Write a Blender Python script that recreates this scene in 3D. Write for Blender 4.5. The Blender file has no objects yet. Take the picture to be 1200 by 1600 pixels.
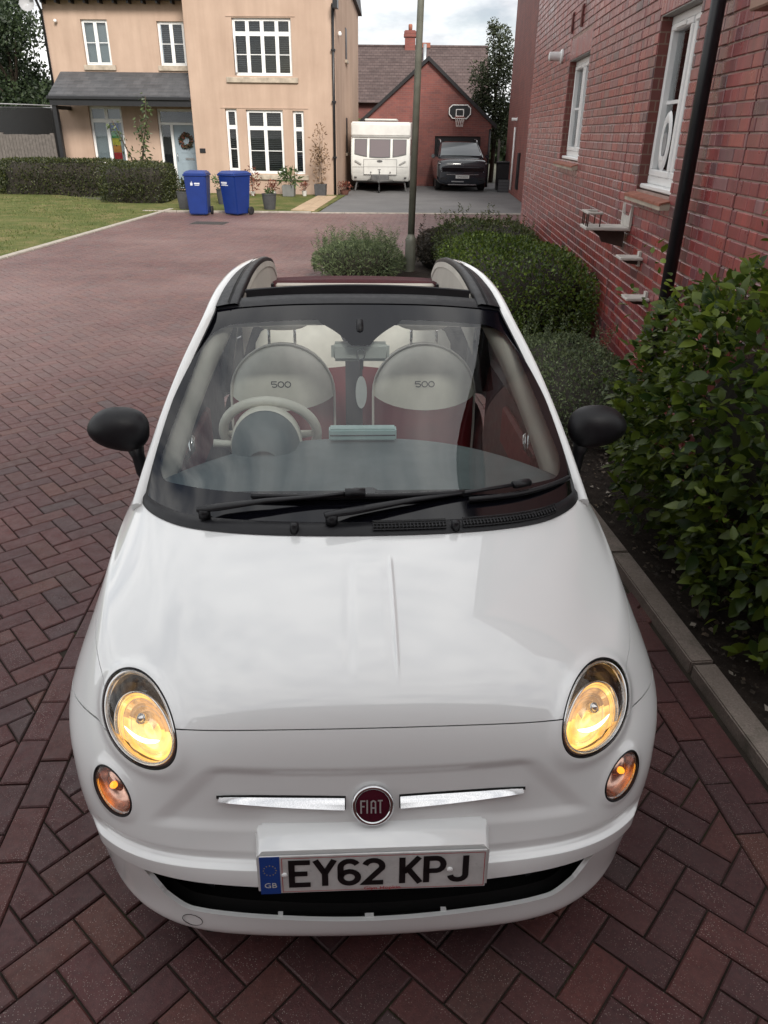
import bpy, bmesh, math, random
import numpy as np
from mathutils import Vector, Matrix
R = math.radians
random.seed(7)
RNG = np.random.default_rng(7)
sc = bpy.context.scene
COL = sc.collection

# ------------------------------------------------------------------ camera
CAM_H, FOC = 2.0, 1160.0          # metres above the paving; focal length in pixels of a 1600 px tall frame
yaw, pitch, roll = R(3.953), R(27.037), R(0.8)
fw = Vector((math.sin(yaw)*math.cos(pitch), math.cos(yaw)*math.cos(pitch), -math.sin(pitch)))
rt0 = Vector((math.cos(yaw), -math.sin(yaw), 0)); dn0 = fw.cross(rt0)
rt = rt0*math.cos(roll) - dn0*math.sin(roll); dn = rt0*math.sin(roll) + dn0*math.cos(roll)
cam = bpy.data.cameras.new('camera'); camo = bpy.data.objects.new('camera', cam); COL.objects.link(camo)
M = Matrix((rt, -dn, -fw)).transposed().to_4x4(); M.translation = (0, 0, CAM_H)
camo.matrix_world = M
cam.sensor_fit = 'VERTICAL'; cam.sensor_height = 24.0; cam.sensor_width = 18.0
cam.lens = FOC/1600*24.0; cam.clip_start = 0.05; cam.clip_end = 2000
sc.camera = camo

# ------------------------------------------------------------------ sky, sun, exposure
SUN_EL, SUN_AZ = R(35), R(166)     # azimuth clockwise from +Y: behind the camera, to its right
w = bpy.data.worlds.new('World'); sc.world = w; w.use_nodes = True
nt = w.node_tree; nt.nodes.clear()
def wn(t, **k):
    n = nt.nodes.new(t)
    for a, b in k.items(): setattr(n, a, b)
    return n
out = wn('ShaderNodeOutputWorld'); bg = wn('ShaderNodeBackground'); bg.inputs[1].default_value = 0.105
sky = wn('ShaderNodeTexSky', sky_type='NISHITA', sun_disc=False)
sky.sun_elevation = SUN_EL; sky.sun_rotation = SUN_AZ; sky.air_density = 1.0; sky.dust_density = 3.0; sky.ozone_density = 1.0
tc = wn('ShaderNodeTexCoord'); mp = wn('ShaderNodeMapping'); mp.inputs['Scale'].default_value = (1.0, 1.0, 2.6)
n1 = wn('ShaderNodeTexNoise'); n1.inputs['Scale'].default_value = 2.3; n1.inputs['Detail'].default_value = 7; n1.inputs['Roughness'].default_value = .58; n1.inputs['Distortion'].default_value = .35
n2 = wn('ShaderNodeTexNoise'); n2.inputs['Scale'].default_value = 5.0; n2.inputs['Detail'].default_value = 6; n2.inputs['Roughness'].default_value = .6
cr = wn('ShaderNodeValToRGB'); cr.color_ramp.elements[0].position = .30; cr.color_ramp.elements[0].color = (.05, .05, .05, 1); cr.color_ramp.elements[1].position = .46; cr.color_ramp.elements[1].color = (1, 1, 1, 1)
cc = wn('ShaderNodeValToRGB'); cc.color_ramp.elements[0].position = .36; cc.color_ramp.elements[0].color = (5.6, 5.8, 6.2, 1); cc.color_ramp.elements[1].position = .62; cc.color_ramp.elements[1].color = (11.5, 11.4, 11.2, 1)
mx = wn('ShaderNodeMix', data_type='RGBA')
L = nt.links.new
L(tc.outputs['Generated'], mp.inputs[0]); L(mp.outputs[0], n1.inputs['Vector']); L(mp.outputs[0], n2.inputs['Vector'])
L(n1.outputs['Fac'], cr.inputs[0]); L(n2.outputs['Fac'], cc.inputs[0])
L(cr.outputs[0], mx.inputs['Factor']); L(sky.outputs[0], mx.inputs['A']); L(cc.outputs[0], mx.inputs['B'])
L(mx.outputs['Result'], bg.inputs[0]); L(bg.outputs[0], out.inputs[0])
sl = bpy.data.lights.new('sun', 'SUN'); so = bpy.data.objects.new('sun', sl); COL.objects.link(so)
sl.energy = 3.2; sl.angle = R(18); sl.color = (1.0, .95, .88)
sd = Vector((math.sin(SUN_AZ)*math.cos(SUN_EL), math.cos(SUN_AZ)*math.cos(SUN_EL), math.sin(SUN_EL)))
so.rotation_euler = sd.to_track_quat('Z', 'Y').to_euler(); so.location = (0, -20, 30)
sc.view_settings.view_transform = 'Standard'; sc.view_settings.look = 'None'
sc.view_settings.exposure = 0.38; sc.view_settings.gamma = 1.0; sc.view_settings.use_curve_mapping = False
sc.render.engine = 'CYCLES'
sc.cycles.max_bounces = 10; sc.cycles.transparent_max_bounces = 16; sc.cycles.glossy_bounces = 5; sc.cycles.transmission_bounces = 6

# ------------------------------------------------------------------ materials
class NM:
    """small node-material helper"""
    def __init__(s, name):
        s.m = bpy.data.materials.new(name); s.m.use_nodes = True; s.t = s.m.node_tree; s.n = s.t.nodes
        s.b = s.n['Principled BSDF']; s.o = s.n['Material Output']; s.co = None
    def new(s, t, **k):
        n = s.n.new(t)
        for a, b in k.items(): setattr(n, a, b)
        return n
    def link(s, a, b): s.t.links.new(a, b)
    def coord(s, kind='Object'):
        if s.co is None: s.co = s.new('ShaderNodeTexCoord')
        return s.co.outputs[kind]
    def noise(s, scale, detail=4, rough=.55, vec=None, dist=0, kind='Object'):
        n = s.new('ShaderNodeTexNoise'); n.inputs['Scale'].default_value = scale; n.inputs['Detail'].default_value = detail
        n.inputs['Roughness'].default_value = rough; n.inputs['Distortion'].default_value = dist
        s.link(vec if vec is not None else s.coord(kind), n.inputs['Vector']); return n.outputs['Fac']
    def ramp(s, fac, *st, interp='LINEAR'):
        n = s.new('ShaderNodeValToRGB'); e = n.color_ramp.elements; n.color_ramp.interpolation = interp
        while len(e) < len(st): e.new(.5)
        for q, (p, c) in zip(e, st): q.position = p; q.color = (*c, 1) if len(c) == 3 else c
        s.link(fac, n.inputs[0]); return n.outputs[0]
    def mix(s, f, a, b, mode='MIX'):
        n = s.new('ShaderNodeMix', data_type='RGBA', blend_type=mode)
        for v, k in ((f, 'Factor'), (a, 'A'), (b, 'B')):
            if hasattr(v, 'is_output') or hasattr(v, 'links'): s.link(v, n.inputs[k])
            elif k == 'Factor': n.inputs[k].default_value = v
            else: n.inputs[k].default_value = (*v, 1)
        return n.outputs['Result']
    def math(s, op, a, b=None, clamp=False):
        n = s.new('ShaderNodeMath', operation=op, use_clamp=clamp)
        for v, k in ((a, 0), (b, 1)):
            if v is None: continue
            if hasattr(v, 'links'): s.link(v, n.inputs[k])
            else: n.inputs[k].default_value = v
        return n.outputs[0]
    def bump(s, h, strength=.3, dist=.01):
        n = s.new('ShaderNodeBump'); n.inputs['Strength'].default_value = strength; n.inputs['Distance'].default_value = dist
        s.link(h, n.inputs['Height']); s.link(n.outputs[0], s.b.inputs['Normal'])
    def base(s, v):
        if hasattr(v, 'links'): s.link(v, s.b.inputs['Base Color'])
        else: s.b.inputs['Base Color'].default_value = (*v, 1)
    def set(s, **k):
        for a, v in k.items():
            i = s.b.inputs[{'rough': 'Roughness', 'metal': 'Metallic', 'spec': 'Specular IOR Level', 'coat': 'Coat Weight', 'coatr': 'Coat Roughness', 'em': 'Emission Color', 'ems': 'Emission Strength', 'sub': 'Subsurface Weight', 'trans': 'Transmission Weight', 'ior': 'IOR', 'alpha': 'Alpha', 'sheen': 'Sheen Weight'}[a]]
            if hasattr(v, 'links'): s.link(v, i)
            elif isinstance(v, tuple): i.default_value = (*v, 1)
            else: i.default_value = v
        return s
MATS = {}
def simple(name, c, rough=.5, var=.12, scale=8, metal=0, bump=0, bscale=60, **k):
    """plain material with a little tone variation and relief"""
    if name in MATS: return MATS[name]
    m = NM(name)
    if var:
        f = m.noise(scale, 5)
        m.base(m.ramp(f, (.3, tuple(x*(1-var) for x in c)), (.7, tuple(min(1, x*(1+var)) for x in c))))
        m.set(rough=m.ramp(m.noise(scale*2.3, 4), (.3, (rough*.88,)*3), (.7, (min(1, rough*1.1),)*3)))
    else: m.base(c); m.set(rough=rough)
    m.set(metal=metal, **k)
    if bump: m.bump(m.noise(bscale, 4), bump, .004)
    MATS[name] = m.m; return m.m

def paver_mat(name, source):
    m = NM(name)
    if source == 'object': rnd = m.new('ShaderNodeObjectInfo').outputs['Random']
    else: rnd = m.new('ShaderNodeAttribute', attribute_name='rnd').outputs['Fac']
    g = m.new('ShaderNodeNewGeometry').outputs['Position']
    c = m.ramp(rnd, (0, (.053, .018, .019)), (.22, (.078, .021, .021)), (.42, (.055, .023, .025)), (.58, (.088, .025, .022)), (.74, (.064, .020, .022)), (.88, (.094, .031, .023)), (1, (.052, .028, .030)))
    c = m.mix(.55, c, m.ramp(m.noise(2.2, 5, vec=g), (.3, (.55, .55, .56)), (.7, (1.25, 1.22, 1.2))), 'MULTIPLY')
    c = m.mix(1.0, c, m.ramp(m.noise(55, 5, .65, vec=g), (.3, (.72, .72, .72)), (.7, (1.22, 1.2, 1.18))), 'MULTIPLY')
    vo = m.new('ShaderNodeTexVoronoi'); vo.inputs['Scale'].default_value = 165; m.link(g, vo.inputs['Vector'])
    sp = m.math('LESS_THAN', vo.outputs['Distance'], .20)
    sp = m.math('MULTIPLY', sp, m.ramp(m.noise(9, 4, vec=g), (.40, (.04,)*3), (.62, (.7, .7, .7))))
    c = m.mix(sp, c, (.36, .31, .28))
    moss = m.ramp(m.noise(1.1, 6, .6, vec=g), (.60, (0, 0, 0)), (.76, (.35, .35, .35)))
    c = m.mix(moss, c, (.062, .062, .045))
    # patchy dusty film; its growth with distance paints in the sunlit far road
    dust_sunlit = m.ramp(m.noise(.35, 5, .6, vec=g), (.38, (.02,)*3), (.75, (.34,)*3))
    sy = m.new('ShaderNodeSeparateXYZ'); m.link(g, sy.inputs[0]); mr_ = m.new('ShaderNodeMapRange'); mr_.interpolation_type = 'SMOOTHSTEP'; mr_.inputs[1].default_value = 3.0; mr_.inputs[2].default_value = 9.0; m.link(sy.outputs[1], mr_.inputs[0])   # painted light: far paving lightened as if sunlit, near paving left dark
    dust_sunlit = m.math('MULTIPLY', m.math('ADD', dust_sunlit, .14), mr_.outputs[0])
    c = m.mix(dust_sunlit, c, (.34, .235, .215))
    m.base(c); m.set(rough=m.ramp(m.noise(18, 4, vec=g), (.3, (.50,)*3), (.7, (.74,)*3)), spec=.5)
    m.bump(m.noise(170, 5, .7, vec=g), .55, .003)
    return m.m
def brick_mat(name, source):
    m = NM(name)
    if source == 'object': rnd = m.new('ShaderNodeObjectInfo').outputs['Random']
    else: rnd = m.new('ShaderNodeAttribute', attribute_name='rnd').outputs['Fac']
    g = m.new('ShaderNodeNewGeometry').outputs['Position']
    c = m.ramp(rnd, (0, (.28, .040, .038)), (.20, (.21, .050, .055)), (.42, (.33, .060, .052)), (.60, (.18, .060, .070)), (.76, (.265, .037, .034)), (.86, (.27, .115, .12)), (.94, (.095, .042, .050)), (1, (.36, .080, .064)))
    mpn = m.new('ShaderNodeMapping'); mpn.inputs['Scale'].default_value = (14, 14, 2.5); m.link(g, mpn.inputs[0])
    c = m.mix(.8, c, m.ramp(m.noise(1, 5, .65, vec=mpn.outputs[0]), (.3, (.62, .62, .66)), (.7, (1.25, 1.2, 1.18))), 'MULTIPLY')
    m.base(c); m.set(rough=m.ramp(m.noise(6, 4, vec=g), (.3, (.24,)*3), (.7, (.40,)*3)), spec=1.0)
    m.bump(m.noise(70, 5, .65, vec=g), .22, .004)
    return m.m
def brickwork_mat(name, c1, c2, mortar, bw=.225, bh=.075, rough=.7, uv=True):
    """brickwork too far away to tell the bricks apart: object x along the wall, z up"""
    m = NM(name)
    sp = m.new('ShaderNodeSeparateXYZ'); m.link(m.coord('Object'), sp.inputs[0])
    cb = m.new('ShaderNodeCombineXYZ'); m.link(m.math('ADD', sp.outputs[0], sp.outputs[1]), cb.inputs[0]); m.link(sp.outputs[2], cb.inputs[1])
    b = m.new('ShaderNodeTexBrick'); b.inputs['Scale'].default_value = 1; b.inputs['Brick Width'].default_value = bw; b.inputs['Row Height'].default_value = bh
    b.inputs['Mortar Size'].default_value = .005; b.inputs['Color1'].default_value = (*c1, 1); b.inputs['Color2'].default_value = (*c2, 1); b.inputs['Mortar'].default_value = (*mortar, 1)
    m.link(cb.outputs[0], b.inputs['Vector'])
    c = m.mix(.8, b.outputs['Color'], m.ramp(m.noise(1.2, 6, .6), (.3, (.65,)*3), (.7, (1.2,)*3)), 'MULTIPLY')
    m.base(c); m.set(rough=rough); m.bump(b.outputs['Fac'], -.5, .01)
    return m.m
def leaf_mat(name, dark, light, rough=.42, trans=.25):
    m = NM(name)
    rnd = m.new('ShaderNodeAttribute', attribute_name='rnd').outputs['Fac']
    oi = m.new('ShaderNodeObjectInfo').outputs['Random']
    f = m.math('FRACT', m.math('ADD', rnd, oi))
    c = m.ramp(f, (0, dark), (.55, tuple((a+b)/2 for a, b in zip(dark, light))), (.92, light), (1, tuple(min(1, x*1.5) for x in light)))
    m.base(c); m.set(rough=rough, spec=.45)
    tr = m.new('ShaderNodeBsdfTranslucent'); m.link(c, tr.inputs[0])
    ms = m.new('ShaderNodeMixShader'); ms.inputs[0].default_value = trans
    m.link(m.b.outputs[0], ms.inputs[1]); m.link(tr.outputs[0], ms.inputs[2]); m.link(ms.outputs[0], m.o.inputs[0])
    return m.m
def glass_mat(name, tint=(.9, .94, .93), rough=0.0, boost=1.0):
    """thin pane: clear with a mirror-like skin that grows at grazing angles"""
    m = NM(name); m.n.remove(m.b)
    tr = m.new('ShaderNodeBsdfTransparent'); tr.inputs[0].default_value = (*tint, 1)
    gl = m.new('ShaderNodeBsdfGlossy'); gl.inputs['Roughness'].default_value = rough; gl.inputs[0].default_value = (1, 1, 1, 1)
    fr = m.new('ShaderNodeFresnel'); fr.inputs[0].default_value = 1.5
    f = m.math('MULTIPLY', fr.outputs[0], boost, True)
    ms = m.new('ShaderNodeMixShader'); m.link(f, ms.inputs[0]); m.link(tr.outputs[0], ms.inputs[1]); m.link(gl.outputs[0], ms.inputs[2]); m.link(ms.outputs[0], m.o.inputs[0])
    return m.m

# ------------------------------------------------------------------ mesh helpers
def tag(o, label=None, cat=None, group=None, kind=None):
    for k, v in (('label', label), ('category', cat), ('group', group), ('kind', kind)):
        if v: o[k] = v
    return o
def empty(name, loc=(0, 0, 0), rz=0.0):
    o = bpy.data.objects.new(name, None); COL.objects.link(o); o.location = loc; o.rotation_euler = (0, 0, rz); o.empty_display_size = .2
    return o
def mesh_obj(name, me, parent=None):
    o = bpy.data.objects.new(name, me); COL.objects.link(o)
    if parent is not None: o.parent = parent
    return o
def build(name, V, F, mat, parent=None, smooth=False, sharp=None, attr=None):
    me = bpy.data.meshes.new(name); me.from_pydata([tuple(map(float, v)) for v in V], [], [tuple(map(int, f)) for f in F])
    if mat: me.materials.append(mat)
    if smooth or sharp:
        me.polygons.foreach_set('use_smooth', [True]*len(me.polygons))
        if sharp: me.set_sharp_from_angle(angle=R(sharp))
    if attr is not None:
        a = me.attributes.new('rnd', 'FLOAT', 'FACE'); a.data.foreach_set('value', np.asarray(attr, np.float32))
    me.update()
    return mesh_obj(name, me, parent)
def fast_mesh(name, V, loops, nside, mat, parent=None, attr=None, smooth=False):
    """numpy mesh of faces that all have nside corners"""
    V = np.asarray(V, np.float32); loops = np.asarray(loops, np.int32).ravel(); nf = len(loops)//nside
    me = bpy.data.meshes.new(name); me.vertices.add(len(V)); me.vertices.foreach_set('co', V.ravel())
    me.loops.add(len(loops)); me.loops.foreach_set('vertex_index', loops)
    me.polygons.add(nf); me.polygons.foreach_set('loop_start', np.arange(0, len(loops), nside, dtype=np.int32))
    me.polygons.foreach_set('loop_total', np.full(nf, nside, np.int32))
    if smooth: me.polygons.foreach_set('use_smooth', np.ones(nf, bool))
    if attr is not None:
        a = me.attributes.new('rnd', 'FLOAT', 'FACE'); a.data.foreach_set('value', np.asarray(attr, np.float32))
    me.update(calc_edges=True); me.validate()
    if mat: me.materials.append(mat)
    return mesh_obj(name, me, parent)
class MB:
    def __init__(s): s.V = []; s.F = []
    def add(s, V, F):
        n = len(s.V); s.V += [tuple(v) for v in V]; s.F += [tuple(i+n for i in f) for f in F]; return s
    def box(s, x0, x1, y0, y1, z0, z1):
        V = [(x, y, z) for z in (z0, z1) for y in (y0, y1) for x in (x0, x1)]
        return s.add(V, [(0, 2, 3, 1), (4, 5, 7, 6), (0, 1, 5, 4), (2, 6, 7, 3), (0, 4, 6, 2), (1, 3, 7, 5)])
    def hexa(s, B, T):   # 4 bottom and 4 top corners, both counter-clockwise from above
        return s.add(list(B)+list(T), [(3, 2, 1, 0), (4, 5, 6, 7), (0, 1, 5, 4), (1, 2, 6, 5), (2, 3, 7, 6), (3, 0, 4, 7)])
    def tube(s, pts, r, n=8, cap=True, flat=1.0, up=None):
        pts = [Vector(p) for p in pts]; k = len(pts); rs = r if hasattr(r, '__len__') else [r]*k
        base = len(s.V); prev = None
        for i, p in enumerate(pts):
            d = (pts[min(i+1, k-1)]-pts[max(i-1, 0)]).normalized()
            if prev is None:
                u = Vector(up) if up else (Vector((0, 0, 1)) if abs(d.z) < .9 else Vector((1, 0, 0)))
            else: u = prev
            a = d.cross(u).normalized(); b = a.cross(d).normalized(); prev = b
            for j in range(n):
                t = 2*math.pi*j/n; s.V.append(tuple(p+a*(rs[i]*math.cos(t))+b*(rs[i]*flat*math.sin(t))))
        for i in range(k-1):
            for j in range(n): s.F.append((base+i*n+j, base+i*n+(j+1) % n, base+(i+1)*n+(j+1) % n, base+(i+1)*n+j))
        if cap: s.F.append(tuple(base+j for j in range(n))[::-1]); s.F.append(tuple(base+(k-1)*n+j for j in range(n)))
        return s
    def lathe(s, prof, n=24, c=(0, 0, 0), axis=None, cap=True):
        """(r, h) profile turned about an axis (default z)"""
        ax = Vector(axis or (0, 0, 1)).normalized(); u = ax.orthogonal().normalized(); v = ax.cross(u); c = Vector(c); base = len(s.V)
        for r, h in prof:
            for j in range(n):
                t = 2*math.pi*j/n; s.V.append(tuple(c+ax*h+u*(r*math.cos(t))+v*(r*math.sin(t))))
        for i in range(len(prof)-1):
            for j in range(n): s.F.append((base+i*n+j, base+i*n+(j+1) % n, base+(i+1)*n+(j+1) % n, base+(i+1)*n+j))
        if cap:
            s.F.append(tuple(base+j for j in range(n))[::-1]); s.F.append(tuple(base+(len(prof)-1)*n+j for j in range(n)))
        return s
    def prism(s, poly, ax, a0, a1):
        """2-D polygon pushed along axis ax ('x','y','z') from a0 to a1"""
        n = len(poly); f = {'x': lambda p, a: (a, p[0], p[1]), 'y': lambda p, a: (p[0], a, p[1]), 'z': lambda p, a: (p[0], p[1], a)}[ax]
        V = [f(p, a0) for p in poly]+[f(p, a1) for p in poly]
        return s.add(V, [tuple(range(n))[::-1], tuple(range(n, 2*n))]+[(i, (i+1) % n, n+(i+1) % n, n+i) for i in range(n)])
    def grid(s, G, closed_u=False, closed_v=False):
        """rows of points"""
        base = len(s.V); a = len(G); b = len(G[0])
        for row in G:
            for p in row: s.V.append(tuple(p))
        for i in range(a if closed_v else a-1):
            for j in range(b if closed_u else b-1):
                s.F.append((base+i*b+j, base+i*b+(j+1) % b, base+((i+1) % a)*b+(j+1) % b, base+((i+1) % a)*b+j))
        return s
    def build(s, name, mat, parent=None, smooth=False, sharp=None, bevel=0, seg=1, sub=0, recalc=True):
        me = bpy.data.meshes.new(name); me.from_pydata(s.V, [], s.F)
        if bevel or recalc:
            bm = bmesh.new(); bm.from_mesh(me)
            if recalc: bmesh.ops.recalc_face_normals(bm, faces=bm.faces)
            if bevel:
                es = [e for e in bm.edges if len(e.link_faces) == 2 and e.calc_face_angle(0) > R(25)]
                bmesh.ops.bevel(bm, geom=es, offset=bevel, segments=seg, affect='EDGES', clamp_overlap=True)
            bm.to_mesh(me); bm.free()
        if mat: me.materials.append(mat)
        if smooth or sharp:
            me.polygons.foreach_set('use_smooth', [True]*len(me.polygons))
            if sharp: me.set_sharp_from_angle(angle=R(sharp))
        o = mesh_obj(name, me, parent)
        if sub:
            md = o.modifiers.new('sub', 'SUBSURF'); md.levels = sub; md.render_levels = sub
        return o
def copy_tree(o, parent=None):
    c = o.copy(); COL.objects.link(c); c.parent = parent
    for ch in list(o.children): copy_tree(ch, c)
    return c
def text_obj(name, s, size, mat, parent, loc, rot, ext=.001, align='CENTER', sx=1.0):
    cu = bpy.data.curves.new(name, 'FONT'); cu.body = s; cu.size = size; cu.extrude = ext; cu.align_x = align; cu.align_y = 'CENTER'; cu.resolution_u = 3
    t = bpy.data.objects.new(name, cu); COL.objects.link(t); bpy.context.view_layer.update()
    me = bpy.data.meshes.new_from_object(t.evaluated_get(bpy.context.evaluated_depsgraph_get())); bpy.data.objects.remove(t); bpy.data.curves.remove(cu)
    me.materials.clear(); me.materials.append(mat)
    o = mesh_obj(name, me, parent); o.location = loc; o.rotation_euler = rot; o.scale = (sx, 1, 1)
    return o
def stroke(mb, pts, wd, f, closed=False):
    """flat ribbon with mitred corners along 2-D points; f maps 2-D to 3-D"""
    P = [Vector(p) for p in pts]; P = [p for i, p in enumerate(P) if i == 0 or (p-P[i-1]).length > 1e-5]; n = len(P); Lf, Rt = [], []
    for i in range(n):
        a = P[(i-1) % n] if (i > 0 or closed) else None; b = P[(i+1) % n] if (i < n-1 or closed) else None
        d1 = (P[i]-a).normalized() if a is not None else None; d2 = (b-P[i]).normalized() if b is not None else None
        if d1 is None: d1 = d2
        if d2 is None: d2 = d1
        t = (d1+d2).normalized(); nn = Vector((-t.y, t.x)); k = max(.45, nn.dot(Vector((-d1.y, d1.x))))
        Lf.append(P[i]+nn*(wd/2/k)); Rt.append(P[i]-nn*(wd/2/k))
    base = len(mb.V); mb.V += [tuple(f(p.x, p.y)) for p in Lf]+[tuple(f(p.x, p.y)) for p in Rt]
    for i in range(n if closed else n-1):
        j = (i+1) % n; mb.F.append((base+n+i, base+n+j, base+j, base+i))
def arc(cx, cy, rx, ry, a0, a1, n=10):
    return [(cx+rx*math.cos(R(a0+(a1-a0)*i/n)), cy+ry*math.sin(R(a0+(a1-a0)*i/n))) for i in range(n+1)]
GLYPH = {  # unit-height letters: strokes in a box of width .64
 'E': [[(.60, .93), (.07, .93), (.07, .07), (.60, .07)], [(.07, .5), (.52, .5)]],
 'Y': [[(.05, 1), (.32, .48), (.32, 0)], [(.59, 1), (.32, .48)]],
 'K': [[(.08, 0), (.08, 1)], [(.57, 1), (.12, .42)], [(.25, .55), (.60, 0)]],
 'P': [[(.08, 0), (.08, .93), (.34, .93)]+arc(.36, .69, .21, .24, 85, -85, 8)+[(.34, .45), (.08, .45)]],
 'J': [[(.52, 1), (.52, .25)]+arc(.30, .25, .22, .18, 0, -180, 8)],
 '6': [arc(.32, .30, .25, .23, 0, 360, 20), [(.07, .30), (.07, .62)]+arc(.32, .70, .25, .23, 180, 25, 8)],
 '2': [arc(.32, .70, .25, .23, 165, -20, 10)+[(.09, .07), (.60, .07)]],
 'F': [[(.60, .93), (.10, .93), (.10, 0)], [(.10, .52), (.50, .52)]],
 'I': [[(.32, 0), (.32, 1)]],
 'A': [[(.08, 0), (.08, .80)]+arc(.32, .72, .24, .21, 160, 20, 6)+[(.56, .80), (.56, 0)], [(.08, .40), (.56, .40)]],
 'T': [[(.04, .93), (.60, .93)], [(.32, .93), (.32, 0)]],
 '5': [[(.55, .93), (.12, .93), (.10, .56), (.34, .58)]+arc(.34, .32, .22, .25, 80, -150, 8)],
 '0': [arc(.32, .5, .24, .43, 0, 360, 20)],
}
# ------------------------------------------------------------------ ground, paving, kerbs
M_soil = NM('soil'); g_ = M_soil.new('ShaderNodeNewGeometry').outputs['Position']
M_soil.base(M_soil.mix(M_soil.ramp(M_soil.noise(45, 5, .7, vec=g_), (.60, (0,)*3), (.68, (.6,)*3)), M_soil.ramp(M_soil.noise(12, 6, .65, vec=g_), (.3, (.016, .012, .010)), (.7, (.045, .034, .027))), (.12, .095, .075)))
M_soil.set(rough=.95, spec=.2); M_soil.bump(M_soil.noise(40, 6, .7, vec=g_), .9, .02); M_soil = M_soil.m
M_joint = NM('joint_sand'); g_ = M_joint.new('ShaderNodeNewGeometry').outputs['Position']; M_joint.base(M_joint.ramp(M_joint.noise(2.6, 6, .7, vec=g_), (.35, (.022, .018, .015)), (.55, (.040, .032, .026)), (.68, (.034, .042, .018)))); M_joint.set(rough=.95, spec=.15); M_joint = M_joint.m
M_kerb = NM('kerb_concrete'); g_ = M_kerb.new('ShaderNodeNewGeometry').outputs['Position']
c_ = M_kerb.ramp(M_kerb.noise(3.2, 6, .65, vec=g_), (.3, (.15, .12, .10)), (.7, (.26, .215, .185)))
c_ = M_kerb.mix(1, c_, M_kerb.ramp(M_kerb.noise(120, 4, .7, vec=g_), (.3, (.7,)*3), (.7, (1.25,)*3)), 'MULTIPLY')
c_ = M_kerb.mix(M_kerb.ramp(M_kerb.noise(5, 6, .7, vec=g_), (.55, (0,)*3), (.7, (.6,)*3)), c_, (.055, .058, .038))
M_kerb.base(c_); M_kerb.set(rough=.85); M_kerb.bump(M_kerb.noise(150, 4, .7, vec=g_), .6, .004); M_kerb = M_kerb.m
M_tar = NM('tarmac'); g_ = M_tar.new('ShaderNodeNewGeometry').outputs['Position']
M_tar.base(M_tar.mix(1, M_tar.ramp(M_tar.noise(.8, 6, .6, vec=g_), (.3, (.105, .104, .105)), (.7, (.150, .148, .148))), M_tar.ramp(M_tar.noise(90, 4, .7, vec=g_), (.3, (.75,)*3), (.7, (1.2,)*3)), 'MULTIPLY'))
M_tar.set(rough=.8); M_tar.bump(M_tar.noise(130, 3, .7, vec=g_), .5, .004); M_tar = M_tar.m
M_lawn = NM('lawn_ground'); g_ = M_lawn.new('ShaderNodeNewGeometry').outputs['Position']
c_ = M_lawn.ramp(M_lawn.noise(1.3, 6, .65, vec=g_), (.32, (.075, .100, .028)), (.5, (.115, .125, .040)), (.68, (.20, .165, .075)))
M_lawn.base(M_lawn.mix(1, c_, M_lawn.ramp(M_lawn.noise(30, 5, .7, vec=g_), (.3, (.65,)*3), (.7, (1.25,)*3)), 'MULTIPLY')); M_lawn.set(rough=.95, spec=.15)
M_lawn.bump(M_lawn.noise(60, 5, .7, vec=g_), .8, .02); M_lawn = M_lawn.m
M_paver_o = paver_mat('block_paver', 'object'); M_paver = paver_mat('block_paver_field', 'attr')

gr = MB(); N_ = 24
gr.grid([[(-400+800*i/N_, -200+800*j/N_, -.045) for i in range(N_+1)] for j in range(N_+1)])
tag(gr.build('ground', simple('far_ground', (.085, .085, .06), .95, .3, .2)), 'flat dull ground reaching to the horizon', 'ground', kind='structure')
def sheet(name, poly, z, mat, label, cat, thick=.035):
    return tag(MB().prism(poly, 'z', z-thick, z).build(name, mat), label, cat, kind='structure')
PAVE = [(-9.5, -3.1), (3.0, -3.1), (6.5, 22.25), (-5.2, 22.25), (-9.5, 14)]
paving = sheet('paving', PAVE, -.010, M_joint, 'herringbone red block paving of road and parking bay', 'paving', .03)

KX = lambda y: 1.535-.036*y          # inner face of the bed kerb
PW, PL = .1035, .207                 # block pitch: width, length
J = .0028                            # half joint
def inset(poly, d):
    P = [Vector(p) for p in poly]; n = len(P); o = []
    for i in range(n):
        a, b, c = P[i-1], P[i], P[(i+1) % n]
        d1 = (b-a).normalized(); d2 = (c-b).normalized(); n1 = Vector((-d1.y, d1.x)); n2 = Vector((-d2.y, d2.x))
        k = 1+n1.dot(n2)
        if k < .15: return None
        o.append(b+(n1+n2)*(d/k))
    return o
def clip_half(poly, p0, nrm):
    """keep the side where (p-p0).nrm > 0"""
    o = []; n = len(poly)
    for i in range(n):
        a, b = Vector(poly[i]), Vector(poly[(i+1) % n]); fa = (a-p0).dot(nrm); fb = (b-p0).dot(nrm)
        if fa >= 0: o.append(a)
        if fa*fb < 0: o.append(a+(b-a)*(fa/(fa-fb)))
    return o
def area(p): return .5*abs(sum(p[i-1].x*p[i].y-p[i].x*p[i-1].y for i in range(len(p))))
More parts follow.
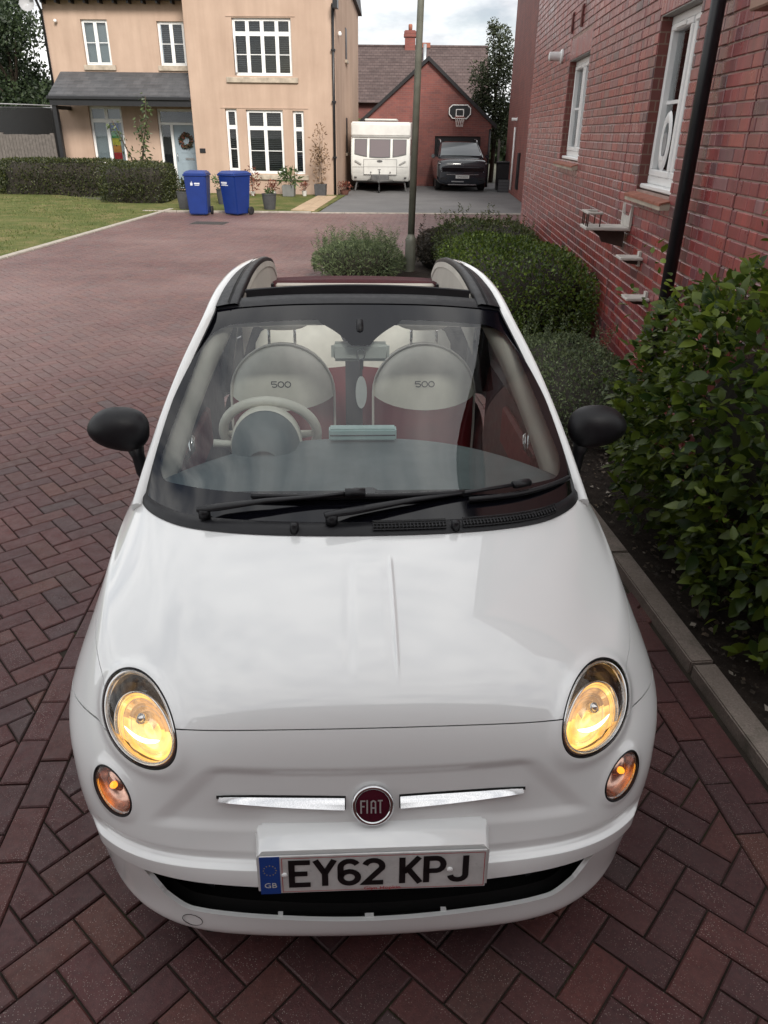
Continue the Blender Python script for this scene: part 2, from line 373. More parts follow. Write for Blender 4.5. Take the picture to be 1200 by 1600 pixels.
def herringbone(x0, x1, y0, y1, ang, org):
    """block rectangles (centre, direction, corners) of a 45 degree herringbone"""
    a = R(45)+ang; ca, sa = math.cos(a), math.sin(a); res = []
    m = int((abs(x1-x0)+abs(y1-y0))/PW)+6
    cx, cy = (x0+x1)/2, (y0+y1)/2
    ci = int(((cx-org[0])*ca+(cy-org[1])*sa)/PW); cj = int((-(cx-org[0])*sa+(cy-org[1])*ca)/PW)
    h = m*.75
    for i in range(int(ci-h), int(ci+h)):
        for j in range(int(cj-h), int(cj+h)):
            q = (i-j) % 4
            if q == 0: lx, ly, wx, wy = i, j, 2, 1
            elif q == 3: lx, ly, wx, wy = i, j, 1, 2
            else: continue
            u, v = (lx+wx/2)*PW, (ly+wy/2)*PW
            X = org[0]+u*ca-v*sa; Y = org[1]+u*sa+v*ca
            if not (x0-.2 < X < x1+.2 and y0-.2 < Y < y1+.2): continue
            res.append((X, Y, a+(0 if wx == 2 else math.pi/2)))
    return res
def rect(X, Y, a, l=PL, wd=PW):
    c, s = math.cos(a)/2, math.sin(a)/2
    return [Vector((X+l*c*p-wd*s*q, Y+l*s*p+wd*c*q)) for p, q in ((-1, -1), (1, -1), (1, 1), (-1, 1))]
blocks = []      # (polygon, full?, centre, angle)
def try_block(X, Y, a, planes, l=PL, wd=PW):
    p = rect(X, Y, a, l, wd)
    if all((c-p0).dot(n) > -1e-6 for c in p for p0, n in planes): blocks.append((p, l == PL, (X, Y), a)); return
    for p0, n in planes:
        p = clip_half(p, p0, n)
        if len(p) < 3: return
    if area(p) > .0014: blocks.append((p, False, (X, Y), a))
V2 = lambda x, y: Vector((x, y))
BL0, BL1, BL2 = -1.178, -1.075, -.972     # left border courses
kn = V2(-1, -.036).normalized()            # towards the bay, square to the kerb
def koff(d): return V2(KX(2), 2)+kn*d
YA = 6.4
bay = [(V2(BL2, 0), V2(1, 0)), (koff(.012+2*PW), kn), (V2(0, YA), V2(0, -1)), (V2(0, -1.6), V2(0, 1))]
for X, Y, a in herringbone(-1.1, 1.65, -1.6, YA, 0, (.03, .02)): try_block(X, Y, a, bay)
road = [(V2(BL0, 0), V2(-1, 0))]
def in_bed(X, Y):                          # the planted bed on the right
    if X > KX(Y)+.02 and Y < 8.2: return True
    if Y >= 8.2:
        e = np.interp(Y, [8.2, 9.5, 10.6, 11.6, 12.6, 13.4, 14.2, 14.9], [1.24, 1.02, .62, .22, .12, .55, 1.6, 3.2]); return X > e and Y < 14.9
    return False
LK = lambda Y: -5.69+(Y-13.64)*.1215       # lawn kerb
for X, Y, a in herringbone(-8.6, 6.6, -1.6, 22.2, -R(7), (-2.0, 4.0)):
    if X < min(-1.6-.62*Y, -4.6) or X > .6+.30*Y or X < LK(Y)-.05 and Y > 11 or in_bed(X, Y) or Y > 22.1: continue
    if X < 1.3 and Y < YA+.3:
        if X < BL0+.25: try_block(X, Y, a, road)
        elif Y > YA-.25 and X < KX(Y): try_block(X, Y, a, [(V2(0, YA), V2(0, 1)), (V2(BL0, 0), V2(1, 0))])
    else: try_block(X, Y, a, [(V2(0, .5), V2(0, 1))])
for k, x in enumerate((BL0, BL1)):         # two stretcher courses down each edge of the bay
    y = -1.5+k*PL/2
    while y < YA: try_block(x+PW/2, y, R(90), [(V2(0, YA), V2(0, -1))]); y += PL
for k in range(2):
    d = .012+PW*(k+.5); y = -1.5+k*PL*.45
    while y < 7.6:
        p = koff(d); t = (y-2); try_block(p.x-.036*t, p.y+t, R(90)+.036, [(V2(0, 7.6), V2(0, -1))]); y += PL
# the 300 blocks that show largest are single objects, the others one field
def shown(b):
    X, Y = b[2]
    if not b[1] or Y < .95: return 1e9
    v = Vector((X, Y, -CAM_H)); z = v.dot(fw); u, q = FOC*v.dot(rt)/z+600, FOC*v.dot(dn)/z+800
    if not (-60 < u < 1260 and 300 < q < 1680): return 1e9
    if abs(X-.09) < .74 and 1.15 < Y < 4.75: return 1e9      # under the car
    return v.length
order = sorted(range(len(blocks)), key=lambda i: shown(blocks[i])); single = set(i for i in order[:300] if shown(blocks[i]) < 1e8)
bm = bmesh.new()
for z, d in ((-.03, 0), (-.0045, 0), (0, .0045)):
    for p in inset(rect(0, 0, 0), J+d): bm.verts.new((p.x, p.y, z))
bm.verts.ensure_lookup_table(); vs = bm.verts
for k in (0, 1):
    for i in range(4): bm.faces.new((vs[4*k+i], vs[4*k+(i+1) % 4], vs[4*k+4+(i+1) % 4], vs[4*k+4+i]))
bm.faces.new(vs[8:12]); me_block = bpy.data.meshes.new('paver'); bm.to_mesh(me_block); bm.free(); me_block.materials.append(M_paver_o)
for i in single:
    _, _, (X, Y), a = blocks[i]
    o = mesh_obj('paver', me_block, paving); o.location = (X, Y, random.uniform(-.0015, .0015)); o.rotation_euler = (random.gauss(0, .004), random.gauss(0, .004), a+random.gauss(0, .004))
V, F, A = [], [], []
for i, b in enumerate(blocks):
    if i in single: continue
    p0 = inset(b[0], J); p1 = inset(b[0], J+.0045)
    if p0 is None or p1 is None: continue
    n = len(p0); k = len(V); h = random.uniform(-.0015, .0015); tx, ty = random.gauss(0, .006), random.gauss(0, .006); cx, cy = b[2]; r = random.random()
    H = lambda p: h+(p.x-cx)*tx+(p.y-cy)*ty
    V += [(p.x, p.y, -.03) for p in p0]+[(p.x, p.y, -.0045+H(p)) for p in p0]+[(p.x, p.y, H(p)) for p in p1]
    for q in (0, 1):
        for j in range(n): F.append((k+q*n+j, k+q*n+(j+1) % n, k+(q+1)*n+(j+1) % n, k+(q+1)*n+j)); A.append(r)
    F.append(tuple(range(k+2*n, k+3*n))); A.append(r)
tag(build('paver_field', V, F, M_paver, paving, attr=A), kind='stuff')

# kerb of the planted bed, one stone after the other
kerb = tag(empty('bed_kerb', (0, 0, 0)), 'concrete edging kerb between parking bay and planted bed', 'kerb', kind='structure')
y = -1.284
while y < 8.1:
    l = .905; t = y-2; c = koff(-.058)
    k = MB().box(-.05, .05, 0, l, -.04, .052).build('kerb_stone', M_kerb, kerb, bevel=.006, seg=2, sharp=40)
    k.location = (c.x-.036*t+random.gauss(0, .0012), c.y+t, random.gauss(0, .002)); k.rotation_euler = (0, random.gauss(0, .006), .036+random.gauss(0, .0015)); y += .917
# bed soil: uneven sheet
G = []
for j in range(60):
    yy = -1.7+j*.285; row = []
    x0 = KX(yy)+.10 if yy < 8.2 else float(np.interp(yy, [8.2, 9.5, 10.6, 11.6, 12.6, 13.4, 14.2, 14.9, 16], [1.34, 1.02, .62, .22, .12, .55, 1.6, 3.2, 3.6]))
    for i in range(22):
        x = x0+(4.2-x0)*i/21; row.append((x, yy, .028+.02*math.sin(x*7+yy*3)*math.sin(yy*5-x*2)+random.uniform(-.006, .008)))
    G.append(row)
tag(MB().grid(G).build('planting_bed', M_soil, smooth=True), 'dark bare soil of the planted bed under the shrubs', 'soil', kind='structure')
# crumbs, dead leaves and chips on the soil
V, F, A = [], [], []
for _ in range(2600):
    y = random.uniform(.6, 7.5); x = KX(y)+.13+abs(random.gauss(0, .5)); s = random.uniform(.004, .018)
    if x > 2.5: continue
    k = len(V); a = random.uniform(0, 6.3); h = .045+random.uniform(0, .012)
    for q in range(4):
        t = a+q*1.571; V.append((x+s*math.cos(t)*(1 if q % 2 else .6), y+s*math.sin(t), h+random.uniform(-.006, .01)))
    F += [(k, k+1, k+2), (k, k+2, k+3)]; r = random.random(); A += [r, r]
M_lit = NM('bark_litter'); M_lit.base(M_lit.ramp(M_lit.new('ShaderNodeAttribute', attribute_name='rnd').outputs['Fac'], (0, (.02, .015, .012)), (.6, (.06, .045, .032)), (.85, (.12, .085, .055)), (1, (.28, .25, .21)))); M_lit.set(rough=.9)
tag(build('leaf_litter', V, F, M_lit.m, attr=A), 'scattered bark chips and dead leaves on bed soil', 'litter', kind='stuff')

# tarmac drive beyond the road, with a pale edging course
tarmac = sheet('tarmac_drive', [(-.42, 22.32), (8.2, 22.05), (9.5, 37), (1.4, 37)], -.004, M_tar, 'grey tarmac drive in front of caravan and garage', 'driveway', .03)
edge = tag(empty('road_edging', (0, 0, 0)), 'thin concrete edging along far end of paved road', 'kerb', kind='structure')
for i in range(14):
    MB().box(-5.2+i*.92, -5.2+i*.92+.91, 22.20+.0, 22.30, -.03, .018+(.02 if i < 5 else 0)).build('kerb_stone', simple('pale_edging', (.33, .29, .25), .85, .25, 6), edge, bevel=.008)
# lawn and its kerb
lawn = sheet('lawn', [(LK(9), 9), (LK(13.6), 13.64), (LK(22.2), 22.3), (-4.6, 24.6), (-6.2, 24.6), (-10.5, 29), (-16, 33), (-24, 33), (-24, 9)], .022, M_lawn, 'patchy worn lawn left of the paved road', 'lawn', .05)
lk = tag(empty('lawn_kerb', (0, 0, 0)), 'pale concrete kerb along the lawn edge', 'kerb', kind='structure')
y = 9.2
while y < 22.1:
    k = MB().box(-.06, .06, 0, .905, -.04, .035).build('kerb_stone', simple('pale_kerb', (.36, .325, .28), .85, .2, 5), lk, bevel=.012)
    k.location = (LK(y), y, 0); k.rotation_euler = (0, 0, -math.atan(.1215)); y += .917
# grass blades
n = 26000; gx = RNG.uniform(-15, -4.4, n); gy = RNG.uniform(10.5, 27, n); ok = (gx < LK(0)+gy*.1215-.12) & (gx > -1-.62*gy) & ((gy < 22.6) | (gx < -6.0)); gx, gy = gx[ok], gy[ok]; n = len(gx)
pt = np.sin(gx*1.7+gy*.9)+np.sin(gy*1.3-gx*.6)+RNG.normal(0, .6, n); ok = pt > -.9; gx, gy = gx[ok], gy[ok]; n = len(gx)
a = RNG.uniform(0, 6.283, n); h = RNG.uniform(.02, .055, n); wd = RNG.uniform(.006, .014, n); lx, ly = RNG.normal(0, .02, n), RNG.normal(0, .02, n)
V = np.stack([np.stack([gx-wd*np.cos(a), gy-wd*np.sin(a), np.full(n, .02)], 1), np.stack([gx+wd*np.cos(a), gy+wd*np.sin(a), np.full(n, .02)], 1), np.stack([gx+lx, gy+ly, .02+h], 1)], 1).reshape(-1, 3)
M_grass = leaf_mat('grass_blade', (.065, .095, .022), (.165, .185, .06), .6, .3)
tag(fast_mesh('grass', V, np.arange(3*n), 3, M_grass, attr=RNG.uniform(0, 1, n)), 'short patchy grass blades on the lawn', 'grass', kind='stuff')
# drain cover in the road
dr = tag(empty('drain_cover', (-3.0, 19.45, .0), -R(7)), 'small dark iron drain cover in paving near blue bins', 'drain cover')
MB().box(-.42, .42, -.28, .28, -.02, .006).build('frame', simple('cast_iron', (.045, .04, .038), .7, .3, 20), dr, bevel=.004)
for i in range(7): MB().box(-.38, .38, -.235+i*.072, -.195+i*.072, .004, .014).build('bar', MATS['cast_iron'], dr)
# ------------------------------------------------------------------ buildings
PH = R(7)                                   # the houses stand turned 7 degrees against the bay
M_rend = NM('cream_render')
c_ = M_rend.ramp(M_rend.noise(.7, 6, .6), (.3, (.42, .302, .232)), (.7, (.495, .365, .285)))
mpn = M_rend.new('ShaderNodeMapping'); mpn.inputs['Scale'].default_value = (3, 3, .35); M_rend.link(M_rend.coord(), mpn.inputs[0])
c_ = M_rend.mix(.35, c_, M_rend.ramp(M_rend.noise(1, 5, .6, vec=mpn.outputs[0]), (.35, (.72, .70, .68)), (.65, (1.08,)*3)), 'MULTIPLY')
M_rend.base(c_); M_rend.set(rough=.9, spec=.2); M_rend.bump(M_rend.noise(90, 4, .7), .4, .004); M_rend = M_rend.m
M_upvc = simple('white_upvc', (.80, .80, .79), .35, .04, 6)
M_stone = simple('stone_sill', (.40, .34, .27), .85, .28, 5, bump=.3)
M_dark = simple('dark_paint', (.012, .012, .014), .4, .2, 10)
M_pane = glass_mat('window_glass', (.80, .84, .86), .0, 1.0)
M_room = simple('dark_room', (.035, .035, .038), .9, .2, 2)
M_blind = simple('blind_slat', (.10, .098, .095), .6, .1, 4)
M_slate = NM('slate_roof')
sp = M_slate.new('ShaderNodeTexBrick'); sp.inputs['Scale'].default_value = 1; sp.inputs['Brick Width'].default_value = .3; sp.inputs['Row Height'].default_value = .2; sp.inputs['Mortar Size'].default_value = .004
sp.inputs['Color1'].default_value = (.060, .062, .068, 1); sp.inputs['Color2'].default_value = (.085, .086, .092, 1); sp.inputs['Mortar'].default_value = (.03, .03, .033, 1)
M_slate.link(M_slate.coord(), sp.inputs['Vector']); M_slate.base(M_slate.mix(.6, sp.outputs['Color'], M_slate.ramp(M_slate.noise(3, 5), (.3, (.7,)*3), (.7, (1.25,)*3)), 'MULTIPLY')); M_slate.set(rough=.6); M_slate = M_slate.m
M_brickfar = brickwork_mat('far_brickwork', (.205, .060, .048), (.145, .048, .044), (.17, .10, .085))

def window(parent, x0, x1, z0, z1, y, cols, transom=None, bars=True, blind='dark', depth=.07, name='window', fr=.055, sash=True):
    """window unit whose outer frame face lies at y (outside is -y); cols = column edges, transom = z of the transom rail"""
    wo = MB().box(x0, x1, y+.005, y+depth, z0, z0+fr).box(x0, x1, y+.005, y+depth, z1-fr, z1).box(x0, x0+fr, y+.005, y+depth, z0+fr, z1-fr).box(x1-fr, x1, y+.005, y+depth, z0+fr, z1-fr).build(name, M_upvc, parent, bevel=.006)
    ed = [x0]+list(cols)+[x1]
    for c in cols: MB().box(c-fr*.5, c+fr*.5, y+.007, y+depth-.004, z0+fr, z1-fr).build('mullion', M_upvc, wo)
    if transom: MB().box(x0+fr, x1-fr, y+.003, y+depth-.002, transom-fr*.55, transom+fr*.55).build('transom', M_upvc, wo)
    for i in range(len(ed)-1):
        a = ed[i]+(fr if i == 0 else fr*.5); b = ed[i+1]-(fr if i == len(ed)-2 else fr*.5)
        cells = [(z0+fr, (transom-fr*.55) if transom else z1-fr)]+([(transom+fr*.55, z1-fr)] if transom else [])
        for k, (c, d) in enumerate(cells):
            s = .032 if sash else .012
            MB().box(a, b, y-.006, y+.05, c, c+s).box(a, b, y-.006, y+.05, d-s, d).box(a, a+s, y-.006, y+.05, c+s, d-s).box(b-s, b, y-.006, y+.05, c+s, d-s).build('sash', M_upvc, wo, bevel=.004)
            MB().box(a+s, b-s, y+.020, y+.026, c+s, d-s).build('pane', M_pane, wo)
            if bars and k == 0 and d-c > .8: MB().box(a+s, b-s, y+.012, y+.034, (c+d)/2-.011, (c+d)/2+.011).build('glazing_bar', M_upvc, wo)
            if blind == 'dark' and d-c > .1:
                nb = int((d-c-2*s)/.06); B = MB()
                for q in range(nb): zc = c+s+.03+q*.06; B.add([(a+s, y+.105, zc-.016), (b-s, y+.105, zc-.016), (b-s, y+.150, zc+.016), (a+s, y+.150, zc+.016)], [(0, 1, 2, 3)])
                if nb: B.build('blind', M_blind, wo)
    if blind == 'pale': MB().box(x0+fr, x1-fr, y+.11, y+.12, z0+fr, z1-fr).build('blind', simple('pale_blind', (.42, .43, .42), .8, .05, 3), wo)
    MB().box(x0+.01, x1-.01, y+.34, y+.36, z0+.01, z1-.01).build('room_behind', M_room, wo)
    return wo
def wall_with_holes(name, x0, x1, z0, z1, y, th, holes, mat, parent):
    """facade slab with real openings; holes = (x0,x1,z0,z1)"""
    xs = sorted({x0, x1, *[h[0] for h in holes], *[h[1] for h in holes]}); zs = sorted({z0, z1, *[h[2] for h in holes], *[h[3] for h in holes]})
    inside = lambda i, j: any(h[0] <= (xs[i]+xs[i+1])/2 <= h[1] and h[2] <= (zs[j]+zs[j+1])/2 <= h[3] for h in holes)
    m = MB(); nx, nz = len(xs)-1, len(zs)-1; sol = [[not inside(i, j) for j in range(nz)] for i in range(nx)]
    S = lambda i, j: 0 <= i < nx and 0 <= j < nz and sol[i][j]
    for i in range(nx):
        for j in range(nz):
            if not sol[i][j]: continue
            a, b, c, d = xs[i], xs[i+1], zs[j], zs[j+1]
            m.add([(a, y, c), (b, y, c), (b, y, d), (a, y, d)], [(0, 1, 2, 3)]); m.add([(a, y+th, c), (b, y+th, c), (b, y+th, d), (a, y+th, d)], [(3, 2, 1, 0)])
            if not S(i-1, j): m.add([(a, y, c), (a, y, d), (a, y+th, d), (a, y+th, c)], [(0, 1, 2, 3)])
            if not S(i+1, j): m.add([(b, y, c), (b, y+th, c), (b, y+th, d), (b, y, d)], [(0, 1, 2, 3)])
            if not S(i, j-1): m.add([(a, y, c), (a, y+th, c), (b, y+th, c), (b, y, c)], [(0, 1, 2, 3)])
            if not S(i, j+1): m.add([(a, y, d), (b, y, d), (b, y+th, d), (a, y+th, d)], [(0, 1, 2, 3)])
    return m.build(name, mat, parent, recalc=False)

# --- cream house across the road: local x along the front (right corner = 0), y into the house
H1 = tag(empty('rendered_house', (.16, 28.86, 0), -PH), 'cream rendered two storey house with dark slate porch roof', 'house')
LY = 1.3                                     # the left half stands back behind the porch
bayh = [(-3.41, -1.45, 3.67, 5.31), (-3.84, -3.44, .74, 2.68), (-3.12, -1.84, .66, 2.66), (-1.50, -1.12, .66, 2.64)]
wall_with_holes('wall', -5.0, 0, 0, 7.2, 0, .3, bayh, M_rend, H1)
MB().box(-.3, -.002, .30, 8.5, 0, 6.4).build('wall', M_rend, H1)
MB().box(-5.0, -4.7, .3, LY+.3, 0, 7.2).build('wall', M_rend, H1)
lefth = [(-9.02, -8.08, 4.02, 5.38), (-6.34, -5.40, 4.02, 5.34), (-9.2, -7.98, .85, 2.74), (-6.68, -5.05, .02, 2.68)]
wall_with_holes('wall', -10.3, -5.0, 0, 5.95, LY, .3, lefth, M_rend, H1)
MB().box(-10.3, -10.0, LY+.3, 8.5, 0, 5.95).build('wall', M_rend, H1)
# gable end of the main roof on the right side
MB().prism([(.31, 6.4), (8.5, 6.4), (4.4, 9.2)], 'x', -.3, -.003).build('gable', M_rend, H1)
window(H1, -3.41, -1.45, 3.67, 5.31, .08, [-2.92, -2.43, -1.94], 4.87)
o_ = MB().box(-3.36, -3.32, -.05, .06, 3.76, 4.80).build('open_sash', M_upvc, H1)
window(H1, -3.84, -3.44, .74, 2.68, .08, [], 2.12); window(H1, -3.12, -1.84, .66, 2.66, .08, [-2.48], 2.10); window(H1, -1.50, -1.12, .66, 2.64, .08, [], 2.08)
window(H1, -9.02, -8.08, 4.02, 5.38, LY+.08, [-8.55], None, blind='pale'); window(H1, -6.34, -5.40, 4.02, 5.34, LY+.08, [-5.87], None)
window(H1, -9.2, -7.98, .85, 2.74, LY+.08, [-8.59], 2.28, bars=False, blind='pale')
for x0, x1, z, y in ((-3.70, -1.26, 3.46, 0), (-3.95, -1.0, .47, 0), (-9.1, -7.95, 3.86, LY), (-6.42, -5.02, 3.86, LY)):
    MB().box(x0, x1, y-.07, y+.14, z, z+.16).build('window_sill', M_stone, H1, bevel=.01)
for x0, x1, z in ((-3.6, -1.3, 5.34), (-4.0, -.95, 2.70)): MB().box(x0, x1, -.018, .02, z, z+.03).build('drip_strip', M_rend, H1)
# stained glass rainbow picture standing in the ground floor window
cols_ = [(.5, .03, .03), (.6, .22, .02), (.6, .5, .03), (.06, .35, .08), (.05, .15, .5)]
for k, c in enumerate(cols_): MB().box(-8.52, -8.22, LY+.16, LY+.17, 1.0+k*.24, 1.0+k*.24+.23).build('window_picture_stripe', simple('picture_%d' % k, c, .7, .25, 9), H1)
# front door with frame, sidelight and wreath
M_door = simple('door_blue_grey', (.26, .32, .36), .45, .05, 4)
MB().box(-6.68, -6.60, LY+.06, LY+.16, .02, 2.68).box(-5.13, -5.05, LY+.06, LY+.16, .02, 2.68).box(-6.60, -5.13, LY+.06, LY+.16, 2.60, 2.68).box(-6.60, -5.13, LY+.06, LY+.16, 2.17, 2.25).box(-6.26, -6.16, LY+.06, LY+.16, .02, 2.17).build('door_frame', M_upvc, H1, bevel=.006)
dr_ = MB().box(-6.16, -5.13, LY+.10, LY+.15, .05, 2.17).build('door', M_door, H1, bevel=.006)
for zz in (.35, 1.25): MB().box(-5.95, -5.68, LY+.088, LY+.102, zz, zz+.6).box(-5.55, -5.28, LY+.088, LY+.102, zz, zz+.6).build('panel', M_door, dr_, bevel=.005)
MB().box(-5.80, -5.48, LY+.085, LY+.10, 1.02, 1.09).build('letter_plate', simple('brushed_steel', (.45, .45, .45), .35, .1, 20, metal=1), dr_)
MB().tube([(-6.08, LY+.04, 1.0), (-6.08, LY+.04, 1.25)], .015).build('handle', MATS['brushed_steel'], dr_, smooth=True)
MB().box(-6.60, -6.26, LY+.10, LY+.11, .05, 2.17).build('sidelight_pane', M_pane, H1); MB().box(-6.60, -5.13, LY+.10, LY+.11, 2.25, 2.60).build('transom_pane', M_pane, H1)
MB().box(-6.7, -5.02, LY+.5, LY+.52, 0, 2.7).build('hall_behind', M_room, H1)
# porch: lean-to slate roof, gutter, fascia, post
SL = MB().add([(-9.98, -.02, 3.03), (-5.001, -.02, 3.03), (-5.001, LY-.001, 3.80), (-10.02, LY-.001, 3.80), (-9.98, -.02, 2.95), (-5.001, -.02, 2.95), (-5.001, LY-.001, 3.72), (-10.02, LY-.001, 3.72)], [(0, 1, 2, 3), (7, 6, 5, 4), (0, 4, 5, 1), (0, 3, 7, 4)])
pr = SL.build('porch_roof', M_slate, H1)
for k in range(7):
    t = k/7; y = -.02+(LY)*t; z = 3.03+.77*t; MB().hexa([(-9.99, y, z+.001), (-5.004, y, z+.001), (-5.004, y+.20, z+.118), (-9.99, y+.20, z+.118)], [(-9.99, y, z+.016), (-5.004, y, z+.016), (-5.004, y+.20, z+.122), (-9.99, y+.20, z+.122)]).build('slate_course', M_slate, pr)
MB().box(-10.05, -5.003, -.09, -.022, 2.90, 3.01).build('gutter', M_dark, H1, bevel=.02); MB().box(-9.98, -5.004, -.02, .02, 2.72, 2.90).build('fascia', M_dark, H1)
MB().box(-9.94, -9.80, 0.03, .17, 0, 2.72).build('porch_post', M_dark, H1); MB().box(-9.96, -9.82, .17, LY, 2.6, 2.72).build('porch_beam', M_dark, H1)
# eaves and roof
MB().box(-10.45, -5.0, LY-.35, LY+.05, 5.93, 6.02).build('soffit', M_dark, H1); MB().box(-10.5, -5.0, LY-.45, LY-.35, 5.90, 6.06).build('gutter', M_dark, H1)
for k in range(11): MB().box(-10.2+k*.5, -10.13+k*.5, LY-.33, LY, 5.82, 5.93).build('rafter_end', M_dark, H1)
MB().prism([(LY-.45, 6.05), (8.9, 6.05), (4.7, 9.0)], 'x', -10.5, -5.0).build('roof', M_slate, H1)
MB().prism([(-.45, 7.2), (9.0, 6.42), (4.4, 9.5)], 'x', -4.998, .12).build('roof', M_slate, H1)
MB().box(-.02, .13, -.40, .02, 5.55, 5.80).build('eaves_box', M_dark, H1)
# pipes and small fittings
MB().tube([(-.06, -.06, 0), (-.06, -.06, 5.7)], .045).build('downpipe', M_dark, H1, smooth=True)
for z in (1.2, 2.9, 4.4): MB().box(-.13, .01, -.12, -.001, z, z+.05).build('pipe_bracket', M_dark, H1)
MB().tube([(-10.32, LY-.06, 0), (-10.32, LY-.06, 5.6), (-10.30, LY-.40, 5.92)], .045).build('downpipe', M_dark, H1, smooth=True)
MB().lathe([(.03, 0), (.05, .02), (.055, .10), (.03, .13)], 10, (-9.86, LY-.16, 5.32), (0, 1, 0)).build('security_camera', M_upvc, H1, smooth=True)
MB().lathe([(.25, .10), (.18, .03), (.02, 0)], 20, (-10.62, LY-.35, 5.75), (.2, -1, .3), cap=False).build('satellite_dish', simple('dish_grey', (.35, .35, .36), .5), H1, smooth=True)
MB().box(-4.84, -4.64, -.03, -.001, 1.30, 1.44).build('house_number_plate', M_dark, H1, bevel=.004)
for z0, z1 in ((4.4, 5.4), (1.3, 2.5)):
    MB().box(-.004, .014, 3.2, 3.7, z0, z1).build('side_window', M_dark, H1); MB().box(-.003, .07, 3.1, 3.8, z0-.1, z0-.005).build('window_sill', M_stone, H1)
MB().lathe([(.05, 0), (.07, .06), (.04, .14)], 10, (.06, .9, 4.9)).build('wall_light', M_upvc, H1, smooth=True)
# wreath
wr = tag(empty('door_wreath', H1.matrix_basis @ Vector((-5.72, LY+.06, 1.66)), -PH), 'dark round wreath hung on blue grey front door', 'wreath')
V, F, A = [], [], []
for q in range(420):
    t = random.uniform(0, 6.283); rr = .20+random.gauss(0, .045); p = Vector((rr*math.cos(t), random.uniform(-.05, .03), rr*math.sin(t))); s = random.uniform(.02, .05); d = Vector((random.gauss(0, 1), random.gauss(0, 1), random.gauss(0, 1))).normalized(); e = d.orthogonal()*s*.5; k = len(V)
    V += [p-d*s, p+e, p+d*s, p-e]; F.append((k, k+1, k+2, k+3)); A.append(random.random())
M_wr = NM('wreath_leaf'); M_wr.base(M_wr.ramp(M_wr.new('ShaderNodeAttribute', attribute_name='rnd').outputs['Fac'], (0, (.02, .03, .012)), (.5, (.05, .05, .02)), (.8, (.16, .04, .03)), (1, (.25, .10, .05)))); M_wr.set(rough=.8)
build('foliage', V, F, M_wr.m, wr, attr=A)

# --- brick garage at the end of the drive (local x along its front)
GG = tag(empty('brick_garage', (4.66, 34.49, 0), -PH), 'red brick garage with pointed gable behind black SUV', 'garage')
MB().prism([(-3.35, 0), (-.36, 0), (-.36, 1.92), (1.54, 1.92), (1.54, 0), (1.95, 0), (1.95, 2.36), (-.73, 4.60), (-3.35, 2.42)], 'y', 0, .28).build('wall', M_brickfar, GG)
MB().box(-.36, 1.54, .12, .2, 0, 1.92).build('garage_door', simple('black_door', (.010, .010, .012), .35, .2, 6), GG)
for k in range(5): MB().box(-.36, 1.54, .108, .121, .36*k+.03, .36*k+.34).build('door_panel', MATS['black_door'], GG, bevel=.01)
MB().box(1.75, 1.94, .285, 6, 0, 2.3).build('wall', M_brickfar, GG); MB().box(-3.35, -3.15, .285, 6, 0, 2.3).build('wall', M_brickfar, GG)
M_tile = NM('roof_tile')
tb = M_tile.new('ShaderNodeTexBrick'); tb.inputs['Scale'].default_value = 1; tb.inputs['Brick Width'].default_value = .26; tb.inputs['Row Height'].default_value = .17; tb.inputs['Mortar Size'].default_value = .012
tb.inputs['Color1'].default_value = (.075, .050, .047, 1); tb.inputs['Color2'].default_value = (.105, .074, .069, 1); tb.inputs['Mortar'].default_value = (.045, .03, .03, 1)
spx = M_tile.new('ShaderNodeSeparateXYZ'); M_tile.link(M_tile.coord(), spx.inputs[0]); cbx = M_tile.new('ShaderNodeCombineXYZ'); M_tile.link(spx.outputs[0], cbx.inputs[0]); M_tile.link(M_tile.math('MULTIPLY', spx.outputs[2], 1.3), cbx.inputs[1]); M_tile.link(cbx.outputs[0], tb.inputs['Vector'])
M_tile.base(M_tile.mix(.7, tb.outputs['Color'], M_tile.ramp(M_tile.noise(1.5, 6, .65), (.3, (.7,)*3), (.7, (1.25,)*3)), 'MULTIPLY')); M_tile.set(rough=.85); M_tile.bump(tb.outputs['Fac'], -.6, .03); M_tile = M_tile.m
for sgn, ex in ((-1, -3.55), (1, 2.15)):
    ax_, az = -.73, 4.66; dx = ex-ax_; ez = az-abs(dx)*.835
    MB().add([(ax_, -.12, az), (ex, -.12, ez), (ex, 6.2, ez), (ax_, 6.2, az), (ax_, -.12, az+.1), (ex, -.12, ez+.1), (ex, 6.2, ez+.1), (ax_, 6.2, az+.1)], [(0, 1, 2, 3), (4, 5, 6, 7), (0, 1, 5, 4), (1, 2, 6, 5), (2, 3, 7, 6), (3, 0, 4, 7)]).build('roof', M_tile, GG)
    MB().add([(ax_, -.16, az-.05), (ex, -.16, ez-.05), (ex, -.121, ez-.05), (ax_, -.121, az-.05), (ax_, -.16, az+.11), (ex, -.16, ez+.11), (ex, -.121, ez+.11), (ax_, -.121, az+.11)], [(0, 1, 2, 3), (4, 5, 6, 7), (0, 1, 5, 4), (1, 2, 6, 5), (2, 3, 7, 6), (3, 0, 4, 7)]).build('bargeboard', M_dark, GG)
MB().tube([(1.90, -.05, 0), (1.90, -.05, 2.2)], .04).build('downpipe', M_dark, GG, smooth=True)
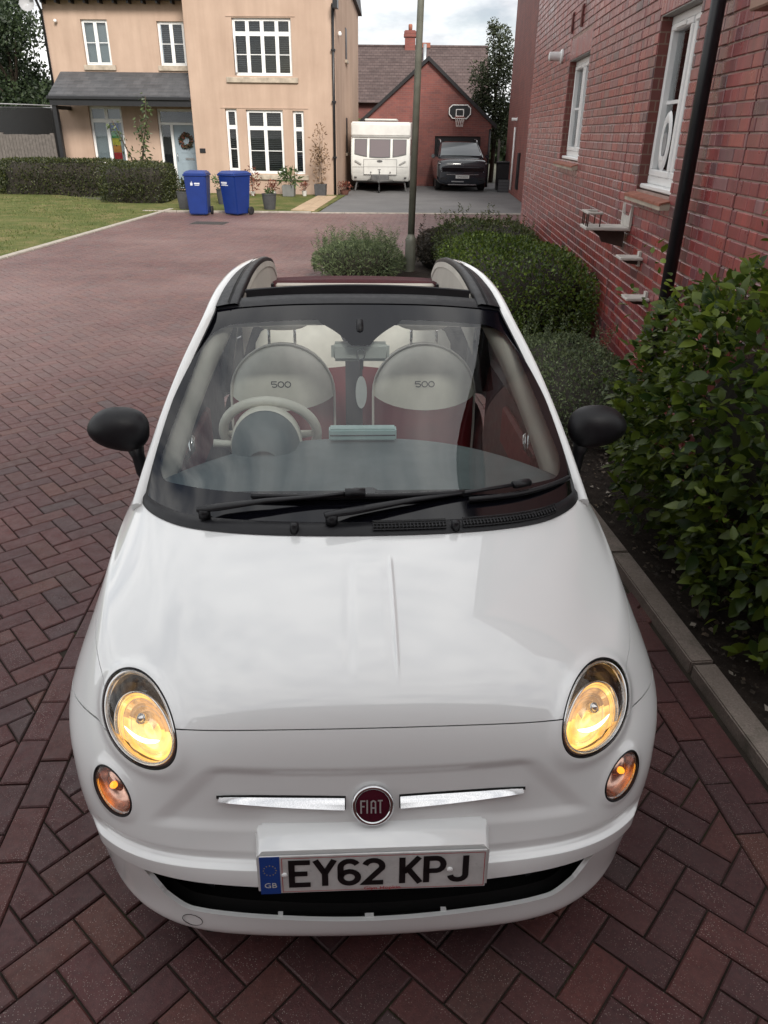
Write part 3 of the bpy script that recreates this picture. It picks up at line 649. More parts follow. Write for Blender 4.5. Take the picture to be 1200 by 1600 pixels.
# basketball hoop on the gable
BH = tag(empty('basketball_hoop', GG.matrix_basis @ Vector((.62, -.03, 2.82)), -PH), 'black basketball backboard with white outline and net on garage gable', 'basketball hoop')
hx = [(-.46, -.10), (-.30, -.27), (.30, -.27), (.46, -.10), (.46, .14), (.32, .27), (-.32, .27), (-.46, .14)]
MB().prism(hx, 'y', -.05, .0).build('backboard', simple('board_black', (.012, .016, .018), .4), BH)
mb = MB(); stroke(mb, [(x*.94, z*.9) for x, z in hx], .035, lambda x, z: (x, -.054, z), True); mb.build('outline', M_upvc, BH, recalc=False)
mb = MB(); stroke(mb, [(-.15, -.16), (.15, -.16), (.15, .08), (-.15, .08)], .03, lambda x, z: (x, -.054, z), True); mb.build('target_square', M_upvc, BH, recalc=False)
MB().tube([(.2*math.cos(t*.393), -.27+.2*math.sin(t*.393), -.20) for t in range(17)], .012, cap=False).build('rim', simple('rim_red', (.35, .06, .03), .4), BH, smooth=True)
mb = MB()
for t in range(12):
    a = t*.5236
    for d in (.45, -.45): mb.tube([(.2*math.cos(a), -.27+.2*math.sin(a), -.21), (.13*math.cos(a+d), -.27+.13*math.sin(a+d), -.55)], .006, 4)
mb.build('net', simple('net_white', (.6, .55, .53), .8), BH)

# --- tiled house behind the garage
HB = tag(empty('tiled_house', (5.2+.12*12, 47.0, 0), -PH), 'brown tiled roof of house behind the garage with red chimney', 'house')
MB().box(-6.0, 1.9, 0, 8, 0, 3.75).build('wall', M_brickfar, HB)
rf = MB().add([(-6.6, -.4, 3.5), (2.15, -.4, 3.5), (2.15, 4.0, 6.55), (-6.6, 4.0, 6.55), (2.15, 8.4, 3.5), (-6.6, 8.4, 3.5)], [(0, 1, 2, 3), (3, 2, 4, 5), (1, 4, 2), (0, 3, 5), (0, 5, 4, 1)]).build('roof', M_tile, HB)
for k in range(17):
    t = k/17; y = -.4+4.4*t; z = 3.5+3.05*t; MB().hexa([(-6.6, y, z), (2.15, y, z), (2.15, y+.26, z+.18), (-6.6, y+.26, z+.18)], [(-6.6, y, z+.03), (2.15, y, z+.03), (2.15, y+.26, z+.186), (-6.6, y+.26, z+.186)]).build('tile_course', M_tile, rf)
MB().tube([(-6.6, 4, 6.56), (2.15, 4, 6.56)], .09).build('ridge', M_tile, rf, smooth=True)
M_chim = brickwork_mat('chimney_brick', (.24, .06, .045), (.19, .05, .04), (.2, .12, .1))
ch = MB().box(-2.75, -2.15, 3.7, 4.3, 6.2, 7.35).box(-2.82, -2.08, 3.63, 4.37, 7.02, 7.16).box(-2.80, -2.10, 3.65, 4.35, 7.17, 7.30).build('chimney', M_chim, rf)
MB().lathe([(.11, 0), (.12, .25), (.10, .32)], 12, (-2.45, 4, 7.35)).build('chimney_pot', simple('terracotta', (.30, .11, .07), .8), ch, smooth=True)
MB().tube([(-1.55, 2.9, 4.0), (-1.55, 2.9, 6.6)], .10, 10).build('flue_pipe', simple('galvanised', (.42, .44, .46), .45, .1, 10, metal=.6), HB, smooth=True)
MB().box(-1.75, -1.25, 3.8, 4.2, 6.5, 6.75).build('vent_cap', simple('terracotta', (.3, .11, .07)), HB)
# ------------------------------------------------------------------ right-hand brick house: local x = distance t along the wall, y out of the wall
# origin at wall point t=0; the wall face looks to -x of the world
HW = tag(empty('brick_house', (2.2-4.3*math.sin(PH), 4.3-4.3*math.cos(PH), 0), R(90)-PH), 'red brick house wall on the right with two narrow white windows', 'house')
# local +x runs away from the camera along the wall, local +y points to the left (towards the bay)
M_mort = simple('wall_mortar', (.34, .24, .205), .95, .25, 12, bump=.4)
M_brick_o = brick_mat('facing_brick', 'object'); M_brick = brick_mat('facing_brick_field', 'attr')
WT0, WT1, WTOP = 3.42, 14.6, 4.95
holes = [(5.50, 6.47, 1.62, 2.80), (9.30, 10.68, 1.725, 2.825)]
back = [(5.50, 6.47, 1.62, 2.80), (9.30, 10.68, 1.725, 2.825)]
# slab behind the bricks: face 9 mm behind them
xs = []
wb = wall_with_holes('wall_core', WT0, WT1, 0, WTOP, 0, .24, [(a, b, c, d) for a, b, c, d in back], M_mort, HW)
wb.location.y = -.009; wb.scale.y = -1.0
MB().box(WT1-.24, WT1-.001, -8, -.26, 0, WTOP).build('wall', brickwork_mat('end_brickwork', (.21, .06, .05), (.15, .05, .045), (.2, .12, .1)), HW)
MB().box(WT0+.001, WT0+.24, -8, -.26, 0, WTOP).build('wall', bpy.data.materials['end_brickwork'], HW)
MB().box(WT0-.014, WT0-.0005, -8, -.0105, 0, WTOP).build('end_facing', bpy.data.materials['end_brickwork'], HW)
bricks = []
BH_, BWD = .075, .225
joints = (4.28, 6.98)
row = 0; z = .0
while z < WTOP-.02:
    x = WT0-(.1125 if row % 2 else 0)
    segs = []
    while x < WT1: segs.append((x, x+BWD)); x += BWD
    for a, b in segs:
        parts = [(max(a, WT0), min(b, WT1))]
        cuts = [(h[0], h[1]) for h in holes if h[2] < z+BH_-.008 and h[3] > z+.006]+[(j-.007, j+.007) for j in joints]
        # soldier course over the windows
        cuts += [(9.30, 10.70)] if 2.825 < z+.04 < 3.05 else []
        cuts += [(5.46, 6.51)] if 2.80 < z+.04 < 3.025 else []
        for c, d in cuts:
            nx = []
            for p, q in parts:
                if d <= p or c >= q: nx.append((p, q))
                else:
                    if c-p > .018: nx.append((p, c))
                    if q-d > .018: nx.append((d, q))
            parts = nx
        # snapped headers here and there
        for p, q in parts:
            if q-p > .2 and random.random() < .38: m_ = (p+q)/2; bricks += [(p, m_, z), (m_, q, z)]
            elif q-p > .02: bricks.append((p, q, z))
    z += BH_; row += 1
JB = .0048
def brick_verts(a, b, z, h=BH_, pr=0.0, z1=None):
    p, q, r, s = a+JB, b-JB, z+JB, (z1 if z1 else z+h)-JB; e = .004
    return [(p, -.012, r), (q, -.012, r), (q, -.012, s), (p, -.012, s), (p, pr-e, r), (q, pr-e, r), (q, pr-e, s), (p, pr-e, s), (p+e, pr, r+e), (q-e, pr, r+e), (q-e, pr, s-e), (p+e, pr, s-e)]
BF = [(0, 1, 5, 4), (1, 2, 6, 5), (2, 3, 7, 6), (3, 0, 4, 7), (4, 5, 9, 8), (5, 6, 10, 9), (6, 7, 11, 10), (7, 4, 8, 11), (8, 9, 10, 11)]
def bshown(b):
    p = HW.matrix_basis @ Vector(((b[0]+b[1])/2, 0, b[2]+.04)); v = p-Vector((0, 0, CAM_H)); zz = v.dot(fw)
    if zz < .2: return 1e9
    u, q = FOC*v.dot(rt)/zz+600, FOC*v.dot(dn)/zz+800
    if not (800 < u < 1215 and -12 < q < 480) or (u > 1070 and q > 370) : return 1e9
    return v.length*(1.0 if b[1]-b[0] > .2 else 1.02)
order = sorted(range(len(bricks)), key=lambda i: bshown(bricks[i])); single = set(order[:290])
me_cache = {}
V, F, A = [], [], []
def flip(fs): return [f[::-1] for f in fs]
for i, (a, b, z) in enumerate(bricks):
    pr = random.uniform(-.0015, .002)
    if i in single:
        key = round(b-a, 2)
        if key not in me_cache:
            me = bpy.data.meshes.new('brick'); me.from_pydata(brick_verts(-(b-a)/2, (b-a)/2, 0), [], flip(BF)); me.materials.append(M_brick_o); me_cache[key] = me
        o = mesh_obj('brick', me_cache[key], HW); o.location = ((a+b)/2, pr, z); o.rotation_euler = (random.gauss(0, .004), random.gauss(0, .003), random.gauss(0, .005))
    else:
        k = len(V); V += brick_verts(a, b, z, pr=pr); F += [tuple(k+q for q in f) for f in flip(BF)]; A += [random.random()]*9
# reveals and soldier courses in brick
for (a, b, z0, z1), top in ((holes[0], 2.80), (holes[1], 2.825)):
    n = int(round((b-a+.08)/.075)); w_ = (b-a+.08)/n
    for q in range(n):
        k = len(V); V += brick_verts(a-.04+q*w_, a-.04+(q+1)*w_, top, pr=.001, z1=top+.222); F += [tuple(k+j for j in f) for f in flip(BF)]; A += [random.choice((.82, .45, .84, .8))]*9
tag(build('brick_field', V, F, M_brick, HW, attr=A), kind='stuff')
# reveal linings of the openings (returned bricks)
M_rev = brickwork_mat('reveal_brick', (.17, .045, .036), (.14, .04, .034), (.2, .13, .1), .1125, .075, .6)
for a, b, z0, z1 in holes:
    MB().box(a-.002, a+.003, -.20, -.010, z0, z1).build('reveal', M_rev, HW); MB().box(b-.003, b+.002, -.20, -.010, z0, z1).build('reveal', M_rev, HW)
    MB().box(a, b, -.20, -.006, z1-.004, z1+.002).build('reveal_head', simple('lintel_paint', (.30, .29, .27), .7), HW)
# tiled brick sills sloping out, white boards and windows
M_sill = simple('sill_tile', (.30, .105, .065), .7, .18, 9, bump=.3)
for (a, b, z0, z1) in holes:
    n = 7
    sl_ = MB().hexa([(a-.05, .065, z0-.080), (b+.05, .065, z0-.080), (b+.05, -.12, z0-.072), (a-.05, -.12, z0-.072)][::-1], [(a-.05, .065, z0-.042), (b+.05, .065, z0-.042), (b+.05, -.12, z0+.002), (a-.05, -.12, z0+.002)][::-1]).build('window_sill', M_stone, HW)
    for q in range(n):
        x0 = a-.05+(b-a+.1)*q/n; x1 = a-.05+(b-a+.1)*(q+1)/n-.004
        MB().hexa([(x0, .072, z0-.052), (x0, -.12, z0-.008), (x1, -.12, z0-.008), (x1, .072, z0-.052)], [(x0, .072, z0-.034), (x0, -.12, z0+.010), (x1, -.12, z0+.010), (x1, .072, z0-.034)]).build('sill_tile', M_sill, sl_)
    MB().box(a+.004, b-.004, -.16, -.03, z0+.010, z0+.045).build('sill_board', M_upvc, HW, bevel=.008)
# windows: own frame turned so that its outside looks to local +y
def rwindow(a, b, z0, z1, name, cols, blind):
    f = empty(name, (0, 0, 0), R(180)); f.parent = HW; return f
def rw(a, b, z0, z1, cols, flap=False):
    """build the unit by hand: outside is +y, frame face at y=-.085"""
    y1, y0, fr = -.085, -.15, .06; z0 = z0+.046
    wo = MB().box(a+.003, b-.003, y0, y1, z0, z0+fr).box(a+.003, b-.003, y0, y1, z1-fr, z1-.004).box(a+.003, a+fr, y0, y1, z0+fr, z1-fr).box(b-fr, b-.003, y0, y1, z0+fr, z1-fr).build('window', M_upvc, HW, bevel=.006)
    ed = [a]+cols+[b]
    for c in cols: MB().box(c-.03, c+.03, y0, y1-.002, z0+fr, z1-fr).build('mullion', M_upvc, wo)
    for i in range(len(ed)-1):
        p = ed[i]+(fr if i == 0 else .03); q = ed[i+1]-(fr if i == len(ed)-2 else .03); c, d = z0+fr, z1-fr; s = .045
        MB().box(p, q, y0+.01, y1+.012, c, c+s).box(p, q, y0+.01, y1+.012, d-s, d).box(p, p+s, y0+.01, y1+.012, c+s, d-s).box(q-s, q, y0+.01, y1+.012, c+s, d-s).build('sash', M_upvc, wo, bevel=.006)
        MB().box(p+s, q-s, -.125, -.119, c+s, d-s).build('pane', M_pane, wo); MB().box(p+s, q-s, -.133, -.111, (c+d)/2-.012, (c+d)/2+.012).build('glazing_bar', M_upvc, wo)
        MB().box((p+q)/2-.12, (p+q)/2+.12, y1-.01, y1+.022, d-.035, d-.015).build('trickle_vent', M_upvc, wo)
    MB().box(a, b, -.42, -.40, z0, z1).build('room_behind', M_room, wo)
    nb = int((z1-z0-.2)/.055); B = MB()
    for q in range(nb): zc = z0+.12+q*.055; B.add([(a+fr, -.20, zc-.012), (b-fr, -.20, zc-.012), (b-fr, -.235, zc+.012), (a+fr, -.235, zc+.012)], [(0, 1, 2, 3)])
    B.build('blind', M_blind, wo, recalc=False)
    return wo
w1 = rw(5.50, 6.47, 1.62, 2.80, [5.86]); w2 = rw(9.30, 10.68, 1.725, 2.825, [9.98])
# cat flap in the near window: white oval collar with a grey door
cf = tag(empty('cat_flap', HW.matrix_basis @ Vector((6.16, -.098, 1.97)), R(90)-PH), 'white oval cat flap fitted low in near narrow window', 'cat flap')
ov = lambda k, n=32: [(k*.115*math.cos(2*math.pi*i/n), .205*k*math.sin(2*math.pi*i/n)) for i in range(n)]
mb = MB(); A_, B_ = ov(1), ov(.62); n = 32
mb.grid([[(x, .0, z) for x, z in A_], [(x, .014, z) for x, z in ov(.93)], [(x, .014, z) for x, z in ov(.7)], [(x, .008, z) for x, z in B_]], closed_u=True); mb.build('collar', M_upvc, cf, smooth=True)
MB().prism([(x*.72+0, z*.60-.02) for x, z in B_], 'y', .004, .012).build('flap_door', simple('flap_grey', (.30, .31, .32), .35), cf)
MB().box(-.05, .05, .012, .022, -.13, -.10).build('latch', M_upvc, cf)
# projecting brick corner with stone ledge at the frame's right edge
MB().box(3.72, 4.16, .0, .11, 2.62, 3.2).build('brick_pier', brickwork_mat('pier_brick', (.2, .055, .045), (.16, .05, .045), (.2, .12, .1)), HW); MB().box(3.68, 4.20, .0, .15, 2.55, 2.62).build('stone_ledge', simple('ledge_stone', (.33, .20, .15), .8), HW, bevel=.008)
# black downpipe with brackets
MB().tube([(4.93, .075, 0), (4.93, .075, 4.9)], .042, 14).build('downpipe', simple('black_plastic', (.010, .011, .014), .35, .15, 12), HW, smooth=True)
for z in (.5, 3.9): MB().box(4.875, 4.985, .0, .1195, z, z+.03).build('pipe_bracket', MATS['black_plastic'], HW, bevel=.006)
# extract vents, air bricks, movement joint, pipes low down
wv = MB().lathe([(.085, 0), (.085, .02), (.055, .035), (.052, .17), (.03, .18)], 16, (11.35, 0, 2.93), (0, 1, 0)).build('wall_vent', M_upvc, HW, smooth=True, sharp=40)
for x in (10.05, 10.72): MB().box(x-.05, x+.05, .004, .014, 3.12, 3.34).box(x-.035, x+.035, .013, .02, 3.14, 3.32).build('air_brick', simple('air_brick', (.13, .035, .03), .7), HW)
for j in joints: MB().box(j-.006, j+.006, -.012, -.004, 0, 4.9).build('movement_joint', simple('joint_sealant', (.09, .025, .022), .8), HW)
MB().box(WT0, WT1+.1, -.2, .18, WTOP, WTOP+.1).build('soffit', M_dark, HW); MB().prism([(-8.4, WTOP+.11), (.22, WTOP+.11), (-4.0, WTOP+2.9)], 'x', WT0-.1, WT1+.15).build('roof', M_tile, HW)
# --- cat shelves fixed to the wall, all top-level things
M_wood = simple('weathered_white_wood', (.52, .49, .45), .75, .16, 14, bump=.25)
M_under = simple('dark_stained_wood', (.06, .035, .028), .8, .2, 10)
def on_wall(t, y, z): return HW.matrix_basis @ Vector((t, y, z))
s1 = tag(empty('cat_shelf', on_wall(6.55, 0, 1.30), R(90)-PH), 'large white cat shelf with little railing below near window', 'cat shelf', 'cat steps on the brick wall')
MB().box(-.14, .14, .0, .37, .0, .028).build('board', M_wood, s1, bevel=.006)
MB().prism([(-.15, .03), (.15, .03), (.15, .20), (.10, .11), (-.10, .11), (-.15, .20)], 'y', .004, .024).build('back_plate', M_wood, s1)
MB().prism([(.02, -.002), (.30, -.002), (.25, -.04), (.22, -.06), (.20, -.10), (.02, -.14)], 'x', -.02, .02).build('bracket', M_under, s1)
for (x, y) in [(-.12, .255), (-.12, .355), (-.05, .355), (.05, .355), (.12, .355), (.12, .255)]: MB().tube([(x, y, .027), (x, y, .125)], .0055, 6).build('rail_post', M_under, s1, smooth=True)
MB().box(-.14, -.10, .24, .37, .124, .142).box(-.099, .099, .335, .37, .124, .142).box(.10, .14, .24, .37, .124, .142).build('hand_rail', M_wood, s1, bevel=.004)
for t, z, lab in ((5.98, 1.14, 'small white cat step fixed on wall under railed shelf'), (5.62, .90, 'lowest small white cat step on wall above the shrubs')):
    s2 = tag(empty('cat_step', on_wall(t, 0, z), R(90)-PH), lab, 'cat shelf', 'cat steps on the brick wall')
    MB().box(-.09, .09, .0, .175, .0, .022).build('board', M_wood, s2, bevel=.005); MB().box(-.03, .03, .003, .022, -.05, .06).build('back_plate', M_wood, s2); MB().prism([(.02, -.002), (.15, -.002), (.10, -.03), (.02, -.04)], 'x', -.02, .02).build('bracket', M_under, s2)

# --- further brick house beyond, right of the drive
# --- unseen house added behind the photographer to shade near paving and car nose
HR = tag(empty('brick_house', (0, -3.2, 0), 0), 'unseen brick house added facing the car nose for its shade', 'house')
wall_with_holes('wall', -5.5, 11.0, 0, 5.3, 0, .3, [(-3.6, -2.0, .9, 2.2), (3.2, 4.8, .9, 2.2), (-3.6, -2.0, 3.4, 4.6), (3.2, 4.8, 3.4, 4.6)], M_brickfar, HR).scale.y = -1
for x in (-3.6, 3.2):
    for z0, z1 in ((.9, 2.2), (3.4, 4.6)): MB().box(x, x+1.6, -.12, -.10, z0, z1).build('pane', M_room, HR); MB().box(x+.76, x+.84, -.10, -.06, z0, z1).build('mullion', M_upvc, HR)
MB().prism([(.4, 5.3), (-8.0, 5.3), (-3.8, 9.6)], 'x', -5.8, 11.3).build('roof', M_tile, HR); MB().box(-5.5, -5.2, -7.6, -.3, 0, 5.3).build('wall', M_brickfar, HR); MB().box(10.7, 11.0, -7.6, -.3, 0, 5.3).build('wall', M_brickfar, HR)
HF = tag(empty('far_brick_house', (7.15, 33.6, 0), R(90)-PH), 'further red brick house wall beyond the near one', 'house')
MB().box(-12, 0, -.3, 0, 0, 7.4).build('wall', brickwork_mat('far_house_brick', (.235, .066, .055), (.175, .055, .05), (.22, .13, .11)), HF)
MB().box(-.3, -.001, -8, -.301, 0, 7.4).build('wall', M_brickfar, HF)
MB().tube([(-3.6, .05, .15), (-3.6, .05, 2.25)], .035).build('white_pipe', M_upvc, HF, smooth=True); MB().lathe([(.08, 0), (.05, .03), (.05, .2)], 12, (-3.6, 0, 2.5), (0, 1, 0)).build('wall_vent', M_upvc, HF, smooth=True)
MB().box(-5.8, -5.3, .004, .06, .3, 1.45).build('meter_box', M_dark, HF); MB().prism([(-8.3, 7.4), (.3, 7.4), (-4, 10)], 'x', -12.1, .15).build('roof', M_tile, HF)
# timber gate and panel fence between garage and that house
fw2 = tag(empty('side_fence', (6.72, 33.0, 0), -PH), 'grey timber fence panels right of black SUV', 'fence')
for k in range(9): MB().box(-.05+k*.005, .0+k*.005, .12*k-.6, .12*k-.49, 0, 1.75+.012*k).build('board', simple('fence_grey', (.12, .105, .095), .9, .25, 9, bump=.3), fw2)
# left boundary fence with a dark mesh screen above, trampoline-like
FL = tag(empty('timber_fence', (-13.75, 31.0, 0), -PH+R(3)), 'weathered grey timber fence left of cream house', 'fence')
for k in range(48): MB().box(-1.9+k*.118, -1.9+k*.118+.108, 0, .022+.012*(k % 2), 0, 1.80+random.uniform(-.01, .01)).build('board', MATS['fence_grey'], FL)
for k in range(4): MB().box(-1.9+k*1.83, -1.78+k*1.83, .05, .16, 0, 1.85).build('post', MATS['fence_grey'], FL)
MB().box(-.62, -.44, -.012, -.001, 1.05, 1.42).build('notice', M_upvc, FL)
tp = tag(empty('trampoline_enclosure', (-13.6, 34.2, 0), -PH), 'dark netting of trampoline enclosure above timber fence', 'trampoline')
M_net = NM('dark_net'); M_net.base((.012, .013, .014)); M_net.set(rough=.8, alpha=.88); M_net = M_net.m
R_ = 2.9; ring = [(R_*math.cos(t*.2618), R_*math.sin(t*.2618)) for t in range(25)]
MB().grid([[(x, y, .9) for x, y in ring], [(x, y, 2.7+.06*math.sin(i*1.5)) for i, (x, y) in enumerate(ring)]]).build('net', M_net, tp, smooth=True)
for i in range(0, 24, 4): x, y = ring[i]; MB().tube([(x*1.02, y*1.02, 0), (x*1.02, y*1.02, 2.85)], .025).build('pole', simple('pole_grey', (.3, .3, .31), .5), tp, smooth=True)
MB().tube([(x*1.01, y*1.01, 2.78) for x, y in ring], .02, cap=False).build('top_ring', MATS['pole_grey'], tp, smooth=True); MB().lathe([(R_, .85), (R_, .93)], 24).build('mat', M_dark, tp)
# ------------------------------------------------------------------ the white convertible
# rows of the car skin from the sill up to the beltline; every row runs from the nose centre round to the tail centre  (w, s, z)
TAIL=lambda w,z,sr: [(w+.005,1.9,z),(w,2.5,z),(w-.06,3.0,z),(w-.17,3.32,z),(w-.42,sr-.03,z),(0,sr,z)]
ROWS=[
 [(0,.075,.165),(.25,.082,.165),(.43,.108,.165),(.53,.152,.165),(.61,.215,.165),(.68,.31,.165),(.73,.46,.165),(.755,.70,.165),(.76,.95,.165),(.765,1.25,.165)]+TAIL(.765,.17,3.46),
 [(0,.022,.19),(.25,.03,.19),(.42,.052,.19),(.525,.092,.19),(.605,.148,.19),(.675,.235,.19),(.735,.37,.19),(.775,.60,.19),(.785,.90,.19),(.785,1.25,.19)]+TAIL(.785,.19,3.50),
 [(0,.006,.235),(.25,.020,.235),(.42,.045,.235),(.53,.086,.235),(.615,.148,.235),(.69,.235,.235),(.75,.37,.235),(.79,.60,.235),(.80,.90,.235),(.80,1.25,.235)]+TAIL(.80,.24,3.52),
 [(0,.006,.30),(.25,.022,.30),(.42,.048,.30),(.535,.088,.30),(.625,.148,.30),(.70,.235,.30),(.76,.365,.30),(.80,.60,.30),(.805,.90,.30),(.805,1.25,.30)]+TAIL(.805,.32,3.54),
 [(0,.004,.40),(.25,.018,.40),(.42,.042,.40),(.54,.082,.40),(.635,.143,.40),(.715,.235,.40),(.77,.365,.40),(.806,.58,.40),(.812,.90,.40),(.812,1.25,.40)]+TAIL(.812,.44,3.54),
 [(0,.048,.48),(.25,.055,.48),(.42,.068,.48),(.54,.094,.48),(.640,.148,.48),(.722,.237,.48),(.776,.365,.48),(.810,.58,.48),(.815,.90,.48),(.815,1.25,.48)]+TAIL(.815,.54,3.53),
 [(0,.078,.56),(.25,.084,.56),(.42,.098,.56),(.54,.122,.557),(.645,.170,.553),(.727,.255,.55),(.780,.375,.55),(.813,.58,.55),(.815,.90,.55),(.815,1.25,.55)]+TAIL(.815,.64,3.50),
 [(0,.100,.66),(.25,.107,.658),(.42,.125,.652),(.54,.158,.643),(.645,.215,.635),(.725,.305,.632),(.784,.42,.638),(.815,.60,.645),(.813,.90,.645),(.813,1.25,.62)]+TAIL(.813,.72,3.47),
 [(0,.142,.768),(.25,.151,.762),(.41,.172,.748),(.52,.213,.735),(.610,.285,.735),(.668,.372,.752),(.718,.50,.775),(.752,.66,.795),(.772,.86,.815),(.785,1.25,.83)]+TAIL(.79,.83,3.44),
 [(0,.236,.856),(.25,.246,.848),(.42,.277,.827),(.53,.324,.807),(.602,.392,.803),(.655,.482,.812),(.705,.61,.826),(.740,.77,.842),(.762,.96,.858),(.775,1.25,.87)]+TAIL(.78,.87,3.42),
 [(0,.412,.918),(.25,.424,.911),(.42,.455,.893),(.53,.502,.877),(.598,.566,.867),(.648,.645,.867),(.694,.76,.873),(.726,.89,.883),(.748,1.05,.892),(.762,1.25,.90)]+TAIL(.765,.90,3.39),
 [(0,.568,.953),(.25,.582,.946),(.42,.612,.932),(.53,.660,.919),(.595,.715,.911),(.642,.785,.908),(.685,.88,.909),(.713,.97,.913),(.735,1.08,.92),(.750,1.25,.928)]+TAIL(.75,.93,3.35),
 [(0,.700,.970),(.25,.718,.966),(.42,.760,.957),(.53,.812,.948),(.595,.865,.942),(.643,.917,.938),(.680,.972,.936),(.702,1.03,.938),(.721,1.12,.945),(.735,1.25,.952)]+TAIL(.73,.955,3.30),
]
P0=np.array(ROWS,float)*np.array([1.02,1,1])
def ghost(P):
    # mirror ghosts across w=0 at both ends of each row, linear ghosts at first and last row
    m=np.array([-1,1,1.])
    P=np.concatenate([P[:,1:2]*m,P,P[:,-2:-1]*m],1)
    return np.concatenate([2*P[:1]-P[1:2],P,2*P[-1:]-P[-2:-1]],0)
def bs(t):
    return np.stack([(1-t)**3,3*t**3-6*t**2+4,-3*t**3+3*t**2+3*t+1,t**3],-1)/6
def ev(P,v,u):
    """uniform cubic b-spline surface at v (rows) x u (columns)"""
    G=ghost(P); n=P.shape[0]-1; m=P.shape[1]-1
    def basis(x,k):
        i=np.minimum(np.floor(x).astype(int),k-1); B=np.zeros((len(x),k+3)); b=bs(x-i)
        for q in range(4): B[np.arange(len(x)),i+q]=b[:,q]
        return B
    return np.einsum('ai,ijk,bj->abk',basis(np.asarray(v,float),n),G,basis(np.asarray(u,float),m))
def fit(P,it=3,k=.9):
    Q=P.copy()
    v=np.arange(P.shape[0]); u=np.arange(P.shape[1])
    for _ in range(it): Q=Q+k*(P-ev(Q,v,u))
    return Q
CTRL=fit(P0)
M_white = NM('white_paint'); M_white.base(M_white.ramp(M_white.noise(1.5, 5), (.3, (.745, .755, .75)), (.7, (.775, .785, .78))))
M_white.set(rough=M_white.ramp(M_white.noise(6, 6, .7), (.35, (.30,)*3), (.7, (.38,)*3)), coat=1.0, coatr=.012, spec=.5); M_white.b.inputs['Coat IOR'].default_value = 1.7; M_white = M_white.m
M_black = simple('black_trim', (.008, .008, .010), .45, .2, 20, bump=.15, bscale=400, spec=.35)
M_gloss = simple('gloss_black', (.006, .006, .008), .06, 0)
M_chrome = simple('chrome', (.62, .62, .63), .07, .05, 20, metal=1)
M_gap = simple('panel_gap', (.004, .004, .004), .9, 0)
M_rubber = simple('tyre_rubber', (.016, .016, .017), .8, .2, 20)
M_wsglass = glass_mat('windscreen_glass', (.91, .95, .94), 0.0, 1.55)
M_sideglass = glass_mat('side_glass', (.55, .60, .60), 0.0, 1.0)
M_clear = glass_mat('lamp_cover', (.95, .95, .95), 0.0, .8)
CAR = tag(empty('convertible_car', (.068, 1.165, 0), -R(.8)), 'small white convertible car with lit headlights and open black roof', 'car')
CTRLF = CTRL
def surf(v, u): return ev(CTRLF, v, np.abs(u))
def sstep(a, b, x): t = np.clip((x-a)/(b-a), 0, 1); return t*t*(3-2*t)
LAMPS = []
def skin(v0, v1, u0, u1, nv, nu):
    """dense patch of the body skin, u may run negative for the left side"""
    vv = np.linspace(v0, v1, nv); uu = np.linspace(u0, u1, nu)
    if v0 > 8 and u0 < 0: uu = np.unique(np.concatenate([uu, np.linspace(-.5, .5, 151)])); nu = len(uu)
    P = ev(CTRL, vv, np.abs(uu)); P[..., 0] *= np.where(uu < 0, -1, 1)[None, :]
    du = np.gradient(P, axis=1); dv = np.gradient(P, axis=0); N = np.cross(du, dv); N /= np.linalg.norm(N, axis=2, keepdims=True)+1e-12
    # pressed details
    w_, s_, z_ = np.abs(P[..., 0]), P[..., 1], P[..., 2]; V_ = np.repeat(vv[:, None], nu, 1)
    front = s_ < .5
    d = np.zeros_like(w_)
    strip = sstep(.398, .403, z_)*(1-sstep(.438, .450, z_))*sstep(.262, .268, w_)*(1-sstep(.66, .72, w_))*front
    d += .013*strip
    d -= .005*sstep(.450, .456, z_)*(1-sstep(.458, .475, z_))*sstep(.26, .28, w_)*(1-sstep(.64, .70, w_))*front
    # shallow scoop around the chrome bars, crisp along its top
    half = .365+(.675-z_)*1.0
    d -= .0075*sstep(.515, .545, z_)*(1-sstep(.655, .683, z_))*(1-sstep(-.03, .035, w_-half))*front
    for C0, A1, A2, A3, ra, rb, amp, wid in LAMPS:      # raised rims round the lamps
        Q = P*np.array([1, 1, 1]); Q[..., 0] = w_; D = Q-C0; r_ = np.sqrt((D@A1/ra)**2+(D@A2/rb)**2); hh = np.abs(D@A3)
        d += amp*np.exp(-(np.maximum(r_-1, 0)/wid)**2)*(hh < .12)
    # spine of the bonnet
    if v1 > 8.5:
        fade = sstep(8.7, 9.2, V_)*(1-sstep(10.9, 11.4, V_))
        d += fade*.0016*(1-sstep(.030, .064, w_))
        d += fade*.0040*np.exp(-((P[..., 0]-.064)/.005)**2)-fade*.0016*np.exp(-((P[..., 0]+.050)/.014)**2)
    P = P+N*d[..., None]
    return P, N
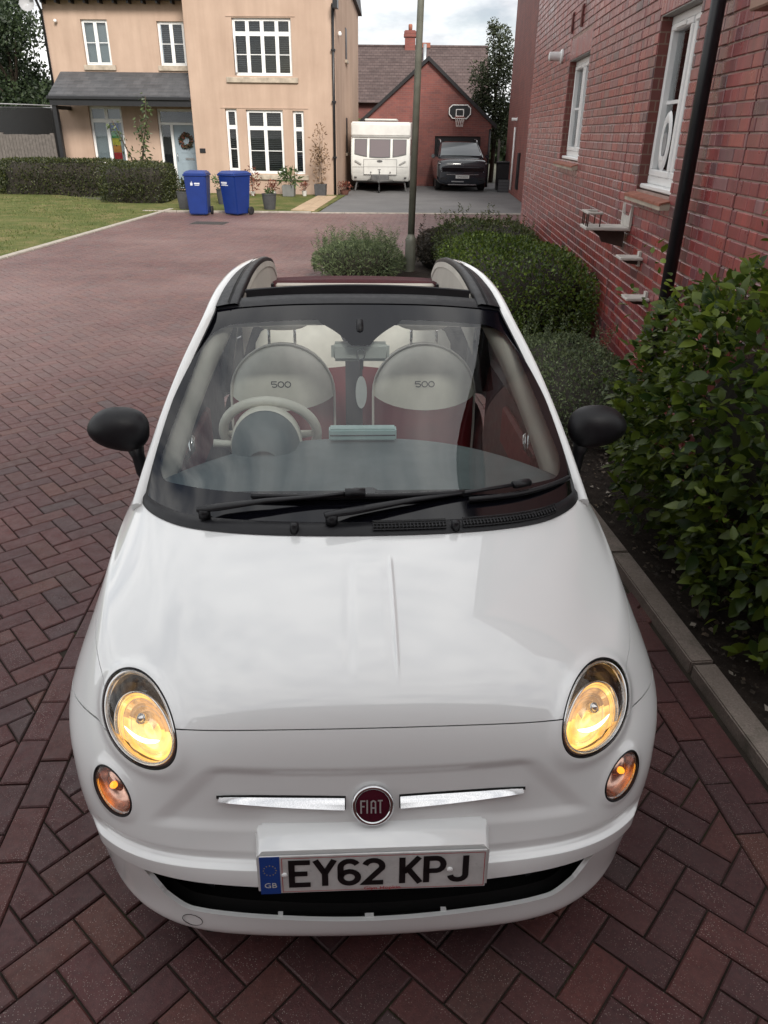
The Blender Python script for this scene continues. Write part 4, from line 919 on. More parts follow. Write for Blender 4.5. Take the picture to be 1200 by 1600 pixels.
class Sheet:
    """patch that can be trimmed by signed fields; keeps the side where the field is positive"""
    def __init__(s, P):
        nv, nu = P.shape[:2]; s.V = P.reshape(-1, 3).copy()
        i = np.arange(nv*nu).reshape(nv, nu); s.F = np.stack([i[:-1, :-1], i[:-1, 1:], i[1:, 1:], i[1:, :-1]], -1).reshape(-1, 4).tolist()
    def trim(s, fn):
        f = fn(s.V); V = s.V.tolist(); nF = []; cache = {}
        def cut(a, b):
            k = (a, b) if a < b else (b, a)
            if k not in cache:
                pa, pb = s.V[k[0]], s.V[k[1]]; fa = f[k[0]]; t0, t1 = 0., 1.
                for _ in range(14):
                    m = (t0+t1)/2; fm = fn((pa+(pb-pa)*m)[None])[0]
                    if (fm > 0) == (fa > 0): t0 = m
                    else: t1 = m
                cache[k] = len(V); V.append((pa+(pb-pa)*(t0+t1)/2).tolist())
            return cache[k]
        pos = f > 0
        for F in s.F:
            p = [pos[i] for i in F]
            if all(p): nF.append(F); continue
            if not any(p): continue
            o = []
            for q in range(len(F)):
                a, b = F[q], F[(q+1) % len(F)]
                if pos[a]: o.append(a)
                if pos[a] != pos[b]: o.append(cut(a, b))
            if len(o) >= 3: nF.append(o)
        s.F = nF; s.V = np.array(V); return s
    def build(s, name, mat, parent, lip=.012, sharp=35, flip=False):
        used = sorted({i for F in s.F for i in F}); mp_ = {a: b for b, a in enumerate(used)}
        V = s.V[used]; F = [[mp_[i] for i in f] for f in s.F]
        me = bpy.data.meshes.new(name); me.from_pydata(V.tolist(), [], F); bm = bmesh.new(); bm.from_mesh(me)
        bmesh.ops.remove_doubles(bm, verts=bm.verts, dist=2e-5); bmesh.ops.recalc_face_normals(bm, faces=bm.faces)
        bm.normal_update()
        # orient outwards: away from the cabin centre
        c = Vector((0, 1.6, .62)); sc_ = sum((f.calc_center_median()-c).dot(f.normal)*f.calc_area() for f in bm.faces)
        if sc_ < 0: bmesh.ops.reverse_faces(bm, faces=bm.faces); bm.normal_update()
        if lip:
            ed = [e for e in bm.edges if len(e.link_faces) == 1]; nv = {}
            for e in ed:
                for v in e.verts:
                    if v not in nv: nv[v] = bm.verts.new(v.co-v.normal*lip)
            for e in ed:
                a, b = e.verts
                l = e.link_loops[0]
                if l.vert is a: a, b = b, a
                try: bm.faces.new((a, b, nv[b], nv[a]))
                except ValueError: pass
        bm.to_mesh(me); bm.free(); me.materials.append(mat); me.polygons.foreach_set('use_smooth', [True]*len(me.polygons)); me.set_sharp_from_angle(angle=R(sharp))
        return mesh_obj(name, me, parent)
# lamp openings: centre, long and short axes, outward normal, radii (right side; mirrored for the left)
HLC, HLE1, HLE2, HLN, HLA, HLB = np.array([.5659, .2365, .734]), np.array([.6119, .738, .2843]), np.array([-.651, .2658, .711]), np.array([.4492, -.6202, .6431]), .1486, .0888
FGC, FGE1, FGE2, FGN, FGA, FGB = np.array([.6299, .1606, .5711]), np.array([.6335, .5759, .5167]), np.array([-.6315, -.0009, .7754]), np.array([.447, -.8175, .3631]), .0717, .0474
LAMPS += [(HLC, HLE1, HLE2, HLN, HLA, HLB, .008, .17), (FGC, FGE1, FGE2, FGN, FGA, FGB, .004, .2)]
def ell(C, E1, E2, N_, a, b):
    def fn(P):
        Q = P.copy(); Q[:, 0] = np.abs(Q[:, 0]); D = Q-C
        r = np.sqrt((D@E1/a)**2+(D@E2/b)**2); h = np.abs(D@N_)
        return np.where(h > .12, 1.0, (r-1)*b)
    return fn
def rbox(x, y, cx, cy, hx, hy, r):
    qx, qy = np.abs(x-cx)-hx+r, np.abs(y-cy)-hy+r
    return np.hypot(np.maximum(qx, 0), np.maximum(qy, 0))+np.minimum(np.maximum(qx, qy), 0)-r
def grille(P):
    w_ = np.abs(P[:, 0]); t = np.clip((P[:, 2]-.27)/.13, 0, 1); k = .50+.075*t
    zb = .268+.0*w_+.060*sstep(.45, .575, w_)
    f = np.maximum(np.maximum(w_-k, zb-P[:, 2]), P[:, 2]-.4005)
    f2 = rbox(w_, P[:, 2], 0, .334, k, .0665, .022)
    return np.where(P[:, 1] > .4, 1.0, np.maximum(f, f2))
def arch(sc0, r=.335): return lambda P: np.where(np.abs(P[:, 0]) < .5, 1.0, np.hypot(P[:, 1]-sc0, P[:, 2]-.29)-r)
zsp = lambda P: .688-.22*np.clip(P[:, 1]-.272, 0, .4)+.10*np.clip(P[:, 1]-.272, 0, .4)**2
def is_wing(P): return np.minimum(P[:, 2]-np.where(P[:, 1] > .8, .412, zsp(P)), np.abs(P[:, 0])-.60)
G2 = .0018
# bonnet
P, N = skin(8.012, 12, -7.7, 7.7, 150, 330)
Sheet(P).trim(ell(HLC, HLE1, HLE2, HLN, HLA, HLB)).build('bonnet', M_white, CAR)
# bumper cover
P, N = skin(0, 7.988, -8.6, 8.6, 250, 420)
b_ = Sheet(P).trim(ell(HLC, HLE1, HLE2, HLN, HLA, HLB)).trim(ell(FGC, FGE1, FGE2, FGN, FGA, FGB)).trim(grille).trim(arch(.715)).trim(lambda P: -is_wing(P)-G2).trim(lambda P: .62-P[:, 1]).build('front_bumper', M_white, CAR)
# front wings
for sg in (1, -1):
    P, N = skin(4.0, 7.988, 3.6, 9.0, 130, 180); P[..., 0] *= sg
    Sheet(P).trim(ell(HLC, HLE1, HLE2, HLN, HLA, HLB)).trim(arch(.715)).trim(lambda P: is_wing(P)-G2).trim(lambda P: 1.20-P[:, 1]).build('front_wing', M_white, CAR)
    P, N = skin(0, 4.7, 6.2, 9.0, 60, 40); P[..., 0] *= sg
    Sheet(P).trim(arch(.715)).trim(lambda P: P[:, 1]-.75).trim(lambda P: 1.20-P[:, 1]).trim(lambda P: .41-P[:, 2]).build('sill_panel', M_white, CAR)
    P, N = skin(8.03, 12, 7.72, 9, 40, 20); P[..., 0] *= sg; Sheet(P).trim(lambda P: 1.20-P[:, 1]).build('scuttle_panel', M_white, CAR)
    # door, rear quarter
    P, N = skin(0, 12, 8.2, 10.8, 60, 60); P[..., 0] *= sg
    dq = Sheet(P).trim(lambda P: P[:, 1]-1.206).trim(lambda P: 2.26-P[:, 1]).build('door', M_white, CAR)
    MB().box(sg*.815 if sg > 0 else -.835, .835 if sg > 0 else -.815, 2.02, 2.18, .80, .825).build('door_handle', M_chrome, dq, bevel=.008)
    P, N = skin(0, 12, 10.2, 13.9, 60, 70); P[..., 0] *= sg
    Sheet(P).trim(arch(3.015)).trim(lambda P: P[:, 1]-2.266).build('rear_quarter', M_white, CAR)
P, N = skin(0, 12, 13.4, 15, 60, 40); Q = np.concatenate([P, (P*np.array([-1, 1, 1]))[:, ::-1][:, 1:]], 1)
Sheet(Q).build('tail_panel', M_white, CAR)
# dark liner just inside the skin so that gaps and openings read as depth
vv = np.linspace(0, 12, 60); uu = np.linspace(-9, 9, 120); P = ev(CTRL, vv, np.abs(uu)); P[..., 0] *= np.where(uu < 0, -1, 1)
cen = np.array([0, 1.15, .55]); Q = P-(P-cen)/np.linalg.norm(P-cen, axis=2, keepdims=True)*.05
s_ = Sheet(Q); CUT = lambda C, E1, E2, N_, a, b: ell(C, E1, E2, N_, a*1.02, b*1.02)
s_.trim(grille).trim(CUT(HLC, HLE1, HLE2, HLN, HLA, HLB)).trim(CUT(FGC, FGE1, FGE2, FGN, FGA, FGB)).trim(arch(.715, .33)).trim(lambda P: 1.2-P[:, 1]).build('inner_liner', M_gap, CAR, lip=0)
MB().box(-.70, .70, .5, 3.3, .17, .24).build('floor_pan', M_gap, CAR)
# lower grille: dark lattice set back in the opening
mb = MB()
def nose(w_, z): # bumper depth at (w,z)
    return float(np.interp(abs(w_), [0, .25, .42, .535, .625], [.005, .020, .045, .086, .146]))
for k in range(6):
    z = .278+k*.022; mb.tube([(x, nose(x, z)+.085, z) for x in np.linspace(-.55, .55, 23)], .0045, 4)
for x in np.linspace(-.53, .53, 36): mb.tube([(x, nose(x, 0)+.090, .262), (x, nose(x, 0)+.086, .396)], .003, 4)
mb.build('lower_grille', simple('grille_black', (.006, .006, .007), .5), CAR)
for sg in (-1, 1): MB().hexa([(sg*.40, .10, .285), (sg*.56, .17, .30), (sg*.56, .20, .30), (sg*.40, .14, .285)], [(sg*.40, .085, .385), (sg*.56, .15, .385), (sg*.56, .19, .385), (sg*.40, .14, .385)]).build('grille_blank', M_black, CAR)
MB().hexa([(-.50, .10, .192), (.50, .10, .192), (.62, .34, .192), (-.62, .34, .192)], [(-.50, .10, .204), (.50, .10, .204), (.62, .34, .204), (-.62, .34, .204)]).box(-.62, .62, .34, .36, .19, .43).hexa([(-.42, .045, .192), (.42, .045, .192), (.42, .10, .192), (-.42, .10, .192)], [(-.42, .045, .204), (.42, .045, .204), (.42, .10, .204), (-.42, .10, .204)]).build('grille_back', M_gap, CAR)
for x, l in ((-.235, .012), (-.02, .022), (.17, .014)):
    pass; MB().box(x, x+l, nose(x, 0)+.010, nose(x, 0)+.02, .262, .2705).build('grille_clip', M_white, CAR)
ty_ = ev(CTRL, [2.0], [2.18])[0, 0]; MB().tube([(-(ty_[0])+.026*math.cos(t*.3927), ty_[1]+.0+.006*math.cos(t*.3927)*-1-.001, ty_[2]+.02*math.sin(t*.3927)) for t in range(17)], .0009, 4, cap=False).build('tow_eye_cover', M_gap, CAR)
# number plate carrier and plate
PLz, PLs, TILT = .4655, .003, R(6)
def plate(x, z, d=0):  # plate coordinates, z from the plate centre
    return (x, PLs+z*math.tan(TILT)-d, PLz+z)
PLG = lambda x0, x1, z0, z1, d0, d1: MB().hexa([plate(x0, z0, d0), plate(x0, z0, d1), plate(x1, z0, d1), plate(x1, z0, d0)], [plate(x0, z1, d0), plate(x0, z1, d1), plate(x1, z1, d1), plate(x1, z1, d0)])
cr_ = []
for t in np.linspace(0, 1, 9):
    y = .09*t; top = .062+(.006*math.sin(t*3.14)); hf = .271+.016*t*t; top += .004*t; cr_.append([(-hf, PLs-.002+y, PLz-.064), (-hf, PLs-.002+y+.004, PLz+top-.016), (-hf+.014, PLs+y+.006, PLz+top), (hf-.014, PLs+y+.006, PLz+top), (hf, PLs-.002+y+.004, PLz+top-.016), (hf, PLs-.002+y, PLz-.064)])
carr = MB().grid(cr_).add(cr_[0], [(0, 1, 2, 3, 4, 5)]).build('plate_carrier', M_white, CAR, bevel=.006, seg=2, sharp=60)
# (plate width 527 x 111)
M_plate = simple('plate_white', (.55, .55, .54), .3, .10, 30); M_blue = simple('plate_blue', (.012, .055, .27), .3, .05); M_letter = simple('plate_black', (.006, .006, .007), .35, 0); M_redp = simple('plate_red', (.42, .02, .03), .4, 0)
np_ = PLG(-.2635, .2635, -.0555, .0555, .006, .010).build('number_plate', M_plate, CAR, bevel=.001)
PLG(-.2635, -.217, -.0555, .0555, .0101, .0108).build('blue_band', M_blue, np_)
f_ = lambda d: (lambda x, z: plate(x, z, d))
x = -.196; lw = .0565
for chx in 'EY62 KPJ':
    if chx == ' ': x += .030; continue
    mb = MB()
    for st in GLYPH[chx]:
        cl = len(st) > 12 and abs(st[0][0]-st[-1][0]) < 1e-3 and abs(st[0][1]-st[-1][1]) < 1e-3
        stroke(mb, [(x+p[0]*.081, -.036+p[1]*.081*.965) for p in (st[:-1] if cl else st)], .0145, f_(.0112), cl)
    mb.build('letter_'+chx.lower() if chx.isalpha() else 'digit', M_letter, np_, recalc=False); x += lw
mb = MB(); stroke(mb, [(-.212, -.050), (.259, -.050), (.259, .0505), (-.212, .0505)], .0015, f_(.0112), True); mb.build('border_line', M_redp, np_, recalc=False)
RX = (R(90)-0, 0, 0)
def ptext(name, s, size, x, z, mat, sx=1.0): return text_obj(name, s, size, mat, np_, plate(x, z, .0113), (R(90)-TILT, 0, 0), .0002, sx=sx)
ptext('country_letters', 'GB', .021, -.240, -.030, M_plate, 1.1); ptext('dealer_name', 'Glyn Hopkin', .0125, .02, -.0475, M_redp, 1.35)
mb = MB()
for k in range(12):
    a = R(30*k); cx, cz = -.240+.0145*math.cos(a), .016+.0145*math.sin(a); st = [(cx+(.0022 if q % 2 == 0 else .0009)*math.cos(q*.6283), cz+(.0022 if q % 2 == 0 else .0009)*math.sin(q*.6283)) for q in range(10)]
    mb.add([plate(p, q, .0113) for p, q in st], [tuple(range(10))])
mb.build('star_ring', simple('plate_star', (.55, .45, .08), .4, 0), np_, recalc=False)
for x_ in (-.207, .178): MB().lathe([(.007, 0), (.007, .002), (.004, .0045)], 12, plate(x_, .001, .010), (0, -1, .1)).build('fixing_cap', M_upvc, np_, smooth=True)
# badge
bn = Vector((0, -.93, .37)).normalized(); bc = Vector((0, .081, .588))
bd = MB().lathe([(.030, -.004), (.0475, -.002), (.0505, .004), (.049, .010), (.0445, .0125), (.0405, .0105), (.0395, .008)], 40, bc, bn, cap=False).build('badge', M_chrome, CAR, smooth=True)
MB().lathe([(.0398, .0082), (.0300, .0100), (.0001, .0108)], 40, bc, bn, cap=False).build('badge_disc', simple('badge_maroon', (.055, .006, .014), .18, .1, 40), bd, smooth=True)
bu = Vector((1, 0, 0)); bv = bn.cross(bu).normalized(); bv = bv if bv.z > 0 else -bv
mb = MB(); x = -.0298
for chx, wdt in (('F', .0135), ('I', .0085), ('A', .0150), ('T', .0130)):
    for st in GLYPH[chx]: stroke(mb, [(x+(p[0]-(.24 if chx == 'I' else 0))*.0205, -.0165+p[1]*.033) for p in st], .0036, lambda a, b: bc+bn*.0118+bu*a+bv*b)
    x += wdt+.0012
mb.build('badge_lettering', simple('badge_silver', (.72, .72, .74), .25, 0, metal=.7), bd, recalc=False)
# chrome bars either side of the badge
for sg in (-1, 1):
    G = []
    for t in np.linspace(0, 1, 22):
        w_ = .066+(.362-.066)*t; i = t*1.56; p = ev(CTRL, [6.31+.13*t], [.24+(1.545-.24)*t])[0, 0]; h = .0140*(1-t**1.7)**.8+.0004; y0 = p[1]-.002
        if t > .93: pass
        G.append([(sg*w_, y0+.006, p[2]-h*1.0), (sg*w_, y0-.008, p[2]-h*.95), (sg*w_, y0-.010, p[2]-h*.62), (sg*w_, y0-.002, p[2]-h*.15), (sg*w_, y0+.012, p[2]+h*.72), (sg*w_, y0+.020, p[2]+h*.85)])
    cb_ = MB().grid(G).add(G[0], [(0, 1, 2, 3, 4, 5)]).build('chrome_bar', simple('pitted_chrome', (.74, .74, .75), .14, .10, 300, metal=1.0), CAR, sharp=40)
    RB = [[(r[2][0]*(1.0 if 0 < i < len(G)-1 else (.965 if i == 0 else 1.018)), r[2][1]+.0155+dz*.42*(abs(r[4][2]-r[1][2])/2+.003), (r[1][2]+r[4][2])/2+dz*(.0032+abs(r[4][2]-r[1][2])/2)) for dz in (-1, 0, 1)] for i, r in enumerate(G)]; MB().grid(RB).build('bar_recess', M_gap, cb_, smooth=True)
# ---- headlamps and indicators, laid into the skin
Pg, _ = skin(4.5, 11, 1.5, 7.5, 140, 140); PgF = Pg.reshape(-1, 3)
class Lamp:
    def __init__(s, C, E1, E2, N_, a, b, sg):
        s.C, s.E1, s.E2, s.N, s.a, s.b, s.sg = C, E1, E2, N_, a, b, sg
        D = PgF-C; x, y, h = D@E1/a, D@E2/b, D@N_; ok = (np.hypot(x, y) < 1.25) & (np.abs(h) < .1)
        x, y, h = x[ok], y[ok], h[ok]; A_ = np.stack([np.ones_like(x), x, y, x*x, x*y, y*y, x**3, y**3, x*x*y, x*y*y], 1); s.k = np.linalg.lstsq(A_, h, rcond=None)[0]
    def p(s, x, y, d):
        h = float(np.dot(s.k, [1, x, y, x*x, x*y, y*y, x**3, y**3, x*x*y, x*y*y])); q = s.C+s.E1*x*s.a+s.E2*y*s.b+s.N*(h+d)
        return (q[0]*s.sg, q[1], q[2])
    def rings(s, rd, n=56, c=(0, 0), k=(1, 1), mb=None, flat=False):
        mb = mb or MB(); G = []
        for r, d in rd: G.append([s.p(c[0]+k[0]*r*math.cos(2*math.pi*i/n), c[1]+k[1]*r*math.sin(2*math.pi*i/n), d) for i in range(n)])
        return mb.grid(G, closed_u=True)
M_glow = NM('headlamp_glow'); M_glow.base((.55, .42, .25)); M_glow.set(rough=.18, metal=.8)
rd_ = M_glow.ramp(M_glow.noise(14, 2, .5, dist=.6), (.35, (.62, .31, .07)), (.5, (.92, .50, .13)), (.68, (1.0, .66, .24)))
M_glow.set(em=rd_, ems=.95); M_glow = M_glow.m
M_glow2 = NM('headlamp_upper_glow'); M_glow2.base((.45, .36, .28)); M_glow2.set(rough=.2, metal=.9, em=M_glow2.ramp(M_glow2.noise(20, 2, .5, dist=.6), (.4, (.52, .29, .13)), (.6, (.75, .44, .20))), ems=.55); M_glow2 = M_glow2.m
M_beam = NM('lamp_filament'); M_beam.base((1, .8, .5)); M_beam.set(em=(1.0, .84, .48), ems=3.2); M_beam = M_beam.m
M_amber = NM('indicator_bulb'); M_amber.base((.8, .3, .02)); M_amber.set(em=(1.0, .36, .03), ems=1.3, rough=.2); M_amber = M_amber.m
M_refl = simple('lamp_reflector', (.72, .71, .70), .13, 0, metal=1); M_bezel = simple('lamp_bezel', (.10, .10, .105), .22, .1, 4, metal=.8)
M_pink = simple('indicator_reflector', (.74, .46, .36), .22, .2, 60, metal=.9)
for sg in (1, -1):
    Lm = Lamp(HLC, HLE1, HLE2, HLN, HLA, HLB, sg)
    hl = Lm.rings([(1.0, -.012), (1.0, .0005), (.99, .003), (.972, .002), (.965, -.010)]).build('headlight', M_black, CAR, smooth=True)
    Lm.rings([(.968, .002), (.94, .008), (.8, .013), (.6, .018), (.35, .022), (.12, .024), (.001, .024)]).build('lens', M_clear, hl, smooth=True)
    Lm.rings([(.968, -.006), (.945, -.001), (.905, .001), (.865, -.003), (.84, -.012), (.835, -.028)]).build('chrome_rim', M_refl, hl, smooth=True)
    Lm.rings([(.836, -.026), (.79, -.060), (.5, -.075), (.001, -.078)]).build('bucket', M_bezel, hl, smooth=True)
    # daytime lamp ribs in the upper part of the bucket
    for q in range(7):
        x = -.05+.125*q; MB().grid([[Lm.p(x+dx, .40-.02*q+dy, -.035-.03*k) for dx, dy in ((0, .0), (.012, .20), (.03, .36))] for k in (0, 1)]).build('rib', M_refl, hl)
    cx, cy, kx, ky = -.19, -.15, .73, .79
    Lm.rings([(1.03, -.020), (1.0, -.012), (.97, -.012), (.95, -.022)], c=(cx, cy), k=(kx, ky)).build('reflector_ring', M_refl, hl, smooth=True)
    # bowl: stepped rings, lower half carries the light, upper half the shade
    rs_ = [(.95, -.022), (.86, -.034), (.84, -.030), (.72, -.044), (.70, -.039), (.52, -.052), (.50, -.048), (.30, -.056), (.001, -.060)]
    n = 56; low = MB(); upm = MB()
    def ringpt(r, d, i): return Lm.p(cx+kx*r*math.cos(2*math.pi*i/n), cy+ky*r*math.sin(2*math.pi*i/n), d)
    for a_, b_2 in zip(rs_[:-1], rs_[1:]):
        for i in range(n):
            ang = (360*(i+.5)/n) % 360; rm = (a_[0]+b_2[0])/2
            x_, y_ = rm*math.cos(R(ang)), rm*math.sin(R(ang)); upper = (x_*.62+y_*.78) > .12 and rm < .80
            (upm if upper else low).add([ringpt(*a_, i), ringpt(*a_, i+1), ringpt(*b_2, i+1), ringpt(*b_2, i)], [(0, 1, 2, 3)])
    low.build('reflector_bowl', M_glow, hl, recalc=False); upm.build('reflector_shade', M_glow2, hl, recalc=False)
    for rr_, dd_ in ((.62, -.040), (.80, -.028), (.90, -.022)):    # moulded rings of the reflector
        MB().tube([ringpt(rr_, dd_, i) for i in range(30, 72)], .0006, 4).build('moulded_ring', M_refl, hl, smooth=True)
    # bright crescent under the bulb
    G = []
    for t in np.linspace(-1, 1, 22):
        # along the direction across the lamp
        ex, ey = .62, .78; lx, ly = ey, -ex
        a_ = t*.60; dd = -.10-.17*(1-t*t); th_ = .065*(1-t*t)**.5+.004
        G.append([Lm.p(cx+kx*(lx*a_*-1+ex*(dd+o)), cy+ky*(ly*a_*-1+ey*(dd+o)), -.014) for o in (th_, -th_)])
    MB().grid(G).build('lit_crescent', M_beam, hl, recalc=False)
    MB().lathe([(.001, -.012), (.013, -.010), (.016, 0), (.012, .012), (.001, .016)], 14, Lm.p(cx+.14, cy+.17, -.022), Vector((HLN[0]*sg, HLN[1], HLN[2])), cap=False).build('bulb_shield', M_refl, hl, smooth=True)
    Fm = Lamp(FGC, FGE1, FGE2, FGN, FGA, FGB, sg)
    fg = Fm.rings([(1.0, -.010), (1.0, .0005), (.975, .003), (.935, .002), (.92, -.008)], 40).build('indicator_lamp', M_black, CAR, smooth=True)
    Fm.rings([(.93, .001), (.8, .006), (.45, .010), (.001, .012)], 40).build('lens', M_clear, fg, smooth=True)
    Fm.rings([(.92, -.006), (.88, -.012), (.84, -.010)], 40).build('chrome_rim', M_refl, fg, smooth=True)
    Fm.rings([(.85, -.010), (.70, -.026), (.4, -.036), (.001, -.040)], 40).build('reflector_bowl', M_pink, fg, smooth=True)
    Fm.rings([(1.0, -.018), (.8, -.012), (.4, -.010), (.001, -.010)], 24, c=(.22, .28), k=(.42, .36)).build('inner_lens', M_pink, fg, smooth=True)
    MB().lathe([(.001, 0), (.007, .002), (.009, .010), (.006, .017), (.001, .019)], 14, Fm.p(.10, .28, -.016), Vector((FGN[0]*sg, FGN[1], FGN[2])), cap=False).build('bulb', M_amber, fg, smooth=True)

# ---- windscreen
cowl = lambda u: ev(CTRL, [12], [abs(u)])[0, 0]
def glass(x, t, d=0.0):
    """x in -1..1 across, t 0..1 from cowl to roof"""
    a = abs(x); c = cowl(6.35*a**1.0 if a < 1 else 6.35*a)
    B = np.array([c[0], c[1]+.022, c[2]+.012]); Mi = np.array([.648*a, 1.225+.08*a*a, 1.212-.040*a**2.2]); T = np.array([.563*a, 1.650+.026*a*a, 1.432-.034*a**2.5])
    k = [(t-.5)*(t-1)*2, -4*t*(t-1), 2*t*(t-.5)]
    wB = Mi[0]*0  # widths follow the pillar
    q = B*k[0]+Mi*k[1]+T*k[2]
    return (q[0]*(1 if x >= 0 else -1), q[1]-d*.5, q[2]+d*.85)
xs_ = np.linspace(-1, 1, 97); ts_ = np.linspace(0, 1, 65)
GP = np.array([[glass(x, t) for x in xs_] for t in ts_])
XX, TT = np.meshgrid(xs_, ts_)
def clearf(x, t):
    wd = .945
    f = -rbox(x/wd*.75, t-.508, 0, 0, .75, .397, .12)
    # mirror mount spreads down from the header
    m_ = np.abs(x)-(.075+.20*np.clip((t-.757)/.13, 0, 1)**1.3)
    return np.minimum(f, np.where(t > .757, m_, 1.0))
def glass_part(keep):
    V = GP.reshape(-1, 3); xt = np.stack([XX.ravel(), TT.ravel()], 1); f = clearf(xt[:, 0], xt[:, 1])*keep
    nv, nu = GP.shape[:2]; i = np.arange(nv*nu).reshape(nv, nu); Fq = np.stack([i[:-1, :-1], i[:-1, 1:], i[1:, 1:], i[1:, :-1]], -1).reshape(-1, 4).tolist()
    Vl = [tuple(v) for v in V]; out_ = []; cache = {}
    def cut(a, b):
        k = (min(a, b), max(a, b))
        if k not in cache:
            t0, t1 = 0., 1.; fa = f[k[0]]
            for _ in range(12):
                m = (t0+t1)/2; q = xt[k[0]]+(xt[k[1]]-xt[k[0]])*m; fm = float(clearf(np.array([q[0]]), np.array([q[1]]))[0])*keep
                if (fm > 0) == (fa > 0): t0 = m
                else: t1 = m
            q = xt[k[0]]+(xt[k[1]]-xt[k[0]])*t0; cache[k] = len(Vl); Vl.append(glass(q[0], q[1]))
        return cache[k]
    for Fc in Fq:
        o = []
        for q in range(4):
            a, b = Fc[q], Fc[(q+1) % 4]
            if f[a] > 0: o.append(a)
            if (f[a] > 0) != (f[b] > 0): o.append(cut(a, b))
        if len(o) >= 3: out_.append(o)
    us = sorted({i for F in out_ for i in F}); mp_ = {a: b for b, a in enumerate(us)}
    return [Vl[i] for i in us], [[mp_[i] for i in F] for F in out_]
V, F = glass_part(1); ws = build('windscreen', V, F, M_wsglass, CAR, smooth=True)
V, F = glass_part(-1); build('black_border', V, F, simple('glass_border', (.003, .003, .005), .08, 0, spec=.5), ws, smooth=True)
# cowl panel in black plastic with drain grilles
G = []
for k, (ds, dz) in enumerate(((-.004, .006), (.010, .016), (.040, .024), (.060, .014))):
    row = []
    for x in np.linspace(-1, 1, 61):
        c = cowl(6.6*abs(x)); row.append((c[0]*(1 if x >= 0 else -1), c[1]+ds, c[2]+dz-(.004 if k == 0 else 0)))
    G.append(row)
cp = MB().grid(G).build('cowl_panel', M_black, CAR, smooth=True)
def cowlp(w_, k, up=.0): # point on the cowl panel at lateral w, k 0..1 front to back
    us = np.linspace(0, 7, 80); c = ev(CTRL, [12], us)[0]; u = float(np.interp(abs(w_), c[:, 0], us)); c = cowl(u)
    return (w_, c[1]+.004+.040*k, c[2]+.014+.012*k+up)
for a, b in ((.02, .235), (.285, .60)):
    mb = MB(); nslat = int((b-a)/.0105)
    for q in range(nslat):
        x = a+(b-a)*q/nslat; mb.box(x, x+.0035, *sorted((cowlp(x, .0)[1], cowlp(x, .85)[1])), cowlp(x, .4)[2]-.004, cowlp(x, .4)[2]+.006)
    for k in (.0, .28, .56, .85): mb.tube([cowlp(x, k, .004) for x in np.linspace(a, b, 20)], .0018, 4)
    mb.build('drain_grille', M_black, cp)
    MB().grid([[cowlp(x, k, .001) for x in np.linspace(a, b, 20)] for k in (0, .85)]).build('grille_well', M_gap, cp)
for x in (-.205, .262): MB().lathe([(.013, -.01), (.013, .016), (.009, .02)], 12, cowlp(x, .15), (0, 0, 1)).build('washer_jet', M_black, cp, smooth=True)
# wipers: pivot, elbow, blade
def onglass(x, t, h): return glass(x, t, h)
def _unused(w_, s, h):
    best = None
    for t in np.linspace(0, .6, 121):
        x = w_/.68
        for _ in range(3):
            q = glass(x, t); x *= (w_/q[0]) if abs(q[0]) > 1e-4 else 1
        q = glass(x, t)
        if best is None or abs(q[1]-s) < best[0]: best = (abs(q[1]-s), q)
    q = best[1]; return (w_, q[1]-h*.45, q[2]+h*.88)
def wiper(base, elbow, b0, b1, nm):
    wp = MB().tube([cowlp(base[0], .75, .002), cowlp(base[0], .75, .03)], .018, 12).build('wiper', M_black, CAR, smooth=True)
    p0 = Vector(cowlp(base[0], .75, .03)); p1 = Vector(onglass(elbow[0], elbow[1], .034)); m = p0.lerp(p1, .42)+Vector((0, -.004, .006))
    MB().tube([p0-(p1-p0).normalized()*.02, p0+(p1-p0)*.1, m, p0.lerp(p1, .75), p1], [.013, .017, .011, .008, .008], 8, flat=.6).build('arm', M_black, wp, smooth=True)
    n = 14; pts = [onglass(b0[0]+(b1[0]-b0[0])*i/n, b0[1]+(b1[1]-b0[1])*i/n, .016) for i in range(n+1)]
    MB().tube(pts, .0085, 6, flat=1.0).build('blade', M_black, wp, smooth=True)
    MB().tube([onglass(b0[0]+(b1[0]-b0[0])*i/n, b0[1]+(b1[1]-b0[1])*i/n, .006) for i in range(n+1)], .004, 5).build('rubber', M_rubber, wp)
    d = (Vector(pts[-1])-Vector(pts[0])).normalized(); e = Vector(p1); MB().tube([e-d*.03, e+d*.03], .016, 8, flat=.7).build('blade_clip', M_black, wp, smooth=True)
wiper((-.475, 0), (-.02, .098), (-.275, .092), (.238, .098), 0)
wiper((-.098, 0), (.488, .098), (.238, .072), (.925, .082), 1)

# ---- pillars, roof rails, header, folded roof
RAIL = np.array([(.735, .985, .935), (.703, 1.15, 1.058), (.671, 1.30, 1.164), (.627, 1.45, 1.277), (.574, 1.60, 1.386), (.560, 1.75, 1.432), (.549, 1.90, 1.457), (.530, 2.1, 1.474), (.503, 2.35, 1.472), (.480, 2.6, 1.448), (.465, 2.85, 1.395), (.47, 3.05, 1.29), (.50, 3.22, 1.13), (.56, 3.32, .96)])
def spl(P, n):
    P = np.asarray(P, float); G = np.concatenate([2*P[:1]-P[1:2], P, 2*P[-1:]-P[-2:-1]]); m = len(P)-1; o = []
    for x in np.linspace(0, m, n):
        i = min(int(x), m-1); t = x-i; a, b, c, d = G[i], G[i+1], G[i+2], G[i+3]; o.append(.5*((2*b)+(-a+c)*t+(2*a-5*b+4*c-d)*t*t+(-a+3*b-3*c+d)*t**3))
    return np.array(o)
